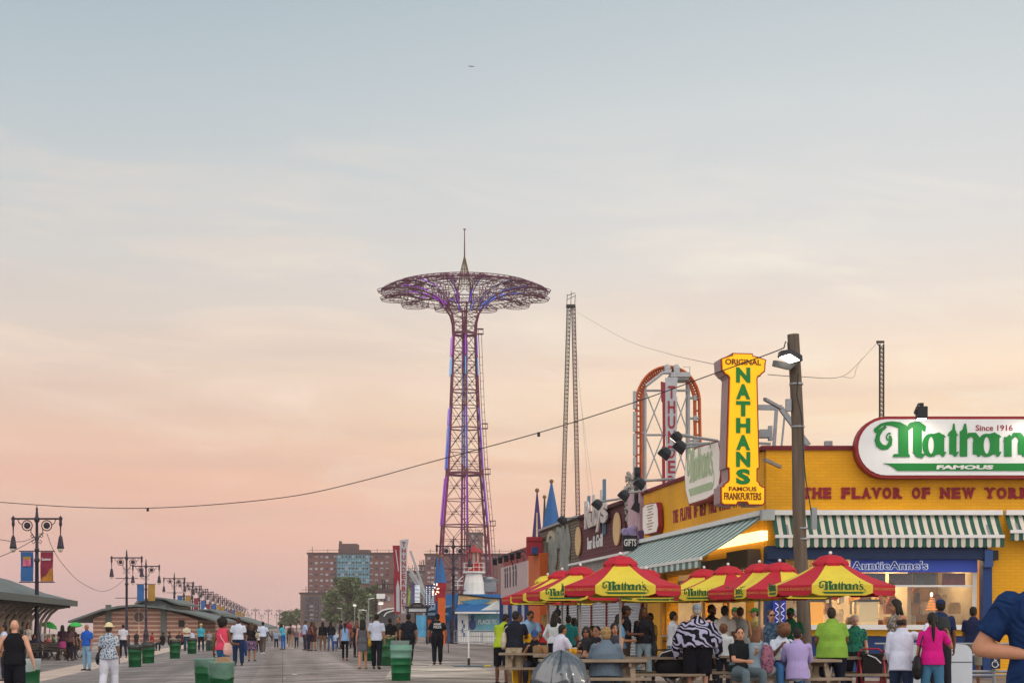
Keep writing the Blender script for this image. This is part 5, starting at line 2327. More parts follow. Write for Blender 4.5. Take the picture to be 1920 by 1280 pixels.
def stadium(x0, x1, z0, z1, n=16):
    r = (z1 - z0) / 2
    zc = (z0 + z1) / 2
    pts = []
    for i in range(n + 1):
        a = math.pi / 2 + math.pi * i / n
        pts.append((x0 + r + r * math.cos(a), zc + r * math.sin(a)))
    for i in range(n + 1):
        a = -math.pi / 2 + math.pi * i / n
        pts.append((x1 - r + r * math.cos(a), zc + r * math.sin(a)))
    return pts


YS = CY - 0.45
t = thing('oval_sign', 'long white oval sign with green script lettering and red rim', 'sign')
x0, x1, z0, z1 = FX(1604, YS), FX(2122, YS), FZ(896, YS), FZ(780, YS)
g = MB()
g.ext([(x, YS + 0.02, z) for x, z in stadium(x0, x1, z0, z1)], (0, 0.4, 0))
g.build('rim', mat('sign_rim', '8a2028', 0.5), t)
g = MB()
i_ = 5.5 / 70
g.ext([(x, YS, z) for x, z in stadium(x0 + i_, x1 - i_, z0 + i_, z1 - i_)], (0, 0.1, 0))
g.build('face', mat('sign_face', 'dcdee0', 0.35, 0, 0.03), t)
g = MB()
kx = 1 / 4 / F * YS
logo(g, frame((FX(1560 + (320 + 1670) / 2 / 4, YS), YS, FZ(740 + 465 / 4, YS)), (1, 0, 0), (0, 0, 1), (0, -1, 0)), 1350 * kx, 0.02)
g.build('lettering', M_LOGO, t)
g = MB()
g.text('FAMOUS', frame((FX(1808, YS), YS - 0.02, FZ(879, YS)), (1, 0, 0), (0.25, 0, 1), (0, -1, 0)), 0.10, 0.012, 0.05, width=1.5)
g.build('ribbon_lettering', M_WHITE, t)
g = MB()
g.text('Since 1916', frame((FX(1864, YS), YS, FZ(807, YS)), (1, 0, 0), (0, 0, 1), (0, -1, 0)), 0.15, 0.01, 0.012, width=0.98)
g.build('small_lettering', M_LRED, t)
for i, x in enumerate((1710, 1920)):
    fl = thing('sign_lamp', ('black lamp hung over the curled first letter of the oval sign', 'black lamp hung over the small year lettering at the picture edge')[i], 'lamp', (FX(x), YS - 0.55, FZ(783)))
    g = MB()
    g.box((0, 0, 0), (0.27, 0.22, 0.32))
    g.box((0, 0.02, 0.2), (0.1, 0.1, 0.12))
    g.box((-0.15, 0, 0.02), (0.05, 0.12, 0.12))
    g.build('housing', M_DARK, fl)
    g = MB()
    g.tube([(0, 0, 0.22), (0, 0.3, 0.28), (0, 0.75, 0.1)], 0.025, 5)
    g.build('arm', M_DARK, fl)
    g = MB()
    g.box((0, 0.0, -0.17), (0.2, 0.16, 0.02))
    g.build('lens', glow('sign_lamp_glow', 'fff4dc', 110.0), fl)

# rounded sign on the side wall rising above the roof
t = thing('rounded_sign', 'lit white rounded sign with faded green script on the side wall', 'sign', CC, AD)
M_LITFACE = mat('lit_face', 'd9d3cc', 0.5, 0, 0.08, 1.0, emit=0.12, ecol='ffeedd')
pts = [(1287, 868), (1291, 851), (1310, 839), (1346, 829), (1350, 850), (1350, 890), (1346, 920), (1325, 934), (1293, 944), (1287, 920), (1285, 890)]
q = [V((lt(x, 0.35), 0.35, lz(x, y, 0.35))) for x, y in pts]
ctr = sum(q, V()) / len(q)
g = MB()
g.ext([ctr + (p - ctr) * 1.06 for p in q], (0, -0.3, 0))
g.build('rim', mat('sign_rim', '8a2028', 0.5), t)
g = MB()
g.ext([p + V((0, 0.02, 0)) for p in q], (0, -0.1, 0))
g.build('face', M_LITFACE, t)
g = MB()
M_PALEGREEN = mat('pale_green', 'a8bd98', 0.5, 0, 0.1)  # logo green paled: the lit face's wash is put into the colour
wd = (q[0] - q[3]).length
Tl = frame(V((ctr.x, 0.375, ctr.z - 0.12)), (-1, 0, 0), (0, 0, 1), (0, 1, 0))
g.T = Matrix.Translation((ctr.x, 0, ctr.z)) @ Matrix.Scale(1.7, 4, V((0, 0, 1))) @ Matrix.Translation((-ctr.x, 0, -ctr.z))
logo(g, Tl, abs(lt(1290, .35) - lt(1347, .35)) * 0.9, 0.012)
g.build('lettering', M_PALEGREEN, t)
t = thing('menu_sign', 'small white rounded menu sign at the far end of the yellow side wall', 'sign', CC, AD)
q = [V((lt(x, 0.2), 0.2, lz(x, y, 0.2))) for x, y in ((1206, 952), (1212, 946), (1230, 943), (1233, 955), (1234, 985), (1231, 996), (1210, 1001), (1206, 990))]
ctr = sum(q, V()) / len(q)
g = MB()
g.ext([ctr + (p - ctr) * 1.07 for p in q], (0, -0.15, 0))
g.build('rim', mat('sign_rim', '8a2028', 0.5), t)
g = MB()
g.ext([p + V((0, 0.02, 0)) for p in q], (0, -0.08, 0))
g.build('face', M_LITFACE, t)
g = MB()
for i in range(9):
    g.box((ctr.x, 0.225, ctr.z + 0.42 - i * 0.1), (1.0 - (i % 3) * 0.25, 0.01, 0.035))
g.build('menu_lines', mat('menu_lines', '9a7a70', 0.6), t)

# vertical sign -------------------------------------------------------
YV = 41.2
vo = P(1392, HZ, YV)
kv = F / YV
t = thing('vertical_sign', 'tall yellow vertical sign with green letters and dark red edge', 'sign', (vo.x, YV, 0), AW)


def vs(px_, py_):
    """from the close-up drawing (x0 1260, y0 620, scale 3.557) to the sign's plane"""
    return ((1260 + px_ / 3.557 - 1394) / kv / 0.995, EYE + (HZ - 620 - py_ / 3.557) / kv)


outl = [(405, 150), (545, 150), (548, 165), (585, 172), (638, 190), (634, 215), (630, 270), (605, 290), (600, 300), (585, 305), (578, 318), (585, 600), (592, 915), (577, 922), (577, 998), (590, 1006), (594, 1022), (612, 1035), (630, 1040), (630, 1148), (612, 1165), (515, 1165), (503, 1146), (445, 1146), (433, 1165), (345, 1165), (325, 1150), (325, 1042), (342, 1036), (348, 1020), (372, 1004), (378, 990), (378, 922), (362, 915), (370, 600), (380, 318), (370, 305), (352, 296), (345, 285), (330, 272), (326, 190), (370, 172), (402, 163)]
q = [vs(*p) for p in outl]
cxv = sum(p[0] for p in q) / len(q)
g = MB()
g.ext([(x, 0, z) for x, z in q], (0, 0.62, 0))
g.build('cabinet', mat('cabinet_side', '9d8688', 0.6), t)


def inset(poly, d):
    n = len(poly)
    out = []
    ar = sum(poly[i][0] * poly[(i + 1) % n][1] - poly[(i + 1) % n][0] * poly[i][1] for i in range(n))
    sg = 1 if ar > 0 else -1
    for i in range(n):
        p0, p1, p2 = V((*poly[i - 1], 0)), V((*poly[i], 0)), V((*poly[(i + 1) % n], 0))
        a = (p1 - p0).normalized()
        b_ = (p2 - p1).normalized()
        nn = V((-a.y - b_.y, a.x + b_.x, 0)) * sg
        if nn.length < 1e-4:
            nn = V((-a.y, a.x, 0)) * sg
        nn.normalize()
        out.append((p1.x + nn.x * d, p1.y + nn.y * d))
    return out


g = MB()
g.ext([(x, -0.03, z) for x, z in q], (0, 0.03, 0))
g.build('edge', mat('sign_edge', '7a1c1a', 0.5), t)
g = MB()
g.ext([(x, -0.045, z) for x, z in inset(q, 0.028)], (0, 0.02, 0))
g.build('orange_line', mat('sign_orange', 'e2821a', 0.5), t)
g = MB()
g.ext([(x, -0.06, z) for x, z in inset(q, 0.048)], (0, 0.03, 0))
g.build('face', mat('lit_yellow', 'fbc00c', 0.5, 0, 0.02, emit=0.30, ecol='ffb800'), t)


def vtext(txt, px_, ybase, h, w, m, off=0.04):
    x, z = vs(px_, ybase)
    g = MB()
    g.text(txt, frame((x, -0.06, z), (1, 0, 0), (0, 0, 1), (0, -1, 0)), h / 3.557 / kv, 0.015, off, width=w / 3.557 / kv)
    g.build('lettering' if len(txt) > 1 else 'letter', m, t)


for ch, y in zip('NATHANS', (341, 452, 565, 677, 790, 902, 1017)):
    vtext(ch, 477, y, 90, 98, M_LOGO, 0.055)
M_LBR = mat('letter_brown', '6e2a14', 0.5)
vtext('ORIGINAL', 477, 228, 36, 246, M_LBR, 0.02)
vtext('FAMOUS', 474, 1068, 28, 190, M_LBR, 0.02)
vtext('FRANKFURTERS', 474, 1126, 46, 256, M_LBR, 0.02)
g = MB()
for z in (FZ(870), FZ(760)):
    g.bar((0.7, 0.35, z), (1.4, 1.2, z - 0.1), 0.08)
    g.bar((-0.3, 0.4, z), (0.9, 1.6, z - 0.05), 0.08)
g.build('bracket', M_STEEL, t)

# steel frame on the roof behind the vertical sign
t = thing('roof_frame', 'grey steel sign frame on the restaurant roof behind the wooden pole', 'frame')
Yf = CY + 1.5
g = MB()


def fp(x, y):
    return V((FX(x, Yf), Yf, FZ(y, Yf)))


g.bar(fp(1395, 763), fp(1466, 764), 0.1, 0.14)
g.bar(fp(1456, 764), fp(1451, 840), 0.09)
g.bar(fp(1464, 765), fp(1516, 835), 0.14)
g.bar(fp(1472, 770), fp(1465, 840), 0.05)
g.bar(fp(1350, 827), fp(1445, 832), 0.07)
g.bar(fp(1348, 826), fp(1362, 860), 0.07)
g.bar(fp(1400, 763), fp(1400, 845), 0.09)
g.build('tube', M_STEEL, t)
g = MB()
g.box(fp(1433, 813), (0.28, 0.3, 0.22))
g.box(fp(1444, 812), (0.1, 0.2, 0.4))
g.build('lamp_box', M_STEEL, t)
g = MB()
g.box(fp(1553, 832), (0.2, 0.2, 0.15))
tag(g.build('roof_vent', M_STEEL), 'tiny grey vent on the coping by the oval sign', 'vent')

# ------------------------------------------------------------------ wooden pole and wires
M_POLE = mat('old_timber', '62574d', 0.9, 0, 0.3, 2.0, 0.6, 10, stretch=(6, 6, 0.4))
YPL = 37.5
kp = F / YPL


def pp(x, y, Y=YPL):
    return P(x, y, Y)


pb = pp(1510, 1282)
t = thing('utility_pole', 'leaning weathered wooden pole standing among the umbrellas', 'pole', (pb.x, YPL, 0))
top = pp(1488.5, 627) - V((pb.x, YPL, 0))
g = MB()
g.tube([V((0, 0, 0)).lerp(top, i / 8) + V((0.02 * math.sin(i * 1.3), 0, 0)) for i in range(9)], [0.165 - 0.0035 * i for i in range(9)], 14)
g.build('shaft', M_POLE, t)
O = V((pb.x, YPL, 0))
g = MB()
for y in (720, 800, 990, 1010):
    c = pp(1490 + (y - 640) * 0.036, y) - O
    g.lathe([(0.163, -0.02), (0.166, 0), (0.163, 0.02)], 14, c)
g.box(pp(1487, 760) - O + V((-0.12, -0.05, 0)), (0.12, 0.16, 0.28))
g.box(pp(1521, 972) - O + V((0.05, -0.08, 0)), (0.12, 0.14, 0.5))
g.build('pole_band', M_STEEL, t)
g = MB()
g.tube([pp(x, y, YPL - 0.2) - O for x, y in ((1497, 700), (1494, 740), (1503, 780), (1507, 860), (1511, 900), (1519, 945), (1521, 965))], 0.012, 4)
g.tube([pp(x, y, YPL - 0.1) - O for x, y in ((1470, 652), (1473, 640), (1477, 643), (1478, 660), (1484, 665))], 0.014, 4)
g.build('cable_run', M_DARK, t)
fl = thing('floodlight', 'lit floodlight with a square hood on the wooden pole', 'floodlight', pp(1477, 672, YPL - 0.45))
kf = F / (YPL - 0.45)


def ff(x, y, d=0):
    return V(((x - 1477) / kf, d, (672 - y) / kf))


g = MB()
top_ = [ff(1462, 661, 0.1), ff(1481, 656, 0.1), ff(1503, 663, 0.15), ff(1503, 676, 0.1), ff(1496, 679, -0.2), ff(1456, 674, -0.2)]
g.ext([ff(1460, 670, -.22), ff(1463, 659, -.15), ff(1482, 655.5, -.1), ff(1503, 668, -.1), ff(1502, 679, -.22), ff(1494, 680, -.24)], (0, 0.4, 0.03))
g.build('hood', M_DARK, fl)
g = MB()
g.ext([ff(1452, 686, 0.0), ff(1454, 675, 0.0), ff(1480, 680, 0.0), ff(1498, 680, 0.0), ff(1481, 693, 0.0)], (0, 0.35, 0.05))
g.build('housing', mat('housing_grey', '4a4d52', 0.5, 0.2), fl)
g = MB()
g.ext([ff(1459, 673, -.26), ff(1477, 667, -.26), ff(1495, 678, -.26), ff(1477, 683, -.26)], (0, 0.02, -0.01))
g.build('lens', glow('pole_flood', 'fff3d8', 14.0), fl)
g = MB()
g.box(ff(1496, 668, 0.2), (0.2, 0.3, 0.12))
g.build('mount', M_STEEL, fl)


def wire(name, label, pts, r, m=None, cat='cable'):
    """a sagging wire through (px, py, depth) points, smoothed"""
    q = [P(*p) for p in pts]
    out = []
    for i in range(len(q) - 1):
        p0, p1, p2, p3 = q[max(i - 1, 0)], q[i], q[i + 1], q[min(i + 2, len(q) - 1)]
        for k in range(6):
            s = k / 6
            out.append(0.5 * ((2 * p1) + (p2 - p0) * s + (2 * p0 - 5 * p1 + 4 * p2 - p3) * s * s + (3 * p1 - p0 - 3 * p2 + p3) * s ** 3))
    out.append(q[-1])
    g = MB()
    g.tube(out, r, 5)
    o = g.build(name, m or M_DARK)
    return tag(o, label, cat, 'overhead wires')


wire('overhead_wire', 'long black wire sagging across the sky to the wooden pole', [(-60, 936, 62), (0, 941, 61), (140, 950, 59), (277, 952, 57), (420, 944, 54), (560, 928, 52), (680, 901, 50), (800, 868, 47.5), (1010, 811, 44), (1187, 755, 41.5), (1340, 700, 39.5), (1440, 664, 38), (1470, 652, 37.6)], 0.014)
g = MB()
for x, y, Y in ((277, 955, 57), (1010, 814, 44)):
    g.box(P(x, y, Y), (0.08, 0.05, 0.12))
tag(g.build('wire_clip', M_DARK), 'small dark clips hanging on the long black wire', 'clip')
wire('overhead_wire', 'faint thin wire from the slingshot masts to the vertical sign', [(1082, 585, 150), (1170, 635, 110), (1250, 662, 75), (1345, 684, 42)], 0.009)
wire('overhead_wire', 'faint slack wire hanging between the wooden pole and the thin mast', [(1440, 702, 42), (1500, 706, 46), (1577, 706, 60), (1610, 680, 80), (1645, 642, 99)], 0.01)
wire('overhead_wire', 'double loop of wire near the thin lattice mast', [(1580, 706, 60), (1600, 707, 66), (1606, 690, 74), (1616, 672, 82)], 0.008)
wire('overhead_wire', 'upper wire running out of frame from the nearest lantern post', [(-60, 1003, 70), (0, 1011, 74), (30, 1015, 78), (52, 1012, 82), (80, 998, 87)], 0.016)
wire('overhead_wire', 'lower wire dropping out of frame from the nearest lantern post', [(-60, 1062, 70), (0, 1043, 75), (45, 1022, 82), (82, 999, 87)], 0.018)
wire('overhead_wire', 'string of wire sagging between the first two lantern posts', [(88, 1000, 87), (100, 1030, 90), (120, 1060, 98), (150, 1090, 108), (190, 1108, 120), (218, 1098, 128), (240, 1078, 136)], 0.016)

# ------------------------------------------------------------------ aeroplane
ap = P(884, 125, 2400)
t = thing('aeroplane', 'tiny airliner flying high in the empty sky', 'aeroplane', ap)
M_PLANE = mat('plane_white', '5a5452', 0.5, 0, 0.1)
g = MB()
g.tube([(-4.4, 0, 0.3), (-3.6, 0, 0.2), (-1, 0, 0.1), (3, 0, 0), (4.2, 0, -0.1), (4.7, 0, -0.2)], [0.15, 0.4, 0.55, 0.55, 0.4, 0.05], 10)
g.build('fuselage', M_PLANE, t)
g = MB()
g.ext([(1.0, 0, -0.1), (-0.8, -4.5, 0.1), (-1.3, -4.5, 0.1), (-0.6, 0, -0.1), (-1.3, 4.5, 0.1), (-0.8, 4.5, 0.1)], (0, 0, 0.12))
g.build('wing', M_PLANE, t)
g = MB()
g.ext([(-3.0, 0, 0.3), (-4.2, 0, 1.7), (-4.8, 0, 1.7), (-4.4, 0, 0.2)], (0, 0.12, 0))
g.ext([(-3.6, -1.6, 0.35), (-3.4, 0, 0.3), (-3.6, 1.6, 0.35), (-4.2, 1.6, 0.35), (-4.3, 0, 0.3), (-4.2, -1.6, 0.35)], (0, 0, 0.08))
g.build('tail', mat('plane_tail', '4a3a40', 0.5), t)

# ------------------------------------------------------------------ twin lantern posts
M_POST = mat('lantern_post_paint', '2e2a38', 0.45, 0.2, 0.12)
BAN = {'blue': 'b_', 'red': 'r', 'gold': 'g'}
M_BANB = mat('banner_blue', '2c5c92', 0.8, 0, 0.12, 1.5)
M_BANR = mat('banner_red', '7e2a3e', 0.8, 0, 0.12, 1.5)
M_BANY = mat('banner_gold', '9a7834', 0.8, 0, 0.12, 1.5)


def lamp_post(label, group=None):
    t = thing('lantern_post', label, 'street lamp', (0, 0, 0), 0, group)
    g = MB()
    g.lathe([(0.36, 0), (0.36, 0.12), (0.28, 0.2), (0.26, 0.8), (0.3, 0.85), (0.22, 1.0), (0.17, 1.25), (0.18, 1.3), (0.14, 1.4), (0.115, 2.4), (0.13, 2.45), (0.11, 2.5), (0.10, 5.1), (0.15, 5.15), (0.16, 5.25), (0.10, 5.35), (0.10, 5.7), (0.14, 5.78), (0.09, 5.85), (0.075, 7.2), (0.14, 7.3), (0.17, 7.42), (0.09, 7.52), (0.05, 7.9), (0.08, 7.95), (0.03, 8.0), (0.02, 8.12), (0, 8.14)], 10)
    g.build('pole', M_POST, t, True)
    g = MB()
    g.tube([(-1.36, 0, 7.42), (1.36, 0, 7.42)], 0.055, 6)
    for s in (-1, 1):
        g.lathe([(0.0, 7.25), (0.08, 7.3), (0.08, 7.5), (0.03, 7.55), (0, 7.62)], 8, (s * 1.26, 0, 0))
    g.build('crossarm', M_POST, t)
    for s in (-1, 1):
        g = MB()
        c = V((s * 0.52, 0, 7.06))
        for r in (0.27, 0.15):
            g.tube([c + V((r * math.cos(a), 0, r * math.sin(a))) for a in [i * math.pi / 9 for i in range(18)]], 0.03, 5, closed=True)
        g.ell(c, (0.13, 0.05, 0.13), 10, 6)
        g.tube([(s * 0.3, 0, 6.95), (s * 0.32, 0, 6.7), (s * 0.1, 0, 6.4), (s * 0.06, 0, 6.2)], 0.025, 5)
        g.tube([(s * 0.22, 0, 6.62), (s * 0.34, 0, 6.5), (s * 0.24, 0, 6.42), (s * 0.16, 0, 6.5)], 0.02, 4)
        g.tube([(s * 0.15, 0, 6.3), (s * 0.28, 0, 6.2), (s * 0.2, 0, 6.1), (s * 0.1, 0, 6.18)], 0.02, 4)
        g.tube([(s * 0.8, 0, 7.1), (s * 0.95, 0, 7.2), (s * 1.0, 0, 7.38)], 0.022, 4)
        g.build('scroll', M_POST, t)
        g = MB()
        g.lathe([(0.02, 7.36), (0.07, 7.3), (0.09, 7.12), (0.04, 6.98), (0.03, 6.55), (0.09, 6.46), (0.11, 6.38), (0.15, 6.12), (0.18, 5.94), (0.205, 5.84), (0.15, 5.86)], 10, (s * 1.26, 0, 0))
        ln = g.build('lantern', M_POST, t, True)
        g = MB()
        g.lathe([(0.16, 5.85), (0.155, 5.77), (0.1, 5.67), (0, 5.62)], 10, (s * 1.26, 0, 0))
        g.build('globe', M_LAMPGLASS, ln, True)
    for z in (5.7, 4.05):
        g = MB()
        g.tube([(-0.95, 0, z), (0.95, 0, z)], 0.03, 5)
        g.build('banner_arm', M_POST, t)
    return t


def banners(t, cols, art=False):
    for s, m in zip((-1, 1), cols):
        if m is None:
            continue
        g = MB()
        n = 6
        for i in range(n):
            z0, z1 = 5.66 - 1.57 * i / n, 5.66 - 1.57 * (i + 1) / n
            y0, y1 = 0.03 * math.sin(i * 1.1 + s), 0.03 * math.sin(i * 1.1 + 1.1 + s)
            g.ext([(s * 0.19, y0, z0), (s * 0.86, y0, z0), (s * 0.86, y1, z1), (s * 0.19, y1, z1)], (0, 0.012, 0))
        b_ = g.build('banner', m, t)
        if art:
            g = MB()
            if s < 0:
                g.box((-0.52, -0.05, 5.15), (0.42, 0.01, 0.5))
                b2 = g.build('banner_print', mat('print_pink', 'c0607a', 0.8, 0, 0.6, 4.0), b_)
                g = MB()
                g.box((-0.52, -0.055, 5.33), (0.4, 0.01, 0.16))
                g.build('banner_print', M_BANY, b_)
            else:
                g = MB()
                g.ext([(0.2, -0.05, 4.10), (0.85, -0.05, 4.10), (0.85, -0.05, 4.85), (0.7, -0.05, 4.72), (0.5, -0.05, 4.4), (0.3, -0.05, 4.3)], (0, 0.01, 0))
                g.build('banner_print', mat('print_ochre', 'a8702e', 0.8, 0, 0.2), b_)
                g = MB()
                g.text('Summer', frame((0.52, -0.05, 5.2), (1, 0, 0), (0, 0, 1), (0, -1, 0)), 0.15, 0.01, 0.01, width=0.5)
                g.build('banner_print', M_WHITE, b_)


G1 = 'twin lantern posts along the beach side'
GF = 'distant twin lantern posts down the row'


def at_row(v, u=-12.95):
    p = walk(u, v)
    p.z = gz(p.x, p.y)
    return p


Ys = [87, 136, 155, 195, 214, 234, 254, 274, 294, 316, 338, 362, 386, 412, 440, 470, 505, 545]
names = ['nearest twin lantern post, with a blue and a red banner', 'twin lantern post with an empty banner arm before the striped gable', 'twin lantern post with a blue and a gold banner by the striped gable',
         'twin lantern post with bare banner arm beside the roof monitor', 'twin lantern post with blue and gold banners by the red banner', 'twin lantern post carrying teal and wide red banners']
bset = [(M_BANB, M_BANR), (None, None), (M_BANB, M_BANY), (None, None), (M_BANB, M_BANY), (M_BANB, M_BANR), (M_BANR, M_BANB), (None, None), (M_BANR, M_BANB), (M_BANB, M_BANY), (None, M_BANY), (M_BANY, None), (M_BANB, None), (M_BANR, M_BANB), (M_BANR, M_BANY), (None, M_BANY), (M_BANY, M_BANY), (None, None)]
proto = lamp_post(names[0], G1)
for i, Y in enumerate(Ys):
    pos = at_row(Y * 1.0102)
    if i == 0:
        o = proto
        o.location = pos
    else:
        o = copy_tree(bare, pos, 0.0, names[i] if i < len(names) else 'small far twin lantern post in the receding line', G1 if i < len(names) else GF)
    if i == 0:
        bare = copy_tree(proto, (0, 0, 0), 0, 'x')
    banners(o, bset[i], i == 0)
for x, y, wd in ((479, 1137, 5.3), (503, 1138.5, 5.0), (524, 1140, 4.8), (546, 1141, 4.7), (457, 1147, 3.7), (466, 1147, 3.6), (490, 1149, 3.4), (519, 1149, 3.4), (440, 1138, 5.2), (449, 1141, 4.6)):
    p = PS(x, wd)
    copy_tree(bare, p, 0.0, 'tiny twin lantern post on the horizon of the boardwalk', 'lantern posts on the horizon')
p = PS(850, 24.6)
copy_tree(bare, p, 0.0, 'twin lantern post in front of the lighthouse', 'twin lantern posts along the beach side')
# remove the spare pattern
for c in [c for c in bpy.data.objects if c.parent == bare]:
    for d in [d for d in bpy.data.objects if d.parent == c]:
        bpy.data.objects.remove(d)
    bpy.data.objects.remove(c)
bpy.data.objects.remove(bare)
# modern lit poles near the brick blocks
for i, (x, y, s, lit) in enumerate(((665, 1134, 9, True), (641, 1140, 9, False), (691, 1122, 12, False), (714, 1130, 13, True), (673, 1143, 10, False), (688, 1144, 11, False))):
    p = PS(x, s)
    h = EYE + (HZ - y) / s
    t = thing('light_pole', ('lit modern street light before the green tree', 'thin unlit street light at the tree edge', 'tall grey pole behind the long haired woman', 'lit double street light beside the curved shelter', 'short grey street light by the tree trunk', 'short forked grey pole near the shelter')[i], 'street light', p)
    g = MB()
    g.tube([(0, 0, 0), (0, 0, h)], [0.12, 0.07], 6)
    g.build('pole', M_STEEL, t)
    g = MB()
    if lit:
        g.lathe([(0.35, -0.1), (0.45, 0), (0.3, 0.18), (0, 0.25)], 10, (0, 0, h))
        if i == 3:
            g.box((0, 0, h + 1.0), (1.2, 0.4, 0.7))
    else:
        g.bar((0, 0, h), (-0.9 if i % 2 else 0.9, 0, h + 0.1), 0.12)
    g.build('lamp_head', M_WHITE, t)
    if lit:
        g = MB()
        g.lathe([(0.34, -0.13), (0.34, -0.11)], 10, (0, 0, h))
        g.build('lens', glow('street_lit', 'fff2dc', 6.0), t)

# ------------------------------------------------------------------ umbrellas
M_UR = mat('umbrella_red', 'ae1f30', 0.75, 0, 0.13, 2.5, 0.5, 3.5)
M_UY = mat('umbrella_yellow', 'd2bd3c', 0.75, 0, 0.12, 2.5, 0.5, 3.5)
M_UPOLE = mat('umbrella_pole', 'a9a6a0', 0.4, 0.3, 0.06)
M_UGREEN = mat('print_green', '1d5c33', 0.7, 0, 0.05)


def umbrella(label, R=1.24, rot=0.0, capm=None):
    t = thing('market_umbrella', label, 'umbrella', (0, 0, 0), rot, 'red and yellow umbrellas over the picnic tables')
    zr, zc, rc, zl = 2.13, 2.57, 0.24, 1.93
    A = [math.radians(-90 - 27 + 45 * i + (9 if i % 2 else 0) + 0) for i in range(1, 9)]

    def c(i, r, z):
        return V((r * math.cos(A[i % 8]), r * math.sin(A[i % 8]), z))
    for i in range(8):
        g = MB()
        m = M_UY if i % 2 else M_UR
        n = 5
        for k in range(n):
            f0, f1 = k / n, (k + 1) / n
            r0, r1 = rc + (R - rc) * f0, rc + (R - rc) * f1
            z0 = zc + (zr - zc) * f0 - 0.035 * math.sin(math.pi * f0)
            z1 = zc + (zr - zc) * f1 - 0.035 * math.sin(math.pi * f1)
            g.quad(c(i, r0, z0), c(i, r1, z1), c(i + 1, r1, z1), c(i + 1, r0, z0))
        p0, p1 = c(i, R, zr), c(i + 1, R, zr)
        q0, q1 = c(i, R * 1.0, zl + 0.05), c(i + 1, R * 1.0, zl + 0.05)
        g.quad(p0, q0, q1, p1)
        mid0, mid1 = q0.lerp(q1, 0.12), q0.lerp(q1, 0.88)
        g.add([q0, mid0 - V((0, 0, 0.045)), mid1 - V((0, 0, 0.045)), q1], [(0, 1, 2, 3)])
        pn = g.build('canopy_panel', m, t)
        # print on the valance
        md = (p0 + p1) / 2
        out = V((md.x, md.y, 0)).normalized()
        xr = V((-out.y, out.x, 0))
        if i % 2:
            T = frame(V((md.x, md.y, zl + 0.105)) + out * 0.004, xr, (0, 0, 1), out)
            g = MB()
            logo(g, T, 0.86, 0.004)
            g.build('printed_name', M_UGREEN, pn)
        else:
            T = frame(V((md.x, md.y, zl + 0.10)) + out * 0.004, xr, (0, 0, 1), out)
            g = MB()
            g.text('FAMOUS FRANKFURTERS', T, 0.05, 0.004, 0.01, width=0.74)
            g.build('printed_words', mat('print_orange', 'c9784a', 0.7), pn)
    g = MB()
    g.lathe([(0.36, 2.555), (0.33, 2.60), (0.20, 2.70), (0.06, 2.725), (0, 2.73)], 8, ph=math.radians(22.5))
    for i in range(8):
        p0, p1 = V((0.36 * math.cos(A[i]), 0.36 * math.sin(A[i]), 2.555)), V((0.36 * math.cos(A[(i + 1) % 8]), 0.36 * math.sin(A[(i + 1) % 8]), 2.555))
        g.add([p0, p1, p0.lerp(p1, 0.8) - V((0, 0, 0.05)), p0.lerp(p1, 0.2) - V((0, 0, 0.05))], [(0, 1, 2, 3)])
    g.build('cap', capm or M_UR, t)
    g = MB()
    g.ell((0, 0, 2.765), 0.035, 8, 6)
    g.build('finial', M_WHITE, t)
    g = MB()
    g.tube([(0, 0, 0), (0, 0, 2.7)], 0.024, 8)
    g.lathe([(0.05, 2.0), (0.06, 2.05), (0.05, 2.1)], 8)
    g.build('pole', M_UPOLE, t)
    for i in range(8):
        g = MB()
        g.tube([c(i, 0.05, 2.52), c(i, R * 0.98, zr - 0.04)], 0.011, 4)
        g.tube([c(i, 0.05, 2.05), c(i, R * 0.55, 2.36 - 0.06)], 0.009, 4)
        g.build('rib', M_UPOLE, t)
    return t


u0 = umbrella('red and yellow umbrella directly before the wooden pole')
ULIST = [(1557, 1033.5, 0.0, None),
         (1462, 1048, 0.35, 'umbrella whose red cap shows just behind the umbrella before the pole'),
         (1424, 1050, -0.12, 'umbrella printed on the front panel beside the umbrella before the pole'),
         (1365, 1055, -0.72, 'umbrella with a red slice leading down to a narrow yellow printed panel'),
         (1320, 1061, -0.55, 'smallest farthest umbrella near the white-barred awning end'),
         (1163, 1035, 0.02, 'large red and yellow umbrella nearest the seated grey-jacket woman'),
         (1212, 1062, 0.05, 'umbrella half hidden behind the right edge of the large umbrella'),
         (1088, 1056, -0.38, 'umbrella with a red cap just behind the large umbrella'),
         (1054, 1064, -0.42, 'umbrella with a printed panel third from the lime green shirt'),
         (1027, 1074, -0.48, 'umbrella with a yellow cap above the lime green shirt')]
for i, (x, y, r, lb) in enumerate(ULIST):
    s = (HZ - y) / (2.79 - EYE)
    p = PS(x, s)
    if i == 0:
        u0.location = p
        u0.rotation_euler[2] = -0.0
    else:
        o = copy_tree(u0, p, r, lb)
        if i == len(ULIST) - 1:
            for ch in bpy.data.objects:
                if ch.parent == o and ch.name.startswith('cap'):
                    ch.data = ch.data.copy()
                    ch.data.materials[0] = M_UY
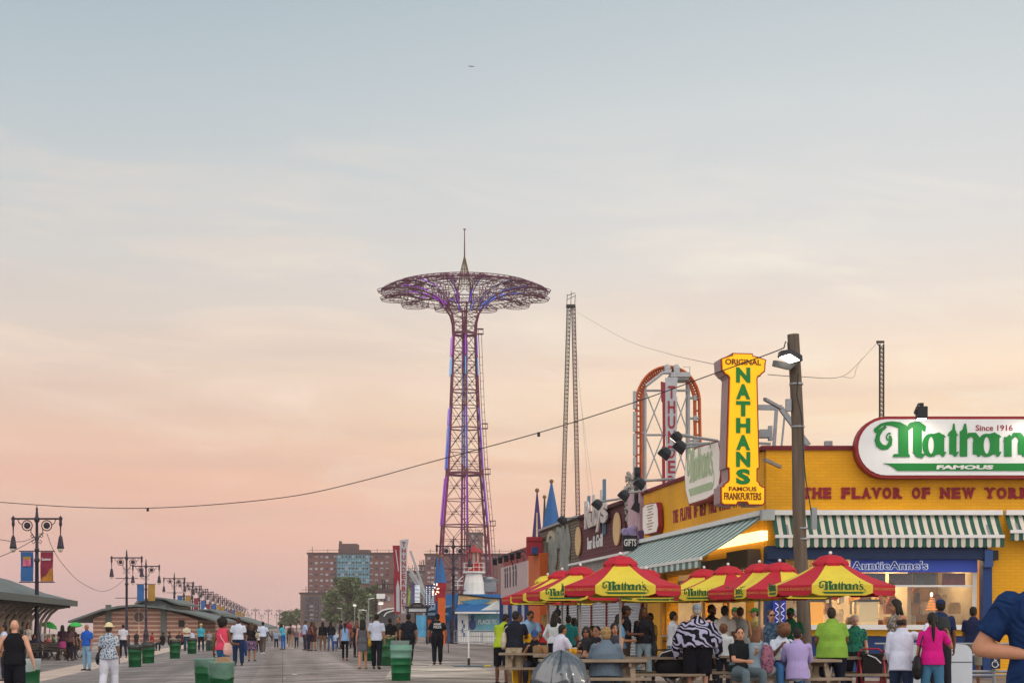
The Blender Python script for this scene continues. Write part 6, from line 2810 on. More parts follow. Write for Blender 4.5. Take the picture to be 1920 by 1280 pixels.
# white patio umbrella peeking at the ride building
p = PS(932, 31)
t = thing('patio_umbrella', 'small white umbrella with green sprigs beside the blue building', 'umbrella', p)
g = MB()
for i in range(6):
    a0, a1 = i * math.pi / 3, (i + 1) * math.pi / 3
    g.quad((0.05 * math.cos(a0), 0.05 * math.sin(a0), 2.85), (1.0 * math.cos(a0), 1.0 * math.sin(a0), 2.3), (1.0 * math.cos(a1), 1.0 * math.sin(a1), 2.3), (0.05 * math.cos(a1), 0.05 * math.sin(a1), 2.85))
g.build('canopy', mat('umbrella_white', 'c9cdc8', 0.8, 0, 0.15, 3), t)
g = MB()
g.tube([(0, 0, 0), (0, 0, 2.85)], 0.03, 6)
g.build('pole', M_STEEL, t)
# green beach umbrellas by the pavilion
for i, (x, y, s) in enumerate(((93, 1167, 31), (138, 1168, 28))):
    p = PS(x, s)
    t = thing('beach_umbrella', ('bright green umbrella beside the lantern post base', 'bright green umbrella above the long haired women')[i], 'umbrella', p)
    h = EYE + (HZ - y) / s - p.z
    g = MB()
    g.T = Matrix.Translation((0, 0, h)) @ Matrix.Rotation(0.25 * (1 - 2 * i), 4, 'Y')
    g.lathe([(0.55, -0.28), (0.45, -0.1), (0.25, 0.02), (0, 0.08)], 8)
    g.build('canopy', mat('umbrella_green', '35a84a', 0.7, 0, 0.1), t)
    g = MB()
    g.tube([(0, 0, 0), (0, 0, h)], 0.025, 5)
    g.build('pole', M_STEEL, t)

# ------------------------------------------------------------------ picnic tables
M_WOOD = mat('grey_timber', '8a7a68', 0.8, 0, 0.2, 3.0, 0.3, 12, stretch=(1, 5, 5))


def picnic(label):
    t = thing('picnic_table', label, 'table', (0, 0, 0), 0, 'wooden picnic tables')
    for i in range(5):
        g = MB()
        g.box((0, -0.32 + i * 0.16, 0.75), (1.9, 0.145, 0.045))
        g.build('plank', M_WOOD, t)
    for s in (-1, 1):
        g = MB()
        for k in (0, 1):
            g.box((0, s * (0.66 + k * 0.15), 0.44), (1.9, 0.14, 0.045))
        g.build('bench_seat', M_WOOD, t)
        g = MB()
        for q in (-1, 1):
            g.bar((s * 0.7, q * 0.2, 0.72), (s * 0.7, q * 0.62, 0.0), 0.045, 0.09, V((1, 0, 0)))
        g.bar((s * 0.75, -0.8, 0.38), (s * 0.75, 0.8, 0.38), 0.045, 0.09)
        g.bar((s * 0.65, -0.36, 0.69), (s * 0.65, 0.36, 0.69), 0.045, 0.09)
        g.build('trestle', M_WOOD, t)
    g = MB()
    for s in (-1, 1):
        g.bar((s * 0.72, 0, 0.38), (s * 0.2, 0, 0.7), 0.045, 0.09)
    g.build('brace', M_WOOD, t)
    return t


TBL = [(1222, 96, 0.0, 'empty picnic table with bare planks under the large umbrella'),
       (1335, 92, 0.1, 'picnic table behind the zebra patterned wrap'),
       (1470, 104, 0.15, 'picnic table with four people eating at it'),
       (1600, 96, 0.0, 'picnic table behind the lime shirt woman'),
       (1085, 90, 0.0, 'picnic table with the white T-shirt man and cups'),
       (1015, 84, 0.0, 'picnic table nearest the cream shoulder bag'),
       (1110, 104, 0.05, 'picnic table before the grey-jacket woman')]
pt = picnic(TBL[0][3])
for i, (x, s, r, lb) in enumerate(TBL):
    p = PS(x, s)
    if i == 0:
        pt.location = p
    else:
        copy_tree(pt, p, r, lb)


# ------------------------------------------------------------------ bins
M_BAGC = sheer('clear_bag', '8fb0a6', 0.28)
M_BAGW = sheer('white_bag', 'b4bec0', 0.55)
M_BAGD = mat('dark_bag', '1d2422', 0.35, 0, 0.2, 6.0, 0.6, 18, spec=0.6)
M_TRASH = mat('trash', '8a7a60', 0.8, 0, 0.6, 12.0)


def bin_(label, pos, h=0.86, r=0.30, bag=None, trash=False, second=None, group='green mesh-side litter bins', green=M_GREEN, bagh=0.16):
    t = thing('litter_bin', label, 'bin', pos, random.uniform(0, 6), group)
    g = MB()
    g.lathe([(r * 0.86, 0), (r * 0.9, 0.02), (r * 0.92, h * 0.32), (r * 0.965, h * 0.33), (r * 0.965, h * 0.355), (r * 0.93, h * 0.37), (r * 0.97, h * 0.68), (r * 1.02, h * 0.69), (r * 1.02, h * 0.715), (r * 0.98, h * 0.73), (r, h * 0.97), (r * 1.05, h * 0.98), (r * 1.05, h), (r * 0.96, h), (r * 0.94, h * 0.8)], 22)
    g.build('drum', green, t, True)
    if bag is not None:
        g = MB()
        n = 26
        rr = random.Random(int(pos[0] * 100))
        prof = [(r * 0.93, h * 0.85), (r * 0.98, h + 0.025), (r * 1.07, h + 0.02), (r * 1.075, h - bagh * 0.5), (r * 1.05, h - bagh)]
        vs_, fs_ = [], []
        for j, (rad, z) in enumerate(prof):
            for k in range(n):
                a = 2 * math.pi * k / n
                w = 0.008 * math.sin(a * 5 + j) + rr.uniform(-0.003, 0.003)
                zz_ = z + (0.035 * math.sin(a * 2 + 1) + 0.008 * math.sin(a * 7) if j == len(prof) - 1 else 0)
                vs_.append((math.cos(a) * (rad + w * 0.5), math.sin(a) * (rad + w * 0.5), zz_))
        for j in range(len(prof) - 1):
            for k in range(n):
                k2 = (k + 1) % n
                fs_.append((j * n + k, j * n + k2, (j + 1) * n + k2, (j + 1) * n + k))
        g.add(vs_, fs_)
        g.build('bin_liner', bag, t, True)
    if trash:
        g = MB()
        rr = random.Random(5)
        g.lathe([(r * 0.95, h - 0.06), (r * 0.5, h + 0.02), (0, h + 0.05)], 12)
        for i in range(14):
            R = Matrix.Rotation(rr.uniform(0, 3), 3, 'Z') @ Matrix.Rotation(rr.uniform(-.6, .6), 3, 'X')
            g.cur = 0
            g.box((rr.uniform(-.2, .2), rr.uniform(-.2, .2), h + rr.uniform(0, .07)), (rr.uniform(.06, .2), rr.uniform(.06, .16), rr.uniform(.02, .08)), R)
        g.build('rubbish', M_TRASH, t)
    return t


bin_('green litter bin in front of the second lantern post', GP(253, 1250), 0.86, 0.27, M_BAGD)
bin_('green litter bin standing half behind another under the gold banner', GP(278, 1243), 0.86, 0.28, M_BAGD)
bin_('green litter bin on the pale path, white rubbish on top', GP(328, 1234), 0.9, 0.27, M_BAGD, True)
bin_('green litter bin beside the man with folded arms', GP(360, 1225), 0.88, 0.28, M_BAGD)
bin_('small green litter bin behind the red tank top woman', GP(393, 1219), 0.88, 0.26, M_BAGD)
bin_('green litter bin with clear liner half hidden behind another bin', PS(390, 100), 0.86, 0.25, M_BAGC)
bin_('nearest green litter bin with clear liner and a brown carton on top', PS(415, 112), 0.86, 0.21, M_BAGC, bagh=0.24)
g = MB()
g.ext([(-0.12, 0, 0), (0.18, 0, 0), (0.08, 0, 0.1), (-0.05, 0, 0.09)], (0, 0.16, 0))
p = PS(415, 112)
o = g.build('food_carton', mat('carton', 'a58464', 0.8), None, loc=(p.x, p.y, p.z + 0.86))
tag(o, 'folded brown carton lying on the nearest litter bin', 'carton')
bin_('green litter bin with a white liner beside the bald man', PS(52, 82), 0.86, 0.28, M_BAGW, bagh=0.25)
bin_('worn green litter bin heaped with rubbish', GP(725, 1247), 0.95, 0.31, None, True, green=mat('worn_green', '245a3a', 0.6, 0, 0.35, 4))
bin_('green litter bin behind the couple walking away', GP(692, 1238), 0.9, 0.29, None)
p = GP(752, 1275)
bin_('bright green litter bin with a stacked clear liner before the police', p, 0.58, 0.262, None, green=mat('bright_green', '0a6238', 0.45, 0, 0.1))
g = MB()
t = thing('stacked_bin', 'pale green liner bin stacked in the bright green bin', 'bin', p)
g.lathe([(0.24, 0.50), (0.265, 0.56), (0.27, 0.6), (0.255, 0.62), (0.27, 0.74), (0.285, 0.75), (0.285, 0.79), (0.27, 0.8), (0.28, 0.9), (0.27, 0.9), (0.26, 0.7)], 22)
g.build('liner_bin', mat('pale_green_bin', '6f9a8a', 0.5, 0, 0.12), t, True)
g = MB()
g.lathe([(0.2, 0.85), (0.23, 0.9), (0.24, 0.99), (0.25, 1.0), (0.22, 1.0), (0.21, 0.9)], 20, (-0.03, 0.06, 0))
g.build('inner_tub', mat('tub_grey', '93a7a2', 0.5), t, True)

# foreground bin with its clear bag ballooning up
pb_ = V(((1050 - 960) / 150, 20.0, 0))
t = thing('bagged_bin', 'bulging clear rubbish bag rising from a bin in the foreground', 'bin', pb_)
g = MB()
g.lathe([(0.28, 0), (0.30, 0.3), (0.31, 0.62), (0.3, 0.66)], 20)
g.build('drum', M_GREEN, t, True)
g = MB()
n, m = 110, 44
vs_, fs_ = [], []
pr = [(0.32, 0.50), (0.395, 0.60), (0.40, 0.70), (0.375, 0.80), (0.31, 0.90), (0.22, 0.98), (0.12, 1.03), (0.05, 1.055), (0.0, 1.06)]
for j in range(m + 1):
    f_ = j / m * (len(pr) - 1)
    i = min(int(f_), len(pr) - 2)
    rad = pr[i][0] + (pr[i + 1][0] - pr[i][0]) * (f_ - i)
    z = pr[i][1] + (pr[i + 1][1] - pr[i][1]) * (f_ - i)
    for k in range(n):
        a = 2 * math.pi * k / n
        q = V((math.cos(a) * 1.5, math.sin(a) * 1.5, z * 1.3))
        d = mnoise.noise(q * 1.6) * 0.10
        cr = 0.030 * abs(math.sin(a * 5.5 + 2.2 * mnoise.noise(q * 1.2) + z * 2)) + 0.018 * abs(math.sin(a * 13 + 3 * mnoise.noise(q * 2) - z * 4)) + 0.014 * abs(mnoise.noise(q * 7))
        rr_ = rad * (1 + d * 1.5) - cr * min(1, rad * 5)
        vs_.append((max(rr_, 0) * math.cos(a) + 0.02, max(rr_, 0) * math.sin(a), z + d * 0.35))
for j in range(m):
    for k in range(n):
        k2 = (k + 1) % n
        fs_.append((j * n + k, j * n + k2, (j + 1) * n + k2, (j + 1) * n + k))
g.add(vs_, fs_)
bm_ = glass_mat('bulging_bag', 'a9b4bc', 0.55, 0.16)
_nt = bm_.node_tree
_df = _nt.nodes.new('ShaderNodeBsdfDiffuse')
_df.inputs[0].default_value = (*lin(hx('404b56')), 1)
_m2 = _nt.nodes.new('ShaderNodeMixShader')
_m2.inputs[0].default_value = 0.58
_mx = [q for q in _nt.nodes if q.type == 'MIX_SHADER' and q != _m2][0]
_nt.links.new(_mx.outputs[0], _m2.inputs[1])
_nt.links.new(_df.outputs[0], _m2.inputs[2])
_nt.links.new(_m2.outputs[0], _nt.nodes['Material Output'].inputs[0])
g.build('bin_liner', bm_, t, True)
g = MB()
rr = random.Random(9)
for i in range(30):
    a, r_ = rr.uniform(0, 6.28), rr.uniform(0, 0.2)
    g.cur = i % 3
    g.box((r_ * math.cos(a), r_ * math.sin(a), rr.uniform(0.6, 0.88)), (rr.uniform(.06, .2), rr.uniform(.06, .2), rr.uniform(.04, .12)), Matrix.Rotation(rr.uniform(0, 3), 3, 'Z') @ Matrix.Rotation(rr.uniform(-1, 1), 3, 'X'))
g.build('rubbish', [mat('rubbish_dark', '2a2e34', 0.7), mat('rubbish_mid', '4a4c50', 0.7), mat('rubbish_pale', '7c7a78', 0.7)], t)

# ------------------------------------------------------------------ benches, railings, stands
M_SLAT = mat('bench_slat', '4a443e', 0.7, 0, 0.15)


def bench(label, loc, rot):
    t = thing('park_bench', label, 'bench', loc, rot, 'slatted benches by the beach pavilion')
    g = MB()
    for i in range(4):
        g.box((0, -0.18 + i * 0.12, 0.45), (1.9, 0.09, 0.035))
    g.build('seat', M_SLAT, t)
    g = MB()
    for i in range(3):
        g.box((0, 0.25 + i * 0.04, 0.58 + i * 0.13), (1.9, 0.03, 0.09))
    g.build('backrest', M_SLAT, t)
    for s in (-0.85, 0, 0.85):
        g = MB()
        g.tube([(s, -0.3, 0), (s, -0.12, 0.25), (s, -0.22, 0.43), (s, 0.2, 0.43), (s, 0.36, 0.9)], 0.03, 5)
        g.tube([(s, 0.36, 0), (s, 0.12, 0.25), (s, 0.2, 0.43)], 0.03, 5)
        g.tube([(s, -0.25, 0.43), (s, -0.3, 0.62), (s, 0.26, 0.64)], 0.022, 5)
        g.build('leg', M_IRON, t)
    return t


for x, s, r, lb in ((76, 38, 0.5, 'slatted bench in front of the nearest lantern post base'), (118, 37, 1.3, 'slatted bench seen end on near the long haired women'), (140, 35, 1.1, 'slatted bench just behind the blue polo man'), (103, 36, 2.2, 'slatted bench turned toward the beach')):
    bench(lb, PS(x, s), r)
t = thing('ramp_railing', 'white three bar railing behind the nearest lantern post', 'railing', PS(80, 34))
g = MB()
for z in (0.55, 0.95, 1.25):
    g.box((0, 0, z), (1.9, 0.06, 0.08))
for x in (-0.9, 0.0, 0.9):
    g.box((x, 0, 0.65), (0.08, 0.08, 1.3))
g.build('rail', M_WHITE, t)
# police barriers
t0b = thing('crowd_barrier', 'grey steel crowd barriers before the blue building', 'barrier', PS(878, 28), 0, 'crowd barriers')
g = MB()
g.tube([(-0.95, 0, 0.25), (-0.95, 0, 0.95), (-0.85, 0, 1.05), (0.85, 0, 1.05), (0.95, 0, 0.95), (0.95, 0, 0.25), (-0.95, 0, 0.25)], 0.025, 6)
g.build('frame', M_STEEL, t0b)
g = MB()
for i in range(11):
    g.tube([(-0.8 + i * 0.16, 0, 0.25), (-0.8 + i * 0.16, 0, 1.05)], 0.012, 4)
g.tube([(-0.95, 0, 0.65), (0.95, 0, 0.65)], 0.012, 4)
g.build('bars', M_STEEL, t0b)
for x in (-0.6, 0.6):
    g = MB()
    g.tube([(x, -0.3, 0.02), (x, 0.3, 0.02)], 0.02, 5)
    g.tube([(x, 0, 0.02), (x, 0, 0.3)], 0.02, 5)
    g.build('foot', M_STEEL, t0b)
for x, s, r in ((931, 29, 0.1), (906, 27, -0.05)):
    copy_tree(t0b, PS(x, s), r, None)
# flag base pole
t = thing('pole_stand', 'thin white pole on a flat T shaped floor stand', 'stand', GP(879, 1250))
s_ = (1250 - HZ) / EYE
g = MB()
g.tube([(0, 0, 0.05), (0, 0, 1.22)], 0.028, 8)
g.build('pole', M_WHITE, t)
g = MB()
g.lathe([(0.045, 0.0), (0.04, 0.28), (0.03, 0.3)], 8)
g.build('socket', M_DARK, t)
g = MB()
g.tube([(-0.52, 0, 0.04), (0.5, 0, 0.04)], 0.035, 6)
g.tube([(0, 0.3, 0.04), (0, -0.3, 0.04)], 0.03, 6)
g.build('base', mat('stand_grey', '6f7f86', 0.5, 0.2), t)
g = MB()
g.tube([(0.52, 0, 0.04), (0.72, 0, 0.04)], 0.036, 6)
g.build('base_end', mat('stand_yellow', 'c0b43c', 0.6), t)
# white counters / bins at right, railing and access sign
YW = 32.5
for x0, x1, yt, rb, lb in ((1703, 1745, 1208, 0, 'white domed waste cabinet behind the pink shirt woman'), (1775, 1823, 1207, 1, 'white domed waste cabinet beside the accessible sign')):
    k = F / YW
    t = thing('waste_cabinet', lb, 'bin', P((x0 + x1) / 2, HZ, YW), 0, 'white waste cabinets')
    t.location.z = 0
    w = (x1 - x0) / k
    h = EYE + (HZ - yt) / k
    g = MB()
    rad = 0.2
    pts = [(-w / 2, 0, 0)] + [(-w / 2 + rad - rad * math.cos(a), 0, h - rad + rad * math.sin(a)) for a in [i * math.pi / 12 for i in range(7)]] + [(w / 2 - rad + rad * math.sin(a), 0, h - rad + rad * math.cos(a)) for a in [i * math.pi / 12 for i in range(7)]] + [(w / 2, 0, 0)]
    g.ext(pts, (0, 0.55, 0))
    g.build('body', mat('cabinet_white', 'c3cbd4', 0.45, 0, 0.04), t)
    g = MB()
    g.box((0, -0.003, h - 0.36), (w * 0.98, 0.012, 0.014))
    g.build('lid_seam', M_DARK, t)
t = thing('guard_railing', 'galvanised two bar railing in front of the restaurant', 'railing', (0, 35.5, 0))
k = F / 35.5
g = MB()
for y in (1227, 1258, 1265, 1206):
    z = EYE + (HZ - y) / k
    g.tube([((1640 - 960) / k, 0, z), ((2000 - 960) / k, 0, z)], 0.035 if y != 1206 else 0.025, 6)
for x in (1660, 1740, 1864, 1980):
    g.tube([((x - 960) / k, 0, 0), ((x - 960) / k, 0, EYE + (HZ - 1206) / k)], 0.04, 6)
g.build('rail', M_STEEL, t)
t = thing('access_sign', 'small dark blue wheelchair symbol sign on the railing', 'sign', ((1864 - 960) / k, 35.42, EYE + (HZ - 1240) / k))
g = MB()
g.box((0, 0, 0), (0.22, 0.02, 0.3))
g.build('plate', mat('sign_navy', '14233f', 0.5), t)
g = MB()
g.ell((-0.02, -0.015, 0.1), (0.02, 0.005, 0.02), 10, 6)
g.tube([(-0.02, -0.015, 0.075), (-0.012, -0.015, 0.0), (0.04, -0.015, 0.0), (0.06, -0.015, -0.07), (0.085, -0.015, -0.06)], 0.01, 5)
g.tube([(-0.015, -0.015, 0.04), (0.035, -0.015, 0.04)], 0.008, 5)
g.tube([(-0.005 + 0.068 * math.cos(a), -0.015, -0.05 + 0.068 * math.sin(a)) for a in [math.radians(120 + i * 20) for i in range(13)]], 0.009, 5)
g.build('wheelchair_symbol', M_WHITE, t)
# red rollator
t = thing('walking_frame', 'red folding walking frame with a black seat bag', 'walking frame', PS(1632, 97))
M_ROL = mat('frame_red', 'a8283a', 0.4, 0.1, 0.06)
g = MB()
for s in (-0.22, 0.24):
    g.tube([(s, 0.25, 0.1), (s, 0.12, 0.55), (s, 0.02, 0.86), (s, -0.18, 0.9)], 0.02, 6)
    g.tube([(s, -0.3, 0.1), (s, -0.12, 0.6), (s, 0.02, 0.86)], 0.02, 6)
g.tube([(-0.22, 0.02, 0.86), (-0.14, 0.0, 0.93), (0.16, 0.0, 0.93), (0.24, 0.02, 0.86)], 0.02, 6)
g.tube([(-0.22, -0.22, 0.3), (0.24, -0.22, 0.3)], 0.016, 6)
g.build('frame', M_ROL, t)
g = MB()
g.box((0.01, -0.05, 0.62), (0.38, 0.22, 0.36), Matrix.Rotation(0.1, 3, 'X'))
g.box((0.01, -0.04, 0.82), (0.42, 0.3, 0.05))
g.build('seat_bag', mat('black_bag', '17181b', 0.7, 0, 0.2), t)
for s, y in ((-0.22, 0.25), (0.24, 0.25), (-0.22, -0.3), (0.24, -0.3)):
    g = MB()
    g.T = Matrix.Translation((s, y, 0.09)) @ Matrix.Rotation(math.pi / 2, 4, 'Y')
    g.lathe([(0.05, -0.02), (0.09, -0.02), (0.09, 0.02), (0.05, 0.02)], 14)
    g.build('wheel', M_DARK, t)
g = MB()
g.tube([(-0.1, -0.2, 0.82), (0.05, -0.24, 0.76), (0.15, -0.24, 0.66)], 0.012, 5)
g.build('brake_cable', M_WHITE, t)
# yellow promo box by the lime shirt man
t = thing('menu_box', 'yellow square advertising box with a red badge beside the picnic bench', 'sign', PS(985, 76))
g = MB()
g.box((0, 0, 0.45), (0.62, 0.5, 0.9), Matrix.Rotation(0.4, 3, 'Z'))
g.build('body', M_YELLOW, t)
g = MB()
g.T = Matrix.Rotation(0.4, 4, 'Z') @ Matrix.Translation((-0.05, -0.26, 0.52)) @ Matrix.Rotation(math.pi / 2, 4, 'X')
g.lathe([(0.17, 0), (0.17, 0.012)], 18)
g.build('badge', mat('badge_red', 'b3321e', 0.6), t)
t = thing('menu_box', 'upright yellow advertising panel behind the blue cap diner', 'sign', PS(979, 83))
g = MB()
g.box((0, 0, 0.6), (0.42, 0.12, 1.2))
g.build('body', M_YELLOW, t)
g = MB()
g.T = Matrix.Translation((-0.05, -0.07, 0.95)) @ Matrix.Rotation(math.pi / 2, 4, 'X')
g.lathe([(0.12, 0), (0.12, 0.012)], 18)
g.build('badge', M_WHITE, t)

# pram
t = thing('pram', 'black hooded pram with pale piping beside the zebra wrap', 'pram', PS(1262, 96))
g = MB()
g.T = Matrix.Translation((0, 0, 0.62)) @ Matrix.Rotation(-0.3, 4, 'Y')
vs_, fs_ = [], []
for j in range(9):
    th = math.pi * j / 8
    for k in range(9):
        ph = math.pi * k / 8 * 0.62
        vs_.append((-0.34 * math.cos(th), 0.26 * math.cos(ph * 1.6 + 0.35) * math.sin(th), 0.34 * math.sin(ph + 0.2) * math.sin(th) + 0.02))
g.ell((0, 0, 0.02), (0.37, 0.28, 0.30), 16, 10)
g.build('hood', mat('pram_black', '1a1c22', 0.7, 0, 0.1), t, True)
g = MB()
g.tube([(-0.36, -0.15, 0.68), (-0.25, -0.27, 0.85), (0, -0.29, 0.92), (0.22, -0.26, 0.84), (0.38, -0.12, 0.62)], 0.012, 5)
g.build('piping', M_WHITE, t)
g = MB()
g.bar((0.3, 0, 0.5), (-0.1, -0.2, 0.1), 0.03)
g.bar((-0.3, 0, 0.5), (0.2, -0.2, 0.1), 0.03)
g.bar((0.3, 0, 0.6), (0.55, 0, 1.0), 0.03)
g.build('chassis', M_STEEL, t)
for x in (-0.28, 0.28):
    g = MB()
    g.T = Matrix.Translation((x, -0.2, 0.12)) @ Matrix.Rotation(math.pi / 2, 4, 'X')
    g.lathe([(0.08, -0.02), (0.12, -0.02), (0.12, 0.02), (0.08, 0.02)], 16)
    g.build('wheel', M_DARK, t)
# bicycle against the shutters
t = thing('bicycle', 'black bicycle leaning by the white shutters', 'bicycle', PS(1228, 80), 0.1)
for x in (-0.52, 0.5):
    g = MB()
    g.tube([(x + 0.33 * math.cos(a), 0, 0.34 + 0.33 * math.sin(a)) for a in [i * math.pi / 12 for i in range(24)]], 0.022, 5, closed=True)
    w = g.build('wheel', M_DARK, t)
    g = MB()
    for i in range(8):
        a = i * math.pi / 8
        g.bar((x - 0.32 * math.cos(a), 0, 0.34 - 0.32 * math.sin(a)), (x + 0.32 * math.cos(a), 0, 0.34 + 0.32 * math.sin(a)), 0.005)
    g.build('spokes', M_STEEL, w)
g = MB()
for a, b_ in (((-0.52, 0, 0.34), (-0.2, 0, 0.85)), ((-0.52, 0, 0.34), (0.0, 0, 0.3)), ((0.0, 0, 0.3), (-0.2, 0, 0.85)), ((-0.18, 0, 0.8), (0.36, 0, 0.82)), ((0.0, 0, 0.3), (0.36, 0, 0.75)), ((0.34, 0, 0.95), (0.5, 0, 0.34))):
    g.tube([a, b_], 0.018, 5)
g.build('frame', M_DARK, t)
g = MB()
g.tube([(0.25, -0.25, 1.02), (0.36, -0.1, 1.0), (0.36, 0.1, 1.0), (0.25, 0.25, 1.02)], 0.016, 5)
g.build('handlebar', M_DARK, t)
g = MB()
g.ell((-0.22, 0, 0.92), (0.13, 0.06, 0.04), 10, 6)
g.build('saddle', M_DARK, t)

# food and drink on the tables
M_CUP = mat('cup_yellow', 'e0a81c', 0.5, 0, 0.1)


def cup(x, s, z, label, m=M_CUP, h=0.14, r=0.045, grp='cups on the picnic tables'):
    p = PS(x, s)
    t = thing('drink_cup', label, 'cup', (p.x, p.y, z), 0, grp)
    g = MB()
    g.lathe([(r * 0.75, 0), (r, h), (r * 0.9, h)], 14)
    g.build('cup_body', m, t, True)
    g = MB()
    g.lathe([(r * 1.05, h), (r * 1.05, h + 0.012), (r * 0.3, h + 0.02), (0, h + 0.02)], 14)
    g.build('lid', M_WHITE, t)


cup(995, 84, 0.775, 'yellow paper cup in front of the blue cap diner', h=0.17, r=0.05)
cup(1071, 92, 0.775, 'left of two yellow cups by the white T-shirt man')
cup(1078, 92, 0.775, 'right of two yellow cups by the white T-shirt man')
cup(1341, 94, 0.775, 'clear water cup beside the zebra wrap', mat('clear_cup', 'aebcc4', 0.2), h=0.14)
for x, s, w, lb in ((1013, 84, 0.34, 'brown carton tray in front of the blue cap diner'), (1405, 104, 0.2, 'paper food tray held by the black top woman'), (1455, 106, 0.22, 'paper food tray before the white shirt woman'), (1478, 104, 0.16, 'paper food tray beside the plaid shirt man')):
    p = PS(x, s)
    g = MB()
    hh = 0.14 if 'carton' in lb else 0.05
    g.box((0, 0, hh / 2), (w, 0.22, hh))
    g.box((0, 0, hh + 0.01), (w * 0.8, 0.15, 0.03))
    o = g.build('food_tray', mat('tray_brown' if hh > 0.1 else 'tray_white', '8f7352' if hh > 0.1 else 'c8c2b4', 0.8), None, loc=(p.x, p.y - 0.15, 0.778))
    tag(o, lb, 'food tray')

# scraps of paper on the boards
rr = random.Random(31)
for i in range(12):
    p = GP(rr.uniform(90, 900), rr.choice((rr.uniform(1215, 1240), rr.uniform(1240, 1278))))
    g = MB()
    g.box((0, 0, 0.012), (rr.uniform(.05, .12), rr.uniform(.05, .1), 0.012), Matrix.Rotation(rr.uniform(0, 3), 3, 'Z'))
    tag(g.build('paper_scrap', M_WHITE if i % 3 else M_TRASH, None, loc=(p.x, p.y, p.z + 0.008)), 'small scrap of paper lying on the boards', 'litter', 'scraps of paper on the boards')

# ------------------------------------------------------------------ people
SKIN = {'pale': 'c9977f', 'fair': 'b98468', 'tan': '9a6a4c', 'brown': '6d4630', 'dark': '43291e'}
HAIRC = {'black': '17140f', 'dark': '2a1f1a', 'brown': '4d3526', 'auburn': '6b4630', 'sandy': '8d7048', 'grey': '9a948c', 'blonde': 'b59a68'}


def skin(k):
    return mat('skin_' + k, SKIN[k], 0.55, 0, 0.08, 9.0, spec=0.35)


def hairm(k):
    return mat('hair_' + k, HAIRC[k], 0.6, 0, 0.25, 18.0, 0.5, 60, stretch=(1, 1, 0.2))


def voxel(o, size, smooth=3):
    r = o.modifiers.new('Remesh', 'REMESH')
    r.mode = 'VOXEL'
    r.voxel_size = size
    r.use_smooth_shade = True
    s = o.modifiers.new('Smooth', 'SMOOTH')
    s.factor = 0.5
    s.iterations = smooth
    return o


def rotv(v, axis, a):
    return Matrix.Rotation(a, 3, axis) @ v


HANG = ((0.16, -0.03, -1), (0.05, 0.22, -1))
BENT = ((0.18, 0.15, -1), (-0.25, 1.0, 0.0))
EAT = ((0.25, 0.45, -1), (-0.35, 0.75, 0.75))
TABLE = ((0.2, 0.55, -1), (-0.35, 1.0, -0.05))
FOLD = ((0.12, 0.2, -1), (-1.0, 0.45, 0.1))
HIPS = ((0.45, -0.15, -1), (-0.45, 0.35, -0.6))
PHONE = ((0.1, 0.25, -1), (-0.3, 0.5, 1.0))
STAND = (((0.06, 0.03, -1), (0.02, -0.03, -1)), ((0.06, -0.02, -1), (0.02, -0.05, -1)))
STEP = (((0.02, 0.28, -1), (0.0, 0.0, -1)), ((0.02, -0.15, -1), (0.0, -0.42, -1)))
STEP2 = (((0.02, -0.12, -1), (0.0, -0.36, -1)), ((0.02, 0.26, -1), (0.0, 0.02, -1)))
SIT = (((0.22, 1.0, -0.05), (0.05, -0.05, -1)), ((0.2, 1.0, -0.05), (0.05, 0.1, -1)))


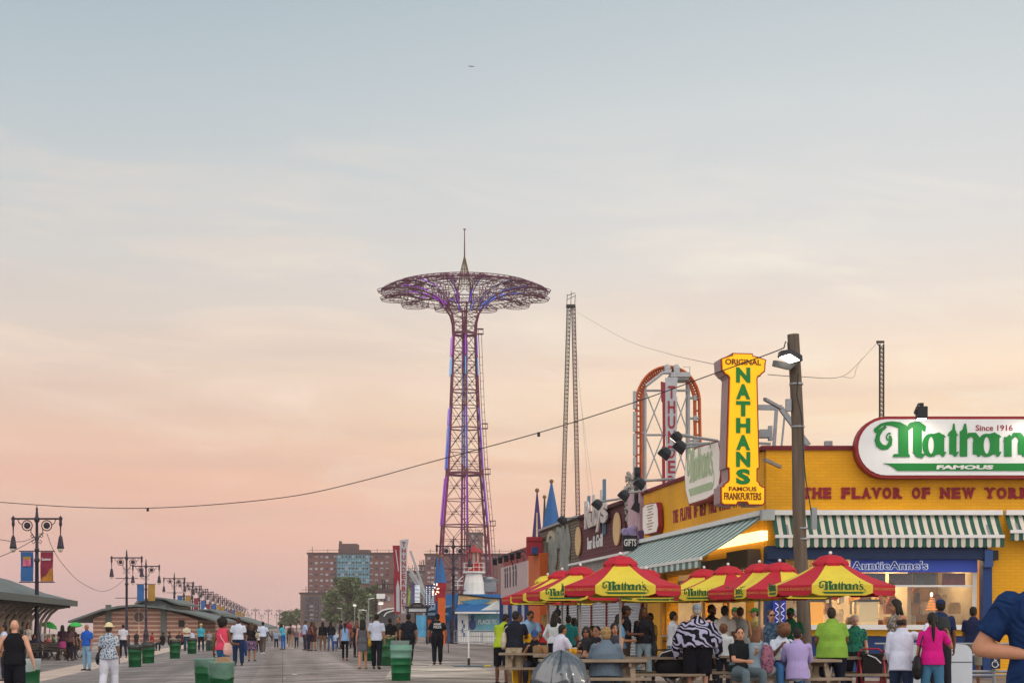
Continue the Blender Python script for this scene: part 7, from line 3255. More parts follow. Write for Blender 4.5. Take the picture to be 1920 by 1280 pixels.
def person(px_, ytop, s, face, label, top=('b0b0b0', 'short'), bottom=('2a3550', 'trousers'), hair=('short', 'dark'), sk='fair', shoes='2a2a2c',
           arms=(HANG, HANG), legs=STAND, lean=0.0, side=0.0, head=(0.0, 0.0), fat=1.0, fem=False, sit=False, hat=None, extra=None, vox=None, face_on=None,
           group=None, hgt=None, glasses=False, beard=False, hem=None, at=None, seat=0.54, shrug=0.0):
    Y = F / s
    x = (px_ - 960) / s
    z0 = gz(x, Y)
    pos = V((x, Y, z0)) if at is None else V(at)
    topz = (HZ - ytop) / s + EYE - z0
    hh = hgt or (min(max(topz, 1.0), 1.92) if not sit else 1.68)
    k = hh / 1.75
    t = thing('person', label, 'person', pos, math.radians(face), group)
    if vox is None:
        vox = 0.0125 if s > 62 else (0.016 if s > 40 else 0.022)
    vox *= max(k, 0.6)
    X = V((1, 0, 0))
    thl, shl = 0.44 * k, 0.42 * k
    # pelvis height from the lower foot
    drop = []
    for th, sh in legs:
        drop.append(-(V(th).normalized().z * thl + V(sh).normalized().z * shl))
    pz = (max(drop) + 0.085 * k) if not sit else seat
    Pv = V((0, 0, pz))
    up = V((math.sin(side), math.sin(lean) * math.cos(side), math.cos(lean) * math.cos(side))).normalized()
    if sit and at is None:
        # keep the head at the height the photograph shows
        pass
    fw = X.cross(up) * -1
    fw = up.cross(X).normalized() * 1.0
    fw = V((-0.0, up.z, -up.y)).normalized()

    def sp(a, f_=0.0):
        return Pv + up * (a * k) + fw * (f_ * k)
    shw = (0.162 if fem else 0.182) * k * (1 + (fat - 1) * 0.35)
    neck = sp(0.525)
    hd_up = rotv(up, 'X', -head[0])
    hy = head[1]
    hc = neck + hd_up * (0.135 * k) + fw * (0.02 * k)
    Rz = Matrix.Rotation(hy, 3, up)
    hf = (Rz @ (rotv(fw, 'X', -head[0]))).normalized()
    hu = (Rz @ hd_up).normalized()
    hxr = hf.cross(hu).normalized()
    RH = Matrix((hxr, hf, hu)).transposed()

    def hp(a, b_, c):
        return hc + RH @ (V((a, b_, c)) * k)
    sm = skin(sk)
    b = MB()
    if fem:
        st = [(-0.09, .125, .10), (0, .168, .118), (0.07, .165, .115), (0.16, .128, .098), (0.28, .142, .108), (0.38, .158, .112), (0.45, .150, .092), (0.505, .075, .062)]
    else:
        st = [(-0.09, .12, .10), (0, .16, .115), (0.07, .158, .112), (0.16, .148, .105), (0.28, .162, .112), (0.38, .178, .115), (0.45, .168, .098), (0.505, .08, .066)]
    st = [(a, rx * (1 + (fat - 1) * (1.0 if a < 0.3 else 0.5)), ry * (1 + (fat - 1) * (1.25 if a < 0.3 else 0.6))) for a, rx, ry in st]
    tor_p = [sp(a) for a, _, _ in st]
    tor_r = [(rx * k, ry * k) for _, rx, ry in st]
    b.loft([sp(a) for a, _, _ in st], [(rx * k * 0.93, ry * k * 0.93) for _, rx, ry in st], 14)
    b.loft([sp(0.48), neck, hc - hu * 0.03 * k], [0.062 * k, 0.054 * k, 0.056 * k], 10)
    b.ell(hp(0, -0.008, 0.018), (0.075 * k, 0.094 * k, 0.10 * k), 14, 10, RH)
    b.ell(hp(0, 0.022, -0.045), (0.06 * k, 0.066 * k, 0.072 * k), 12, 8, RH)
    b.ell(hp(0, 0.094, -0.018), (0.014 * k, 0.018 * k, 0.022 * k), 8, 6, RH)
    for e in (-1, 1):
        b.ell(hp(0.077 * e, -0.005, -0.01), (0.012 * k, 0.02 * k, 0.03 * k), 8, 6, RH)
    J = []
    limb = []
    for i, sgn in enumerate((-1, 1)):
        so = sp(0.435 + shrug) + X * (sgn * shw)
        ua, fa = arms[i]
        du = V((ua[0] * sgn, ua[1], ua[2])).normalized()
        df = V((fa[0] * sgn, fa[1], fa[2])).normalized()
        el = so + du * (0.285 * k)
        wr = el + df * (0.245 * k)
        J.append((so, el, wr))
        af = 0.88 if fem else 1.0
        af *= 1 + (fat - 1) * 0.55
        b.loft([so, so.lerp(el, 0.45), el], [0.056 * k * af, 0.049 * k * af, 0.040 * k * af], 10)
        b.loft([el, el.lerp(wr, 0.35), wr], [0.040 * k * af, 0.041 * k * af, 0.027 * k * af], 10)
        # hand
        ref = df.cross(X)
        if ref.length < 0.3:
            ref = df.cross(V((0, 0, 1)))
        ref.normalize()
        if ref.y < 0 and abs(ref.y) > 0.3:
            ref = -ref
        inn = df.cross(ref).normalized()
        if inn.x * sgn > 0:
            inn = -inn
        pe = wr + df * (0.085 * k)
        b.loft([wr, wr + df * 0.04 * k, pe], [(0.026 * k, 0.020 * k), (0.038 * k, 0.018 * k), (0.040 * k, 0.016 * k)], 10, ref=ref)
        for q, ln in enumerate((0.066, 0.078, 0.082, 0.072)):
            o_ = (-0.030 + q * 0.02) * k
            p0 = pe + ref * o_
            p1 = p0 + (df * 0.9 + inn * 0.35).normalized() * (ln * 0.5 * k)
            p2 = p1 + (df * 0.6 + inn * 0.8).normalized() * (ln * 0.5 * k)
            b.tube([p0 - df * 0.02 * k, p0, p1, p2], [0.0095 * k] * 3 + [0.0075 * k], 6)
        p0 = wr + df * 0.035 * k + ref * 0.034 * k
        b.tube([p0, p0 + (ref * 0.7 + df * 0.6 + inn * 0.3).normalized() * 0.035 * k, p0 + (ref * 0.5 + df * 1.0 + inn * 0.5).normalized() * 0.065 * k], [0.013 * k, 0.011 * k, 0.008 * k], 6)
    L = []
    lf = 1 + (fat - 1) * 0.8
    for i, sgn in enumerate((-1, 1)):
        hpj = Pv + X * (sgn * 0.088 * k * (1 + (fat - 1) * 0.6)) - V((0, 0, 0.01))
        th, sh = legs[i]
        kn = hpj + V((th[0] * sgn, th[1], th[2])).normalized() * thl
        an = kn + V((sh[0] * sgn, sh[1], sh[2])).normalized() * shl
        L.append((hpj, kn, an))
        b.loft([hpj, hpj.lerp(kn, 0.4), kn], [0.085 * k * lf, 0.075 * k * lf, 0.054 * k], 12)
        b.loft([kn, kn.lerp(an, 0.3), an], [0.053 * k, 0.056 * k, 0.036 * k], 12)
        fd = V((0.12 * sgn, 1, 0)).normalized()
        shv = V((sh[0] * sgn, sh[1], sh[2])).normalized()
        tip = 0.0 if shv.z < -0.95 else -0.25
        fd = (fd + V((0, 0, tip))).normalized()
        heel = an - fd * 0.04 * k - V((0, 0, 0.045 * k))
        b.loft([heel, heel + fd * 0.1 * k, heel + fd * 0.19 * k], [(0.034 * k, 0.036 * k), (0.042 * k, 0.032 * k), (0.036 * k, 0.02 * k)], 10)
    body = voxel(b.build('body', sm, t), vox)

    def piece(name, g, m, v=1.0):
        return voxel(g.build(name, m, t), vox * v)
    # shoes
    if shoes:
        for i, sgn in enumerate((-1, 1)):
            hpj, kn, an = L[i]
            g = MB()
            sh = legs[i][1]
            shv = V((sh[0] * sgn, sh[1], sh[2])).normalized()
            fd = (V((0.12 * sgn, 1, 0)).normalized() + V((0, 0, 0.0 if shv.z < -0.95 else -0.25))).normalized()
            heel = an - fd * 0.045 * k - V((0, 0, 0.045 * k))
            g.loft([heel, heel + fd * 0.1 * k, heel + fd * 0.2 * k], [(0.043 * k, 0.046 * k), (0.05 * k, 0.042 * k), (0.044 * k, 0.03 * k)], 10)
            piece('shoe', g, mat('shoe_' + shoes, shoes, 0.6, 0, 0.1))
    # lower clothes
    kind = bottom[1]
    if kind:
        bm = bottom[0] if not isinstance(bottom[0], str) else cloth(bottom[0])
        g = MB()
        ex = 0.012 * k
        pel = [(-0.09, *st[0][1:]), (0, *st[1][1:]), (0.07, *st[2][1:]), (0.12, st[2][1] * 0.95, st[2][2] * 0.95)]
        g.loft([sp(a) for a, _, _ in pel], [(rx * k + ex, ry * k + ex) for _, rx, ry in pel], 14)
        if kind in ('skirt', 'dress'):
            ln = bottom[2] if len(bottom) > 2 else 0.5
            if sit:
                for hpj, kn, an in L:
                    g.loft([hpj, hpj.lerp(kn, 0.5), kn], [0.11 * k * lf, 0.1 * k * lf, 0.08 * k], 10)
            else:
                sw = bottom[3] if len(bottom) > 3 else 1.25
                a0 = Pv + V((0, 0, 0.03 * k))
                g.loft([a0, a0 - V((0, 0, ln * 0.5 * k)), a0 - V((0, 0, ln * k))], [(st[1][1] * k + ex, st[1][2] * k + ex), (st[1][1] * k * (1 + (sw - 1) * 0.5) + ex, st[1][2] * k * (1 + (sw - 1) * 0.6) + ex), (st[1][1] * k * sw, st[1][2] * k * sw * 1.1)], 16, flat=(0, 1))
        else:
            fr = {'trousers': 0.98, 'capri': 0.62, 'shorts': -0.1, 'longshorts': 0.12}[kind]
            loose = 1.25 if kind in ('shorts', 'longshorts') else 1.0
            tight = bottom[2] if len(bottom) > 2 else 1.0
            for hpj, kn, an in L:
                rt, rk, ra = (0.092 * k * lf + ex * 0.5) * tight, 0.068 * k * tight * loose * (1 + (fat - 1) * .4), 0.056 * k * tight
                if fr <= 0:
                    en = hpj.lerp(kn, 1.0 + fr)
                    g.loft([hpj, hpj.lerp(en, 0.5), en], [rt, rt * 1.05, rt * 1.06], 12, flat=(0, 1))
                else:
                    g.loft([hpj, hpj.lerp(kn, 0.45), kn], [rt, rt * 0.92, rk], 12)
                    en = kn.lerp(an, fr)
                    g.loft([kn, kn.lerp(en, 0.5), en], [rk, rk * 1.0, ra if fr > 0.8 else rk * 1.02], 12, flat=(0, 1))
        piece({'trousers': 'trousers', 'capri': 'trousers', 'shorts': 'shorts', 'longshorts': 'shorts', 'skirt': 'skirt', 'dress': 'skirt'}[kind], g, bm)
    # upper clothes
    if top:
        tm = top[0] if not isinstance(top[0], str) else cloth(top[0])
        sl = top[1]
        g = MB()
        ex = 0.017 * k
        lo = hem if hem is not None else -0.02
        ss = [(lo, st[1][1] * 1.03, st[1][2] * 1.05), (max(0.06, lo + 0.03), st[2][1] * 1.02, st[2][2] * 1.05)] + [(a, max(rx, 0.9 * st[1][1]) if a < 0.2 else max(rx, 0.86 * st[1][1]), max(ry, 0.86 * st[1][2])) if a < 0.3 and lo < -0.03 else (a, rx, ry) for a, rx, ry in st[3:-1]]
        if sl != 'none':
            ss = ss + [(0.492, st[-1][1] * 1.15, st[-1][2] * 1.1)]
        else:
            ss[-1] = (0.445, st[-2][1] * 0.82, st[-2][2] * 1.0)
        g.loft([sp(a) for a, _, _ in ss], [(rx * k + ex * (1.9 if i_ == 0 else 1.35 if i_ == 1 else 1), ry * k + ex * (1.9 if i_ == 0 else 1.35 if i_ == 1 else 1)) for i_, (_, rx, ry) in enumerate(ss)], 18, flat=(1, 0))
        if sl == 'none':
            for sgn in (-1, 1):
                g.loft([sp(0.42, 0.05) + X * sgn * 0.1 * k, sp(0.492, 0.0) + X * sgn * 0.1 * k, sp(0.42, -0.06) + X * sgn * 0.1 * k], [(0.03 * k, 0.035 * k)] * 3, 8)
        if fem:
            for sgn in (-1, 1):
                g.ell(sp(0.33, 0.085) + X * sgn * 0.068 * k, (0.062 * k, 0.06 * k, 0.062 * k), 10, 8)
        if sl != 'none':
            for so, el, wr in J:
                af = (0.9 if fem else 1.0) * (1 + (fat - 1) * 0.5)
                if sl == 'short':
                    en = so.lerp(el, 0.72)
                    g.loft([so, so.lerp(en, 0.5), en], [0.066 * k * af, 0.066 * k * af, 0.068 * k * af], 12, flat=(0, 1))
                elif sl == 'cap':
                    en = so.lerp(el, 0.35)
                    g.loft([so, en], [0.066 * k * af, 0.066 * k * af], 12)
                else:
                    g.loft([so, so.lerp(el, 0.5), el], [0.070 * k * af, 0.062 * k * af, 0.054 * k * af], 12)
                    en = el.lerp(wr, 0.97 if sl == 'long' else 0.35)
                    g.loft([el, el.lerp(en, 0.4), en], [0.054 * k * af, 0.052 * k * af, 0.042 * k * af], 12)
        piece('shirt', g, tm)
    # hair and hats
    hs, hcol = hair if hair else (None, None)
    if hs and hs != 'bald':
        g = MB()
        if hs == 'fringe':
            for sgn in (-1, 1):
                g.ell(hp(0.055 * sgn, -0.03, -0.005), (0.03 * k, 0.07 * k, 0.06 * k), 10, 8, RH)
            g.ell(hp(0, -0.055, -0.005), (0.07 * k, 0.052 * k, 0.065 * k), 12, 8, RH)
        else:
            th = {'short': 0.004, 'long': 0.012, 'bob': 0.016, 'afro': 0.04, 'tail': 0.006, 'bun': 0.006, 'curly': 0.022}[hs]
            g.ell(hp(0, -0.022, 0.034), ((0.078 + th) * k, (0.088 + th) * k, (0.088 + th) * k), 16, 10, RH)
            g.ell(hp(0, -0.05, -0.01), ((0.072 + th) * k, (0.056 + th) * k, (0.075 + th) * k), 14, 8, RH)
            if hs in ('afro', 'curly'):
                rr_ = random.Random(int(px_ * 7))
                for i in range(30):
                    d = V((rr_.gauss(0, 1), rr_.gauss(0, 1) - 0.5, rr_.gauss(0, 1) + 0.4)).normalized()
                    q = hp(0, -0.022, 0.034) + RH @ (V((d.x * (0.078 + th), d.y * (0.085 + th), d.z * (0.088 + th))) * k)
                    if (RH.transposed() @ (q - hc)).y < 0.06 * k:
                        g.ell(q, 0.026 * k, 7, 5)
            if hs in ('long', 'bob'):
                ln = 0.34 if hs == 'long' else 0.17
                base = hp(0, -0.06, 0.0)
                dn = V((0, 0, -1))
                pts = [base, base + dn * ln * 0.4 * k - fw * 0.035 * k, base + dn * ln * k - fw * 0.05 * k]
                g.loft(pts, [(0.088 * k, 0.052 * k), (0.108 * k, 0.05 * k), (0.085 * k, 0.032 * k)], 12)
                for sgn in (-1, 1):
                    q = hp(0.07 * sgn, -0.01, 0.03)
                    g.loft([q, q + dn * ln * 0.35 * k + X * sgn * 0.012 * k, q + dn * ln * 0.75 * k - fw * 0.01 * k], [0.026 * k, 0.03 * k, 0.018 * k], 8)
            if hs == 'bun':
                g.ell(hp(0, -0.1, 0.08), 0.05 * k, 10, 8)
            if hs == 'tail':
                base = hp(0, -0.1, 0.02)
                g.loft([base, base - fw * 0.04 * k - V((0, 0, 0.12 * k)), base - fw * 0.035 * k - V((0, 0, 0.3 * k)), base - fw * 0.02 * k - V((0, 0, 0.46 * k))], [0.032 * k, 0.034 * k, 0.028 * k, 0.012 * k], 9)
        piece('hair', g, hairm(hcol), 0.9)
    if beard:
        g = MB()
        g.ell(hp(0, 0.045, -0.078), (0.056 * k, 0.05 * k, 0.036 * k), 12, 8, RH)
        for sgn in (-1, 1):
            g.ell(hp(0.056 * sgn, 0.02, -0.045), (0.014 * k, 0.03 * k, 0.04 * k), 8, 6, RH)
        piece('beard', g, hairm('dark'), 0.9)
    if hat:
        kind_, hcl = hat[0], hat[1]
        g = MB()
        hm = cloth(hcl)
        if kind_ == 'cap':
            g.ell(hp(0, -0.012, 0.052), (0.086 * k, 0.104 * k, 0.078 * k), 16, 10, RH)
            g.loft([hp(0, 0.07, 0.045), hp(0, 0.12, 0.04), hp(0, 0.155, 0.032)], [(0.07 * k, 0.012 * k), (0.068 * k, 0.010 * k), (0.04 * k, 0.009 * k)], 10, ref=hxr)
        elif kind_ == 'beanie':
            g.ell(hp(0, -0.015, 0.045), (0.09 * k, 0.105 * k, 0.092 * k), 16, 10, RH)
        else:
            g.ell(hp(0, -0.01, 0.07), (0.092 * k, 0.108 * k, 0.085 * k), 16, 10, RH)
            g.ell(hp(0, 0, 0.045), (0.15 * k, 0.165 * k, 0.014 * k), 18, 6, RH)
        piece('hat', g, hm, 0.9)
    fo = face_on if face_on is not None else (s > 40 and abs(((face + math.degrees(hy) + 180) % 360) - 180) > 60)
    if fo:
        M_EYE = mat('eye_dark', '1b1412', 0.3, 0, 0)
        if glasses:
            g = MB()
            for sgn in (-1, 1):
                g.ell(hp(0.034 * sgn, 0.092, 0.012), (0.03 * k, 0.012 * k, 0.02 * k), 10, 6, RH)
            g.bar(hp(-0.02, 0.102, 0.016), hp(0.02, 0.102, 0.016), 0.008 * k)
            for sgn in (-1, 1):
                g.bar(hp(0.06 * sgn, 0.085, 0.014), hp(0.082 * sgn, 0.0, 0.014), 0.008 * k)
            g.build('sunglasses', M_DARK, t)
        else:
            for sgn in (-1, 1):
                g = MB()
                g.ell(hp(0.031 * sgn, 0.083, 0.012), (0.014 * k, 0.008 * k, 0.007 * k), 8, 6, RH)
                g.build('eye', M_EYE, t)
                g = MB()
                g.ell(hp(0.032 * sgn, 0.085, 0.034), (0.02 * k, 0.008 * k, 0.005 * k), 8, 6, RH)
                g.build('eyebrow', hairm(hcol if hcol else 'dark'), t)
        g = MB()
        g.ell(hp(0, 0.084, -0.062), (0.024 * k, 0.009 * k, 0.008 * k), 10, 6, RH)
        g.build('lips', mat('lips', '8a4a44', 0.5, 0, 0), t)
    if extra:
        ctx = dict(sp=sp, J=J, L=L, hp=hp, k=k, fw=fw, up=up, X=X, t=t, piece=piece, Pv=Pv, s=s)
        for e in (extra if isinstance(extra, list) else [extra]):
            e(ctx)
    return t


# things people carry ---------------------------------------------------
def bag(label, c, side, low=0.0, w=0.3, h=0.24, strap='shoulder', d=0.1, fwd=0.0):
    def mk(x):
        k = x['k']
        sp, X, fw = x['sp'], x['X'], x['fw']
        c0 = sp(0.05 + low) + X * (side * 0.24 * k) + fw * (fwd * k)
        M = x['t'].matrix_basis.copy()
        o = thing('shoulder_bag', label, 'bag', x['t'].location, x['t'].rotation_euler[2])
        g = MB()
        g.loft([c0 + V((0, 0, h / 2)), c0, c0 - V((0, 0, h * 0.4))], [(d * 0.5, w * 0.42), (d * 0.8, w * 0.52), (d * 0.6, w * 0.46)], 14)
        m = c if not isinstance(c, str) else mat('bag_' + c, c, 0.55, 0, 0.12, 6, 0.3, 10)
        voxel(g.build('bag_body', m, o), 0.014)
        g = MB()
        top = c0 + V((0, 0, h / 2))
        sh = sp(0.47) + X * (side * 0.13 * k) if strap == 'shoulder' else sp(0.48) - X * (side * 0.1 * k)
        for f_ in (-1, 1):
            g.tube([top + fw * (f_ * 0.07), (top + sh) / 2 + fw * (f_ * 0.13 * k) + X * side * 0.02, sh + fw * f_ * 0.02], 0.011, 5)
        g.build('strap', m, o)
    return mk


def backpack(label, c):
    def mk(x):
        k = x['k']
        sp, fw, X = x['sp'], x['fw'], x['X']
        o = thing('backpack', label, 'bag', x['t'].location, x['t'].rotation_euler[2])
        g = MB()
        g.loft([sp(0.1, -0.2), sp(0.28, -0.21), sp(0.42, -0.18)], [(0.13 * k, 0.07 * k), (0.14 * k, 0.08 * k), (0.11 * k, 0.06 * k)], 12)
        m = mat('pack_' + c, c, 0.7, 0, 0.15)
        voxel(g.build('bag_body', m, o), 0.016)
        g = MB()
        for q in (-1, 1):
            g.tube([sp(0.42, -0.15) + X * q * 0.08 * k, sp(0.5, 0) + X * q * 0.1 * k, sp(0.4, 0.14) + X * q * 0.1 * k, sp(0.15, 0.0) + X * q * 0.19 * k, sp(0.12, -0.15) + X * q * 0.1 * k], 0.02 * k, 5)
        g.build('strap', m, o)
    return mk


def back_text(lines):
    def mk(x):
        k = x['k']
        for i, (w, z, wd) in enumerate(lines):
            g = MB()
            T = frame(x['sp'](z, -0.165), (1, 0, 0), (0, 0, 1), (0, -1, 0))
            g.text(w, T, 0.075 * k, 0.008, 0.03, width=wd * k)
            g.build('lettering', M_WHITE, x['t'])
    return mk


def belt(c='101114'):
    def mk(x):
        k = x['k']
        g = MB()
        p = x['sp'](0.06)
        g.lathe([(0.185 * k, -0.03), (0.19 * k, 0), (0.185 * k, 0.03)], 20, p, 1.0, 0.75)
        for a in (0.2, 1.1, 2.4, 3.6, 4.4, 5.6):
            g.box(p + V((0.19 * k * math.cos(a), 0.145 * k * math.sin(a), -0.03)), (0.06, 0.05, 0.11))
        g.build('duty_belt', mat('belt_' + c, c, 0.5), x['t'])
    return mk


def held(name, label, cat, fn, hand=1):
    def mk(x):
        o = thing(name, label, cat, x['t'].location, x['t'].rotation_euler[2])
        fn(o, x, x['J'][hand][2])
    return mk


def f_cup(o, x, w):
    g = MB()
    g.lathe([(0.03, -0.04), (0.042, 0.09), (0.0, 0.092)], 12, w + V((0, 0.08, 0.03)))
    g.build('cup_body', M_CUP, o, True)


def f_baton(o, x, w):
    g = MB()
    g.bar(w + V((0.03, 0, 0.1)), w + V((0.06, -0.02, -0.5)), 0.03)
    g.build('baton_shaft', mat('baton_brown', '4a2c20', 0.5), o)


def f_jumper(o, x, w):
    g = MB()
    g.loft([w, w - V((0, 0.03, 0.22)), w - V((0.02, 0.06, 0.5))], [0.06, 0.075, 0.05], 10)
    voxel(g.build('cloth_body', cloth('27406e'), o), 0.016)


# people walking on the boards -------------------------------------------
person(27, 1157, 100, 6, 'bald man in a black vest and black shorts walking away', ('15161c', 'none'), ('14161f', 'shorts'), ('bald', 'grey'), 'pale', 'c8c8c8', arms=(((0.45, -0.05, -1), (0.1, 0.2, -1)), ((0.40, -0.25, -1), (0.25, 0.3, -1))), legs=STEP, fat=1.12, hem=-0.06, shrug=0.01)
person(163, 1168, 50, 150, 'man in a bright blue polo shirt and pale jeans standing', ('2358b4', 'short'), ('7fa3bf', 'trousers'), ('short', 'grey'), 'tan', '1c1c1e', arms=(HANG, ((0.3, -0.1, -1), (0.1, 0.15, -1))), fat=1.18, head=(0, 0.5))
person(204, 1165, 82, -4, 'woman in a cream hat, patterned blue top and white trousers', (cloth('4a5a70', 'floral', 'a9b4bf', 26), 'short'), ('c6c8d4', 'capri', 1.25), ('short', 'dark'), 'brown', '2a2220', hat=('brim', 'd8c8a0'), fat=1.22, fem=True, legs=STEP2, hem=-0.08, extra=bag('small black bag on the hip of the cream hat woman', '15151a', -1, -0.12, 0.26, 0.22, 'cross'))
person(231, 1168, 35, 30, 'man in a loose white shirt walking by the second lantern post', ('c3c6d2', 'short'), ('1e2230', 'trousers'), ('short', 'dark'), 'tan', legs=STEP)
person(256, 1181, 30, 150, 'child in dark clothes standing before the striped gable', ('3a3438', 'short'), ('4a4448', 'shorts'), ('short', 'dark'), 'tan')
person(350, 1168, 29, -140, 'man in a white shirt with folded arms by a green bin', ('c6bfae', 'short'), ('25465a', 'trousers'), ('short', 'grey'), 'tan', arms=(FOLD, FOLD), fat=1.15)
person(362, 1178, 28, 40, 'person in a pale shirt bending behind a green bin', ('aab0c8', 'short'), ('3a3450', 'shorts'), ('short', 'dark'), 'tan', lean=0.5)
person(377, 1168, 30, 10, 'woman in a teal top and dark trousers wearing a straw hat', ('3a9cb0', 'short'), ('1e2634', 'trousers'), ('short', 'blonde'), 'fair', hat=('brim', 'b5a47c'), fem=True, fat=1.1)
person(392, 1181, 30, 170, 'seated-looking person in grey at the foot of a lantern post', ('8f9298', 'short'), ('45464e', 'trousers'), ('short', 'dark'), 'tan')
person(418, 1155, 76, -28, 'woman in a coral tank top and blue leggings walking away', ('d14460', 'none'), ('2c5f8c', 'trousers', 0.92), ('afro', 'black'), 'brown', '333333', arms=(((0.2, -0.3, -1), (0.1, 0.1, -1)), ((0.1, 0.1, -1), (0.05, 1.0, -0.1))), legs=STEP, fat=1.12, fem=True, head=(0, -0.5), extra=bag('pale pink bag hanging behind the coral tank top woman', 'c9a09a', 1, -0.06, 0.3, 0.26, 'cross', fwd=-0.12))
person(447, 1155, 50, 176, 'man in a white V-neck shirt and dark jeans facing us', ('c4cdde', 'short'), ('1d2f52', 'trousers', 1.15), ('short', 'black'), 'dark', '30303a', fat=1.15, arms=(HANG, ((0.3, 0.0, -1), (0.2, 0.4, -0.8))), extra=held('rolled_jumper', 'dark blue jumper dangling from the white V-neck man', 'clothing', f_jumper, 0))
person(472, 1165, 45, -5, 'woman in a black top and purple floral skirt walking away', ('1c1b20', 'short'), (cloth('8a7590', 'floral', '4a3550', 22), 'skirt', 0.48, 1.35), ('long', 'brown'), 'tan', '3a3030', fem=True, fat=1.1, extra=bag('beige handbag under the floral skirt woman\'s arm', 'a8977c', 1, 0.14, 0.28, 0.2))
person(485, 1180, 33, 20, 'person in white and black close beside the white T-shirt walker', ('c2c8d2', 'short'), ('1f2128', 'trousers'), ('short', 'dark'), 'tan')
person(493, 1163, 36, -3, 'man in a white T-shirt and khaki trousers walking away', ('c3cee2', 'short'), ('5a5048', 'trousers'), ('short', 'black'), 'dark', 'd8d8d8', arms=(((0.5, -0.1, -1), (0.3, 0.15, -1)), ((0.5, 0, -1), (0.4, 0.2, -1))), legs=STEP)
G_CROWD = 'people gathered far along the boardwalk'
person(518, 1181, 29, 10, 'short person in pale denim blue before the horizon', ('7f9ab4', 'short'), ('1d2232', 'trousers'), ('short', 'grey'), 'tan', fat=1.15, group=G_CROWD)
person(531, 1167, 31, 60, 'person in turquoise leaning forward in blue trousers', ('3aa0b8', 'short'), ('2460a8', 'trousers'), ('long', 'dark'), 'tan', lean=0.25, fem=True, group=G_CROWD)
person(545, 1167, 30, -10, 'person in tan trousers with a dark backpack', ('8a6a6a', 'short'), ('9a8270', 'trousers'), ('short', 'black'), 'brown', 'd0d0d0', group=G_CROWD, extra=backpack('dark backpack worn far down the boardwalk', '2a2c2a'))
person(556, 1177, 29, 170, 'person in a mauve shirt facing us far off', ('7a6270', 'short'), ('22263a', 'trousers'), ('short', 'brown'), 'tan', group=G_CROWD)
person(572, 1162, 33, 120, 'man in a pale blue shirt behind the leaning woman', ('a0b4d8', 'short'), ('3a3040', 'trousers'), ('short', 'black'), 'brown', group=G_CROWD)
person(579, 1163, 34, -60, 'woman in a maroon top leaning forward', ('5a3440', 'none'), ('1f2740', 'trousers'), ('long', 'black'), 'tan', lean=0.3, fem=True, group=G_CROWD, arms=(BENT, BENT))
person(588, 1164, 34, -20, 'woman with brown hair in a short brown outfit', ('4a3430', 'short'), ('4a3430', 'shorts'), ('long', 'brown'), 'tan', fem=True, group=G_CROWD)
person(605, 1164, 34, 5, 'woman in a black jumper and khaki trousers standing with back turned', ('16161a', 'long'), ('6e5648', 'capri', 1.1), ('long', 'black'), 'brown', '7a5a48', fem=True, fat=1.12, group=G_CROWD)
person(620, 1163, 34, 20, 'woman in dark clothes and faded jeans with arms bent', ('20202a', 'long'), ('46587e', 'trousers', .95), ('long', 'black'), 'brown', fem=True, arms=(BENT, HIPS), group=G_CROWD)
person(628, 1190, 34, 0, 'small child in a pale shirt and blue trousers', ('9fb0d0', 'short'), ('2c4c90', 'trousers'), ('short', 'black'), 'brown', group=G_CROWD)
person(633, 1178, 30, 100, 'stooping person in white beside the small child', ('c0c6d4', 'short'), ('2a2c3c', 'trousers'), ('short', 'black'), 'brown', lean=0.6, group=G_CROWD)
person(639, 1161, 32, 90, 'man in dark navy standing behind the stooping person', ('232a3e', 'short'), ('262a3a', 'trousers'), ('short', 'black'), 'brown', group=G_CROWD)
person(653, 1159, 31, 170, 'woman with a top knot in a red top', ('8a3440', 'short'), ('33303c', 'trousers'), ('bun', 'black'), 'brown', fem=True, group=G_CROWD)
person(647, 1165, 47, 2, 'woman in a sleeveless pale blue vest and black leggings', ('7fa2cc', 'none'), ('17181f', 'trousers', .88), ('tail', 'black'), 'tan', '8a4a58', fem=True, legs=STEP, hem=-0.05)
person(669, 1162, 43, -30, 'woman in dark clothes hidden behind the long haired woman', ('26222c', 'short'), ('26222c', 'trousers'), ('long', 'auburn'), 'fair', fem=True, arms=(BENT, BENT))
person(680, 1158, 59, 2, 'woman with long black hair in a short grey dress', ('55575e', 'none'), (cloth('5c5e66'), 'skirt', 0.34, 1.1), ('long', 'black'), 'fair', '8a6a50', fem=True, legs=STEP2, extra=bag('mustard yellow bag between the walking couple', 'b08a24', 1, -0.08, 0.24, 0.22))
person(706, 1147, 59, -2, 'tall man in a white T-shirt and black trousers walking away', ('b9c0d4', 'short'), ('171b24', 'trousers', 1.12), ('short', 'black'), 'tan', legs=STEP, hem=-0.05, arms=(((0.25, 0.0, -1), (0.0, 0.2, -1)), HANG))
person(731, 1156, 50, 10, 'man in a black T-shirt and camouflage shorts behind the worn bin', ('17181c', 'short'), (cloth('5a6460', 'floral', '3a423e', 14), 'longshorts'), ('short', 'black'), 'tan', fat=1.15)
person(747, 1155, 48, 165, 'man in a dark shirt facing us beside the police', ('3a3432', 'short'), ('1c1c22', 'trousers'), ('short', 'black'), 'tan', arms=(HANG, BENT), fat=1.1)
person(766, 1148, 53, -6, 'police officer in plain dark uniform walking away', ('1b202b', 'short'), ('181b24', 'trousers', 1.15), ('short', 'black'), 'tan', '0e0e10', hat=('cap', '141a2a'), legs=STEP, fat=1.14, hem=0.02, extra=belt(), arms=(((0.35, -0.1, -1), (0.05, 0.2, -1)), ((0.3, 0, -1), (0.0, 0.15, -1))))
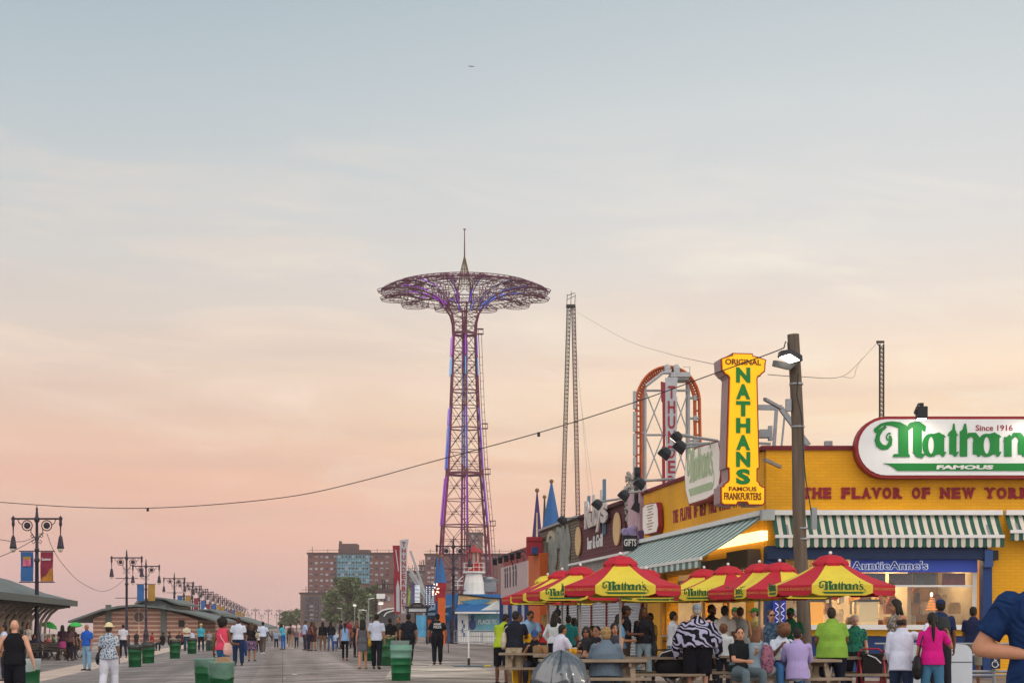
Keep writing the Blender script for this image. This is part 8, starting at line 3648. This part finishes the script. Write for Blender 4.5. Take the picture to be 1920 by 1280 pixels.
person(820, 1148, 53, 4, 'police officer with white lettering across a dark vest', ('181c26', 'short'), ('171a23', 'trousers', 1.15), ('short', 'black'), 'tan', '0e0e10', hat=('cap', '141a30'), legs=STEP2, fat=1.12, hem=0.02, arms=(((0.4, 0.1, -1), (0.05, 0.35, -0.8)), ((0.4, 0.0, -1), (0.1, 0.3, -0.8))), extra=[belt(), back_text([('AUXILIARY', 0.40, 0.26), ('POLICE', 0.30, 0.26)]), held('police_baton', 'brown baton hanging at the lettered officer\'s side', 'baton', f_baton, 1)])
for i, (x, y, s, c, c2, lb) in enumerate(((598, 1180, 26, '8a8a94', '3a3c48', 'far person in grey between the groups'), (613, 1182, 25, 'b0a4a0', '40404c', 'far person in beige behind the khaki trousers woman'), (566, 1184, 24, '9a4a5a', 'a8a8b8', 'far person in pink and white stepping'), (660, 1176, 30, 'a05a3c', '3a3640', 'far person in orange behind the pale blue vest'), (540, 1183, 24, '4a5a48', '2c2c34', 'far person in olive behind the backpack'), (510, 1184, 20, '7a6a6a', '3c3c48', 'far person in dusty brown at the horizon'), (525, 1184, 21, 'b8b8c0', '4a4a58', 'far person in white behind the turquoise shirt'), (500, 1186, 20, '50607a', '2c3040', 'far person in slate blue past the white T-shirt walker'))):
    person(x, y, s, random.choice((0, 180, 20, 150)), lb, (c, 'short'), (c2, 'trousers'), ('short', 'black'), 'brown', group=G_CROWD)
# people by the pavilion
G_PAV = 'people around the pavilion benches'
for (x, y, s, face, lb, c, c2, hr, sit_, arm) in (
        (8, 1168, 60, 100, 'man in a pale cap at the edge behind the bald man', 'b8c0d8', '2a2c38', ('short', 'black'), False, HANG),
        (40, 1178, 50, 60, 'dark haired person partly behind the bald man', '2c2c34', '2c2c38', ('short', 'black'), False, HANG),
        (52, 1168, 36, 200, 'woman with brown hair in white by the striped pier', 'c2b8ae', '5a4440', ('long', 'brown'), False, HANG),
        (64, 1175, 37, 220, 'seated woman in dark purple by the railing', '28243c', '22222c', ('long', 'black'), True, BENT),
        (90, 1175, 36, 160, 'person in a coral top behind the lantern post base', 'b8605a', '3a3640', ('short', 'brown'), True, BENT),
        (100, 1177, 35, 130, 'person in a green printed shirt under the green umbrella', '3c6a54', '3a4250', ('short', 'dark'), True, BENT),
        (117, 1170, 37, 15, 'woman with very long black hair in a pink skirt', '3a2434', 'a8447a', ('long', 'black'), False, HANG),
        (131, 1171, 38, -15, 'woman with very long dark hair in a striped top', '5a4448', '2a2430', ('long', 'dark'), False, HANG),
        (138, 1172, 37, -30, 'woman with brown hair standing beside the long haired pair', '3c3434', '2c2c34', ('long', 'brown'), False, HANG),
        (146, 1182, 34, 90, 'seated person in black behind the blue polo man', '26262c', '2c2c30', ('short', 'black'), True, BENT),
        (305, 1188, 28, 60, 'seated person in black leaning on the striped wall', '1e1e24', '2c2a34', ('short', 'black'), True, BENT),
        (318, 1188, 28, -60, 'seated person in navy beside the striped wall', '20263a', '26262e', ('short', 'black'), True, BENT),
        (335, 1186, 28, 150, 'seated person holding something white behind a green bin', '2a2a30', '30303c', ('short', 'dark'), True, BENT),
        (341, 1188, 28, 200, 'seated person in dark red behind a green bin', '5a2c34', '2c2c34', ('short', 'dark'), True, BENT),
        (285, 1190, 28, 120, 'person in red crouched by the paired green bins', '8a2c34', '3a3a42', ('short', 'dark'), True, BENT)):
    person(x, y, s, face, lb, (c, 'short'), (c2, 'skirt', 0.4, 1.2) if 'skirt' in lb else (c2, 'trousers'), hr, 'tan', arms=(arm, arm), legs=SIT if sit_ else STAND, sit=sit_, fem=hr[0] == 'long', group=G_PAV)

# people around the picnic tables ---------------------------------------------
person(941, 1147, 80, -25, 'man in a lime green shirt leaning on the table', ('a0b62c', 'short'), ('191b24', 'longshorts', 1.1), ('short', 'black'), 'brown', '1a1a1e', lean=0.28, arms=(TABLE, TABLE), fat=1.12, head=(0.2, -0.5), hem=-0.1, hgt=1.72)
person(965, 1150, 84, -12, 'man in a dark shirt and beige shorts beside the lime shirt', ('1d202c', 'short'), ('b3a48c', 'longshorts', 1.1), ('short', 'black'), 'brown', '1a1a1e', lean=0.14, arms=(TABLE, TABLE), fat=1.12, hem=-0.06, hgt=1.74, extra=bag('cream canvas shoulder bag of the beige shorts man', 'b8ac98', -1, 0.04, 0.34, 0.34))
person(991, 1140, 80, -165, 'man in a pale blue polo looking down at the table', ('8fb4d8', 'short'), ('2c4a7a', 'trousers'), ('short', 'black'), 'tan', lean=0.12, head=(0.5, 0.2), fat=1.08, arms=(TABLE, TABLE))
person(975, 1150, 66, 160, 'man in dark blue behind the pale blue polo', ('232a3c', 'short'), ('22242e', 'trousers'), ('short', 'black'), 'brown')
person(1040, 1146, 72, -20, 'woman in a white shirt with long black hair standing', ('c9d0d6', 'long'), ('20222c', 'trousers'), ('long', 'black'), 'tan', fem=True, arms=(HIPS, BENT))
person(1046, 1137, 60, 60, 'man in a black cap beside the brown wall', ('20222a', 'short'), ('24262e', 'trousers'), ('short', 'black'), 'brown', hat=('cap', '16171b'))
person(1021, 1150, 68, 30, 'blonde woman in a red top standing in the queue', ('b3302e', 'short'), ('26262e', 'trousers'), ('long', 'blonde'), 'fair', fem=True)
person(1066, 1151, 74, -10, 'man in a teal T-shirt with back turned', ('2a8a8c', 'short'), ('33363e', 'trousers'), ('short', 'black'), 'tan', fat=1.08)
person(1076, 1156, 68, 40, 'woman with black hair in a red-orange top', ('b84a2c', 'short'), ('2a2430', 'trousers'), ('long', 'black'), 'tan', fem=True)
person(1003, 1180, 84, 176, 'seated man in a blue cap eating with both hands', ('1b1c22', 'short'), ('2a2c36', 'trousers'), ('short', 'dark'), 'tan', arms=(EAT, EAT), legs=SIT, sit=True, hat=('cap', '2c4a7a'), head=(0.25, 0), lean=0.15, fat=1.1)
person(1048, 1172, 88, -62, 'seated man in a white T-shirt with short black hair', ('c8c6d8', 'short'), ('2a2e3c', 'trousers'), ('short', 'black'), 'tan', arms=(TABLE, TABLE), legs=SIT, sit=True, lean=0.12, fat=1.15, seat=0.66)
person(1136, 1183, 104, -4, 'stout seated woman in a grey jacket with short sandy hair', ('5d6c7a', 'long'), ('4c5866', 'trousers'), ('curly', 'sandy'), 'fair', arms=(((0.4, 0.4, -1), (-0.2, 1.0, -0.1)), ((0.4, 0.3, -1), (-0.2, 1.0, -0.1))), legs=SIT, sit=True, lean=0.14, fat=1.72, fem=True, hem=-0.14, seat=0.58)
person(1119, 1175, 94, 165, 'seated man raising a hand to his mouth', ('2b2c32', 'short'), ('2a2c36', 'trousers'), ('short', 'black'), 'fair', arms=(EAT, TABLE), legs=SIT, sit=True, head=(0.05, -0.3), fat=1.05, seat=0.62)
person(1153, 1168, 90, 150, 'seated woman with long black hair in a grey vest', ('3c3c48', 'none'), ('2a2c36', 'trousers'), ('long', 'black'), 'fair', arms=(TABLE, TABLE), legs=SIT, sit=True, fem=True, seat=0.68, head=(0, 0.7))
person(1099, 1172, 86, 170, 'seated woman in sunglasses behind the yellow cups', ('2a2a30', 'short'), ('2a2c36', 'trousers'), ('bob', 'dark'), 'tan', arms=(TABLE, EAT), legs=SIT, sit=True, fem=True, glasses=True, seat=0.6)
person(1111, 1170, 82, 130, 'dark haired seated person between two diners', ('3a3638', 'short'), ('2a2c36', 'trousers'), ('long', 'black'), 'tan', legs=SIT, sit=True, fem=True, seat=0.62, arms=(TABLE, TABLE))
person(1173, 1133, 80, -95, 'man in a brown cap and dark shirt in profile', ('26242a', 'short'), ('4a3c34', 'trousers', 1.1), ('short', 'dark'), 'brown', hat=('cap', '3a322e'), arms=(HANG, BENT))
person(1161, 1149, 84, -80, 'woman in a denim shirt and white hem with dark hair', ('5a87ac', 'short'), ('5a4c40', 'trousers'), ('bob', 'dark'), 'tan', fem=True, arms=(BENT, BENT), fat=1.1)
person(1207, 1136, 80, 170, 'woman in a white cardigan and pale jeans standing', ('26262c', 'long'), ('9ab0ba', 'trousers'), ('long', 'brown'), 'brown', fem=True, arms=(HANG, PHONE), head=(0, 0.4), extra=[bag('dark slouchy bag hanging from the white cardigan woman', '2c3038', -1, -0.22, 0.3, 0.36)])
person(1219, 1146, 78, 120, 'person in a mustard top behind the white cardigan', ('b58a38', 'short'), ('2a262a', 'trousers'), ('short', 'black'), 'brown', arms=(HANG, HANG))
person(1262, 1143, 82, -75, 'young man in a white T-shirt and blue patterned shorts', ('cfd2da', 'short'), (cloth('2c6ca8', 'floral', 'a8c4d8', 14), 'longshorts'), ('short', 'black'), 'tan', arms=(BENT, BENT))


def wrap(x):
    k, sp, X, fw, t = x['k'], x['sp'], x['X'], x['fw'], x['t']
    g = MB()
    zc = cloth('15161f', 'zebra', 'a9a8c4', 2.3)
    g.loft([sp(0.50, 0), sp(0.42, -0.01), sp(0.25, -0.02), sp(0.06, -0.02), sp(-0.03, -0.02)], [(0.10 * k, 0.09 * k), (0.25 * k, 0.15 * k), (0.35 * k, 0.2 * k), (0.38 * k, 0.22 * k), (0.38 * k, 0.22 * k)], 20, flat=(0, 1))
    for sgn in (-1, 1):
        g.loft([sp(0.38) + X * sgn * 0.24 * k, sp(0.12) + X * sgn * 0.36 * k, sp(-0.1, 0.05) + X * sgn * 0.40 * k, sp(-0.22, 0.08) + X * sgn * 0.38 * k], [0.1 * k, 0.11 * k, 0.08 * k, 0.03 * k], 12)
    x['piece']('wrap', g, zc)


person(1308, 1127, 98, 3, 'person in a zebra patterned wrap and grey cap with back turned', None, ('14151d', 'longshorts', 1.35), ('short', 'grey'), 'pale', '2a2a2e', hat=('beanie', '7f8a94'), fat=1.38, hgt=1.82, lean=0.08, arms=(((0.35, 0.3, -1), (-0.1, 0.9, -0.4)), ((0.35, 0.3, -1), (-0.1, 0.9, -0.4))), extra=wrap)
person(1334, 1130, 78, -130, 'bearded man in a black shirt behind the zebra wrap', ('1e1e24', 'short'), ('26262e', 'trousers'), ('short', 'black'), 'brown', beard=True)
person(1359, 1132, 84, -40, 'man in a white T-shirt with cropped hair at the counter', ('c9c4bc', 'short'), ('33363e', 'trousers'), ('short', 'black'), 'brown', fat=1.1)
person(1357, 1168, 92, -15, 'curly haired child in a white shirt', ('c3c9cc', 'short'), ('3a4252', 'trousers'), ('curly', 'auburn'), 'fair', hgt=1.42)
person(1388, 1135, 82, -10, 'woman in a grey sleeveless top with back turned', ('8f9290', 'none'), ('3c3e44', 'trousers'), ('short', 'brown'), 'fair', fem=True, fat=1.12, hat=None, arms=(HANG, BENT))
person(1378, 1136, 74, -150, 'worker in a dark green cap inside the counter', ('4a4038', 'short'), ('26262e', 'trousers'), ('short', 'black'), 'tan', hat=('cap', '2c5a2c'))
person(1416, 1137, 76, 100, 'worker in a green cap and beige shirt in profile', ('a8935a', 'short'), ('26262e', 'trousers'), ('short', 'black'), 'fair', hat=('cap', '2c6a30'), arms=(BENT, BENT))
person(1386, 1183, 108, -150, 'seated woman in a black top and glasses', ('141a1c', 'short'), ('56656c', 'trousers'), ('bun', 'black'), 'fair', arms=(EAT, TABLE), legs=SIT, sit=True, fem=True, fat=1.25, glasses=False, head=(0, -0.5), seat=0.60)
person(1416, 1178, 108, -40, 'seated woman with brown hair in grey and a purple scarf', ('7d909c', 'long'), ('8d9296', 'trousers'), ('long', 'auburn'), 'fair', arms=(TABLE, TABLE), legs=SIT, sit=True, fem=True, fat=1.2, lean=0.12, seat=0.62, extra=[bag('purple floral scarf bag slung on the grey seated woman', cloth('5a3c56', 'floral', '8a5a6a', 20), 1, 0.12, 0.3, 0.42, d=0.14)])
person(1447, 1139, 94, 160, 'woman in dark sunglasses and a slate blue sundress', (cloth('5a7288', 'floral', '3c5068', 18), 'none'), (cloth('5a7288', 'floral', '3c5068', 18), 'skirt', 0.5, 1.2), ('bun', 'brown'), 'pale', fem=True, fat=1.15, glasses=True, head=(0, 0.5), arms=(HANG, BENT), hgt=1.72)
person(1462, 1168, 106, -165, 'seated woman with a big curly ponytail in a white blouse', ('c3cede', 'short'), ('3a6694', 'trousers'), ('afro', 'auburn'), 'brown', arms=(TABLE, EAT), legs=SIT, sit=True, fem=True, head=(0.5, 0.2), lean=0.18, fat=1.1, seat=0.68, extra=[bag('large tan-trimmed brown handbag on the white blouse woman\'s lap', '5a4a3a', -1, 0.06, 0.46, 0.34, d=0.2, fwd=0.3)])
person(1495, 1180, 108, -8, 'seated man in a lavender checked shirt with back turned', (cloth('a99cc8', 'plaid', '8a7cb0', 30), 'long'), ('a9b4c2', 'trousers'), ('short', 'black'), 'fair', arms=(TABLE, TABLE), legs=SIT, sit=True, lean=0.1, fat=1.12, hem=-0.16, seat=0.60)
person(1482, 1137, 88, 172, 'worker in a green polo and green cap standing at the counter', ('124a34', 'short'), ('22242a', 'trousers'), ('short', 'black'), 'dark', hat=('cap', '1c6a38'), fat=1.15, arms=(BENT, BENT))
person(1493, 1128, 72, 0, 'grey haired person behind the green polo worker', ('a89a6a', 'short'), ('26262e', 'trousers'), ('short', 'grey'), 'fair', hgt=1.85)
person(1560, 1139, 102, -5, 'stocky woman in a lime green blouse with back turned', ('7ba23e', 'short'), ('12182a', 'trousers', 1.15), ('short', 'dark'), 'brown', fem=True, fat=1.55, hem=-0.15, arms=(((0.3, 0.1, -1), (-0.1, 0.8, -0.5)), ((0.3, 0.2, -1), (-0.2, 0.9, -0.3))), head=(0, -0.4), hgt=1.74)
person(1603, 1150, 94, 172, 'older woman in a teal patterned blouse looking down', (cloth('1d4a5c', 'floral', '2c7a5a', 22), 'short'), ('2a2c36', 'trousers'), ('short', 'grey'), 'pale', fem=True, fat=1.25, head=(0.22, 0.1), arms=(((0.2, 0.1, -1), (0.1, 0.3, -1)), ((0.2, 0.1, -1), (0.1, 0.3, -1))))
person(1680, 1120, 102, 100, 'tall woman with long black hair in a patterned shirt', (cloth('a39a92', 'floral', '6a625c', 22), 'short'), ('2a2c36', 'trousers'), ('long', 'black'), 'tan', fem=True, fat=1.05)
person(1690, 1154, 124, -28, 'balding man in a white shirt stretching out an arm', ('c6c9dc', 'long'), ('1f2c44', 'trousers', 1.1), ('fringe', 'dark'), 'tan', arms=(((0.15, -0.05, -1), (0.0, 0.6, -0.8)), ((0.3, 0.6, -0.12), (0.12, 0.35, 0.9))), hem=-0.17, fat=1.1, head=(0, -0.4), lean=0.1, hgt=1.57)
person(1748, 1145, 126, -6, 'woman in a bright pink T-shirt with a long ponytail', ('c01878', 'short'), ('3e6a88', 'trousers', 1.0), ('tail', 'black'), 'tan', fem=True, arms=(((0.2, -0.02, -1), (0.05, 0.3, -1)), ((0.6, 0.3, -0.9), (-0.1, 0.7, 1.0))), hem=-0.07, hgt=1.6, extra=[bag('shiny black bag hanging beside the pink T-shirt woman', '121216', -1, -0.18, 0.3, 0.3)])
person(1764, 1118, 96, -4, 'man in a navy cap with a dark backpack at the counter', ('1f2f50', 'short'), ('26262e', 'trousers'), ('short', 'black'), 'brown', hat=('cap', '26324e'), extra=[backpack('dark backpack on the navy cap man', '22262a')], arms=(HANG, HANG))
person(1825, 1134, 82, -40, 'man in a dark navy T-shirt by the yellow pillar', ('1d2644', 'short'), ('7a7468', 'longshorts'), ('short', 'black'), 'brown', fat=1.05, arms=(BENT, BENT))
person(1300, 1150, 70, 170, 'server in white inside the cream lit counter', ('c2bca8', 'short'), ('26262e', 'trousers'), ('short', 'black'), 'tan')
person(1640, 1148, 64, 175, 'server in a beige shirt behind the shop glass', ('9a7a5a', 'short'), ('26262e', 'trousers'), ('short', 'black'), 'tan')
# the man passing close to the camera at the edge
person(1962, 1010, 330, 178, 'man in a dark blue T-shirt passing close at the picture edge', (cloth('17305a', emb=1.3), 'short'), ('1c2434', 'trousers'), ('short', 'dark'), 'fair', hgt=1.92, fat=1.12, hem=-0.15, vox=0.009,
       arms=(((0.3, 0.1, -1), (-0.2, 0.5, -0.9)), ((0.62, -0.10, -1), (-1.0, 0.5, -0.13))))

# ------------------------------------------------------------------ evening haze over everything
g = MB()
g.box((-100, 520, 44), (4000, 1460, 95))
hm = bpy.data.materials.new('haze')
hm.use_nodes = True
_n = hm.node_tree
_n.nodes.remove(_n.nodes['Principled BSDF'])
_v = _n.nodes.new('ShaderNodeVolumePrincipled')
_v.inputs['Color'].default_value = (*lin(hx('f4e4dc')), 1)
_v.inputs['Density'].default_value = 0.00026
_n.links.new(_v.outputs[0], _n.nodes['Material Output'].inputs['Volume'])
tag(g.build('haze', hm), kind='stuff')
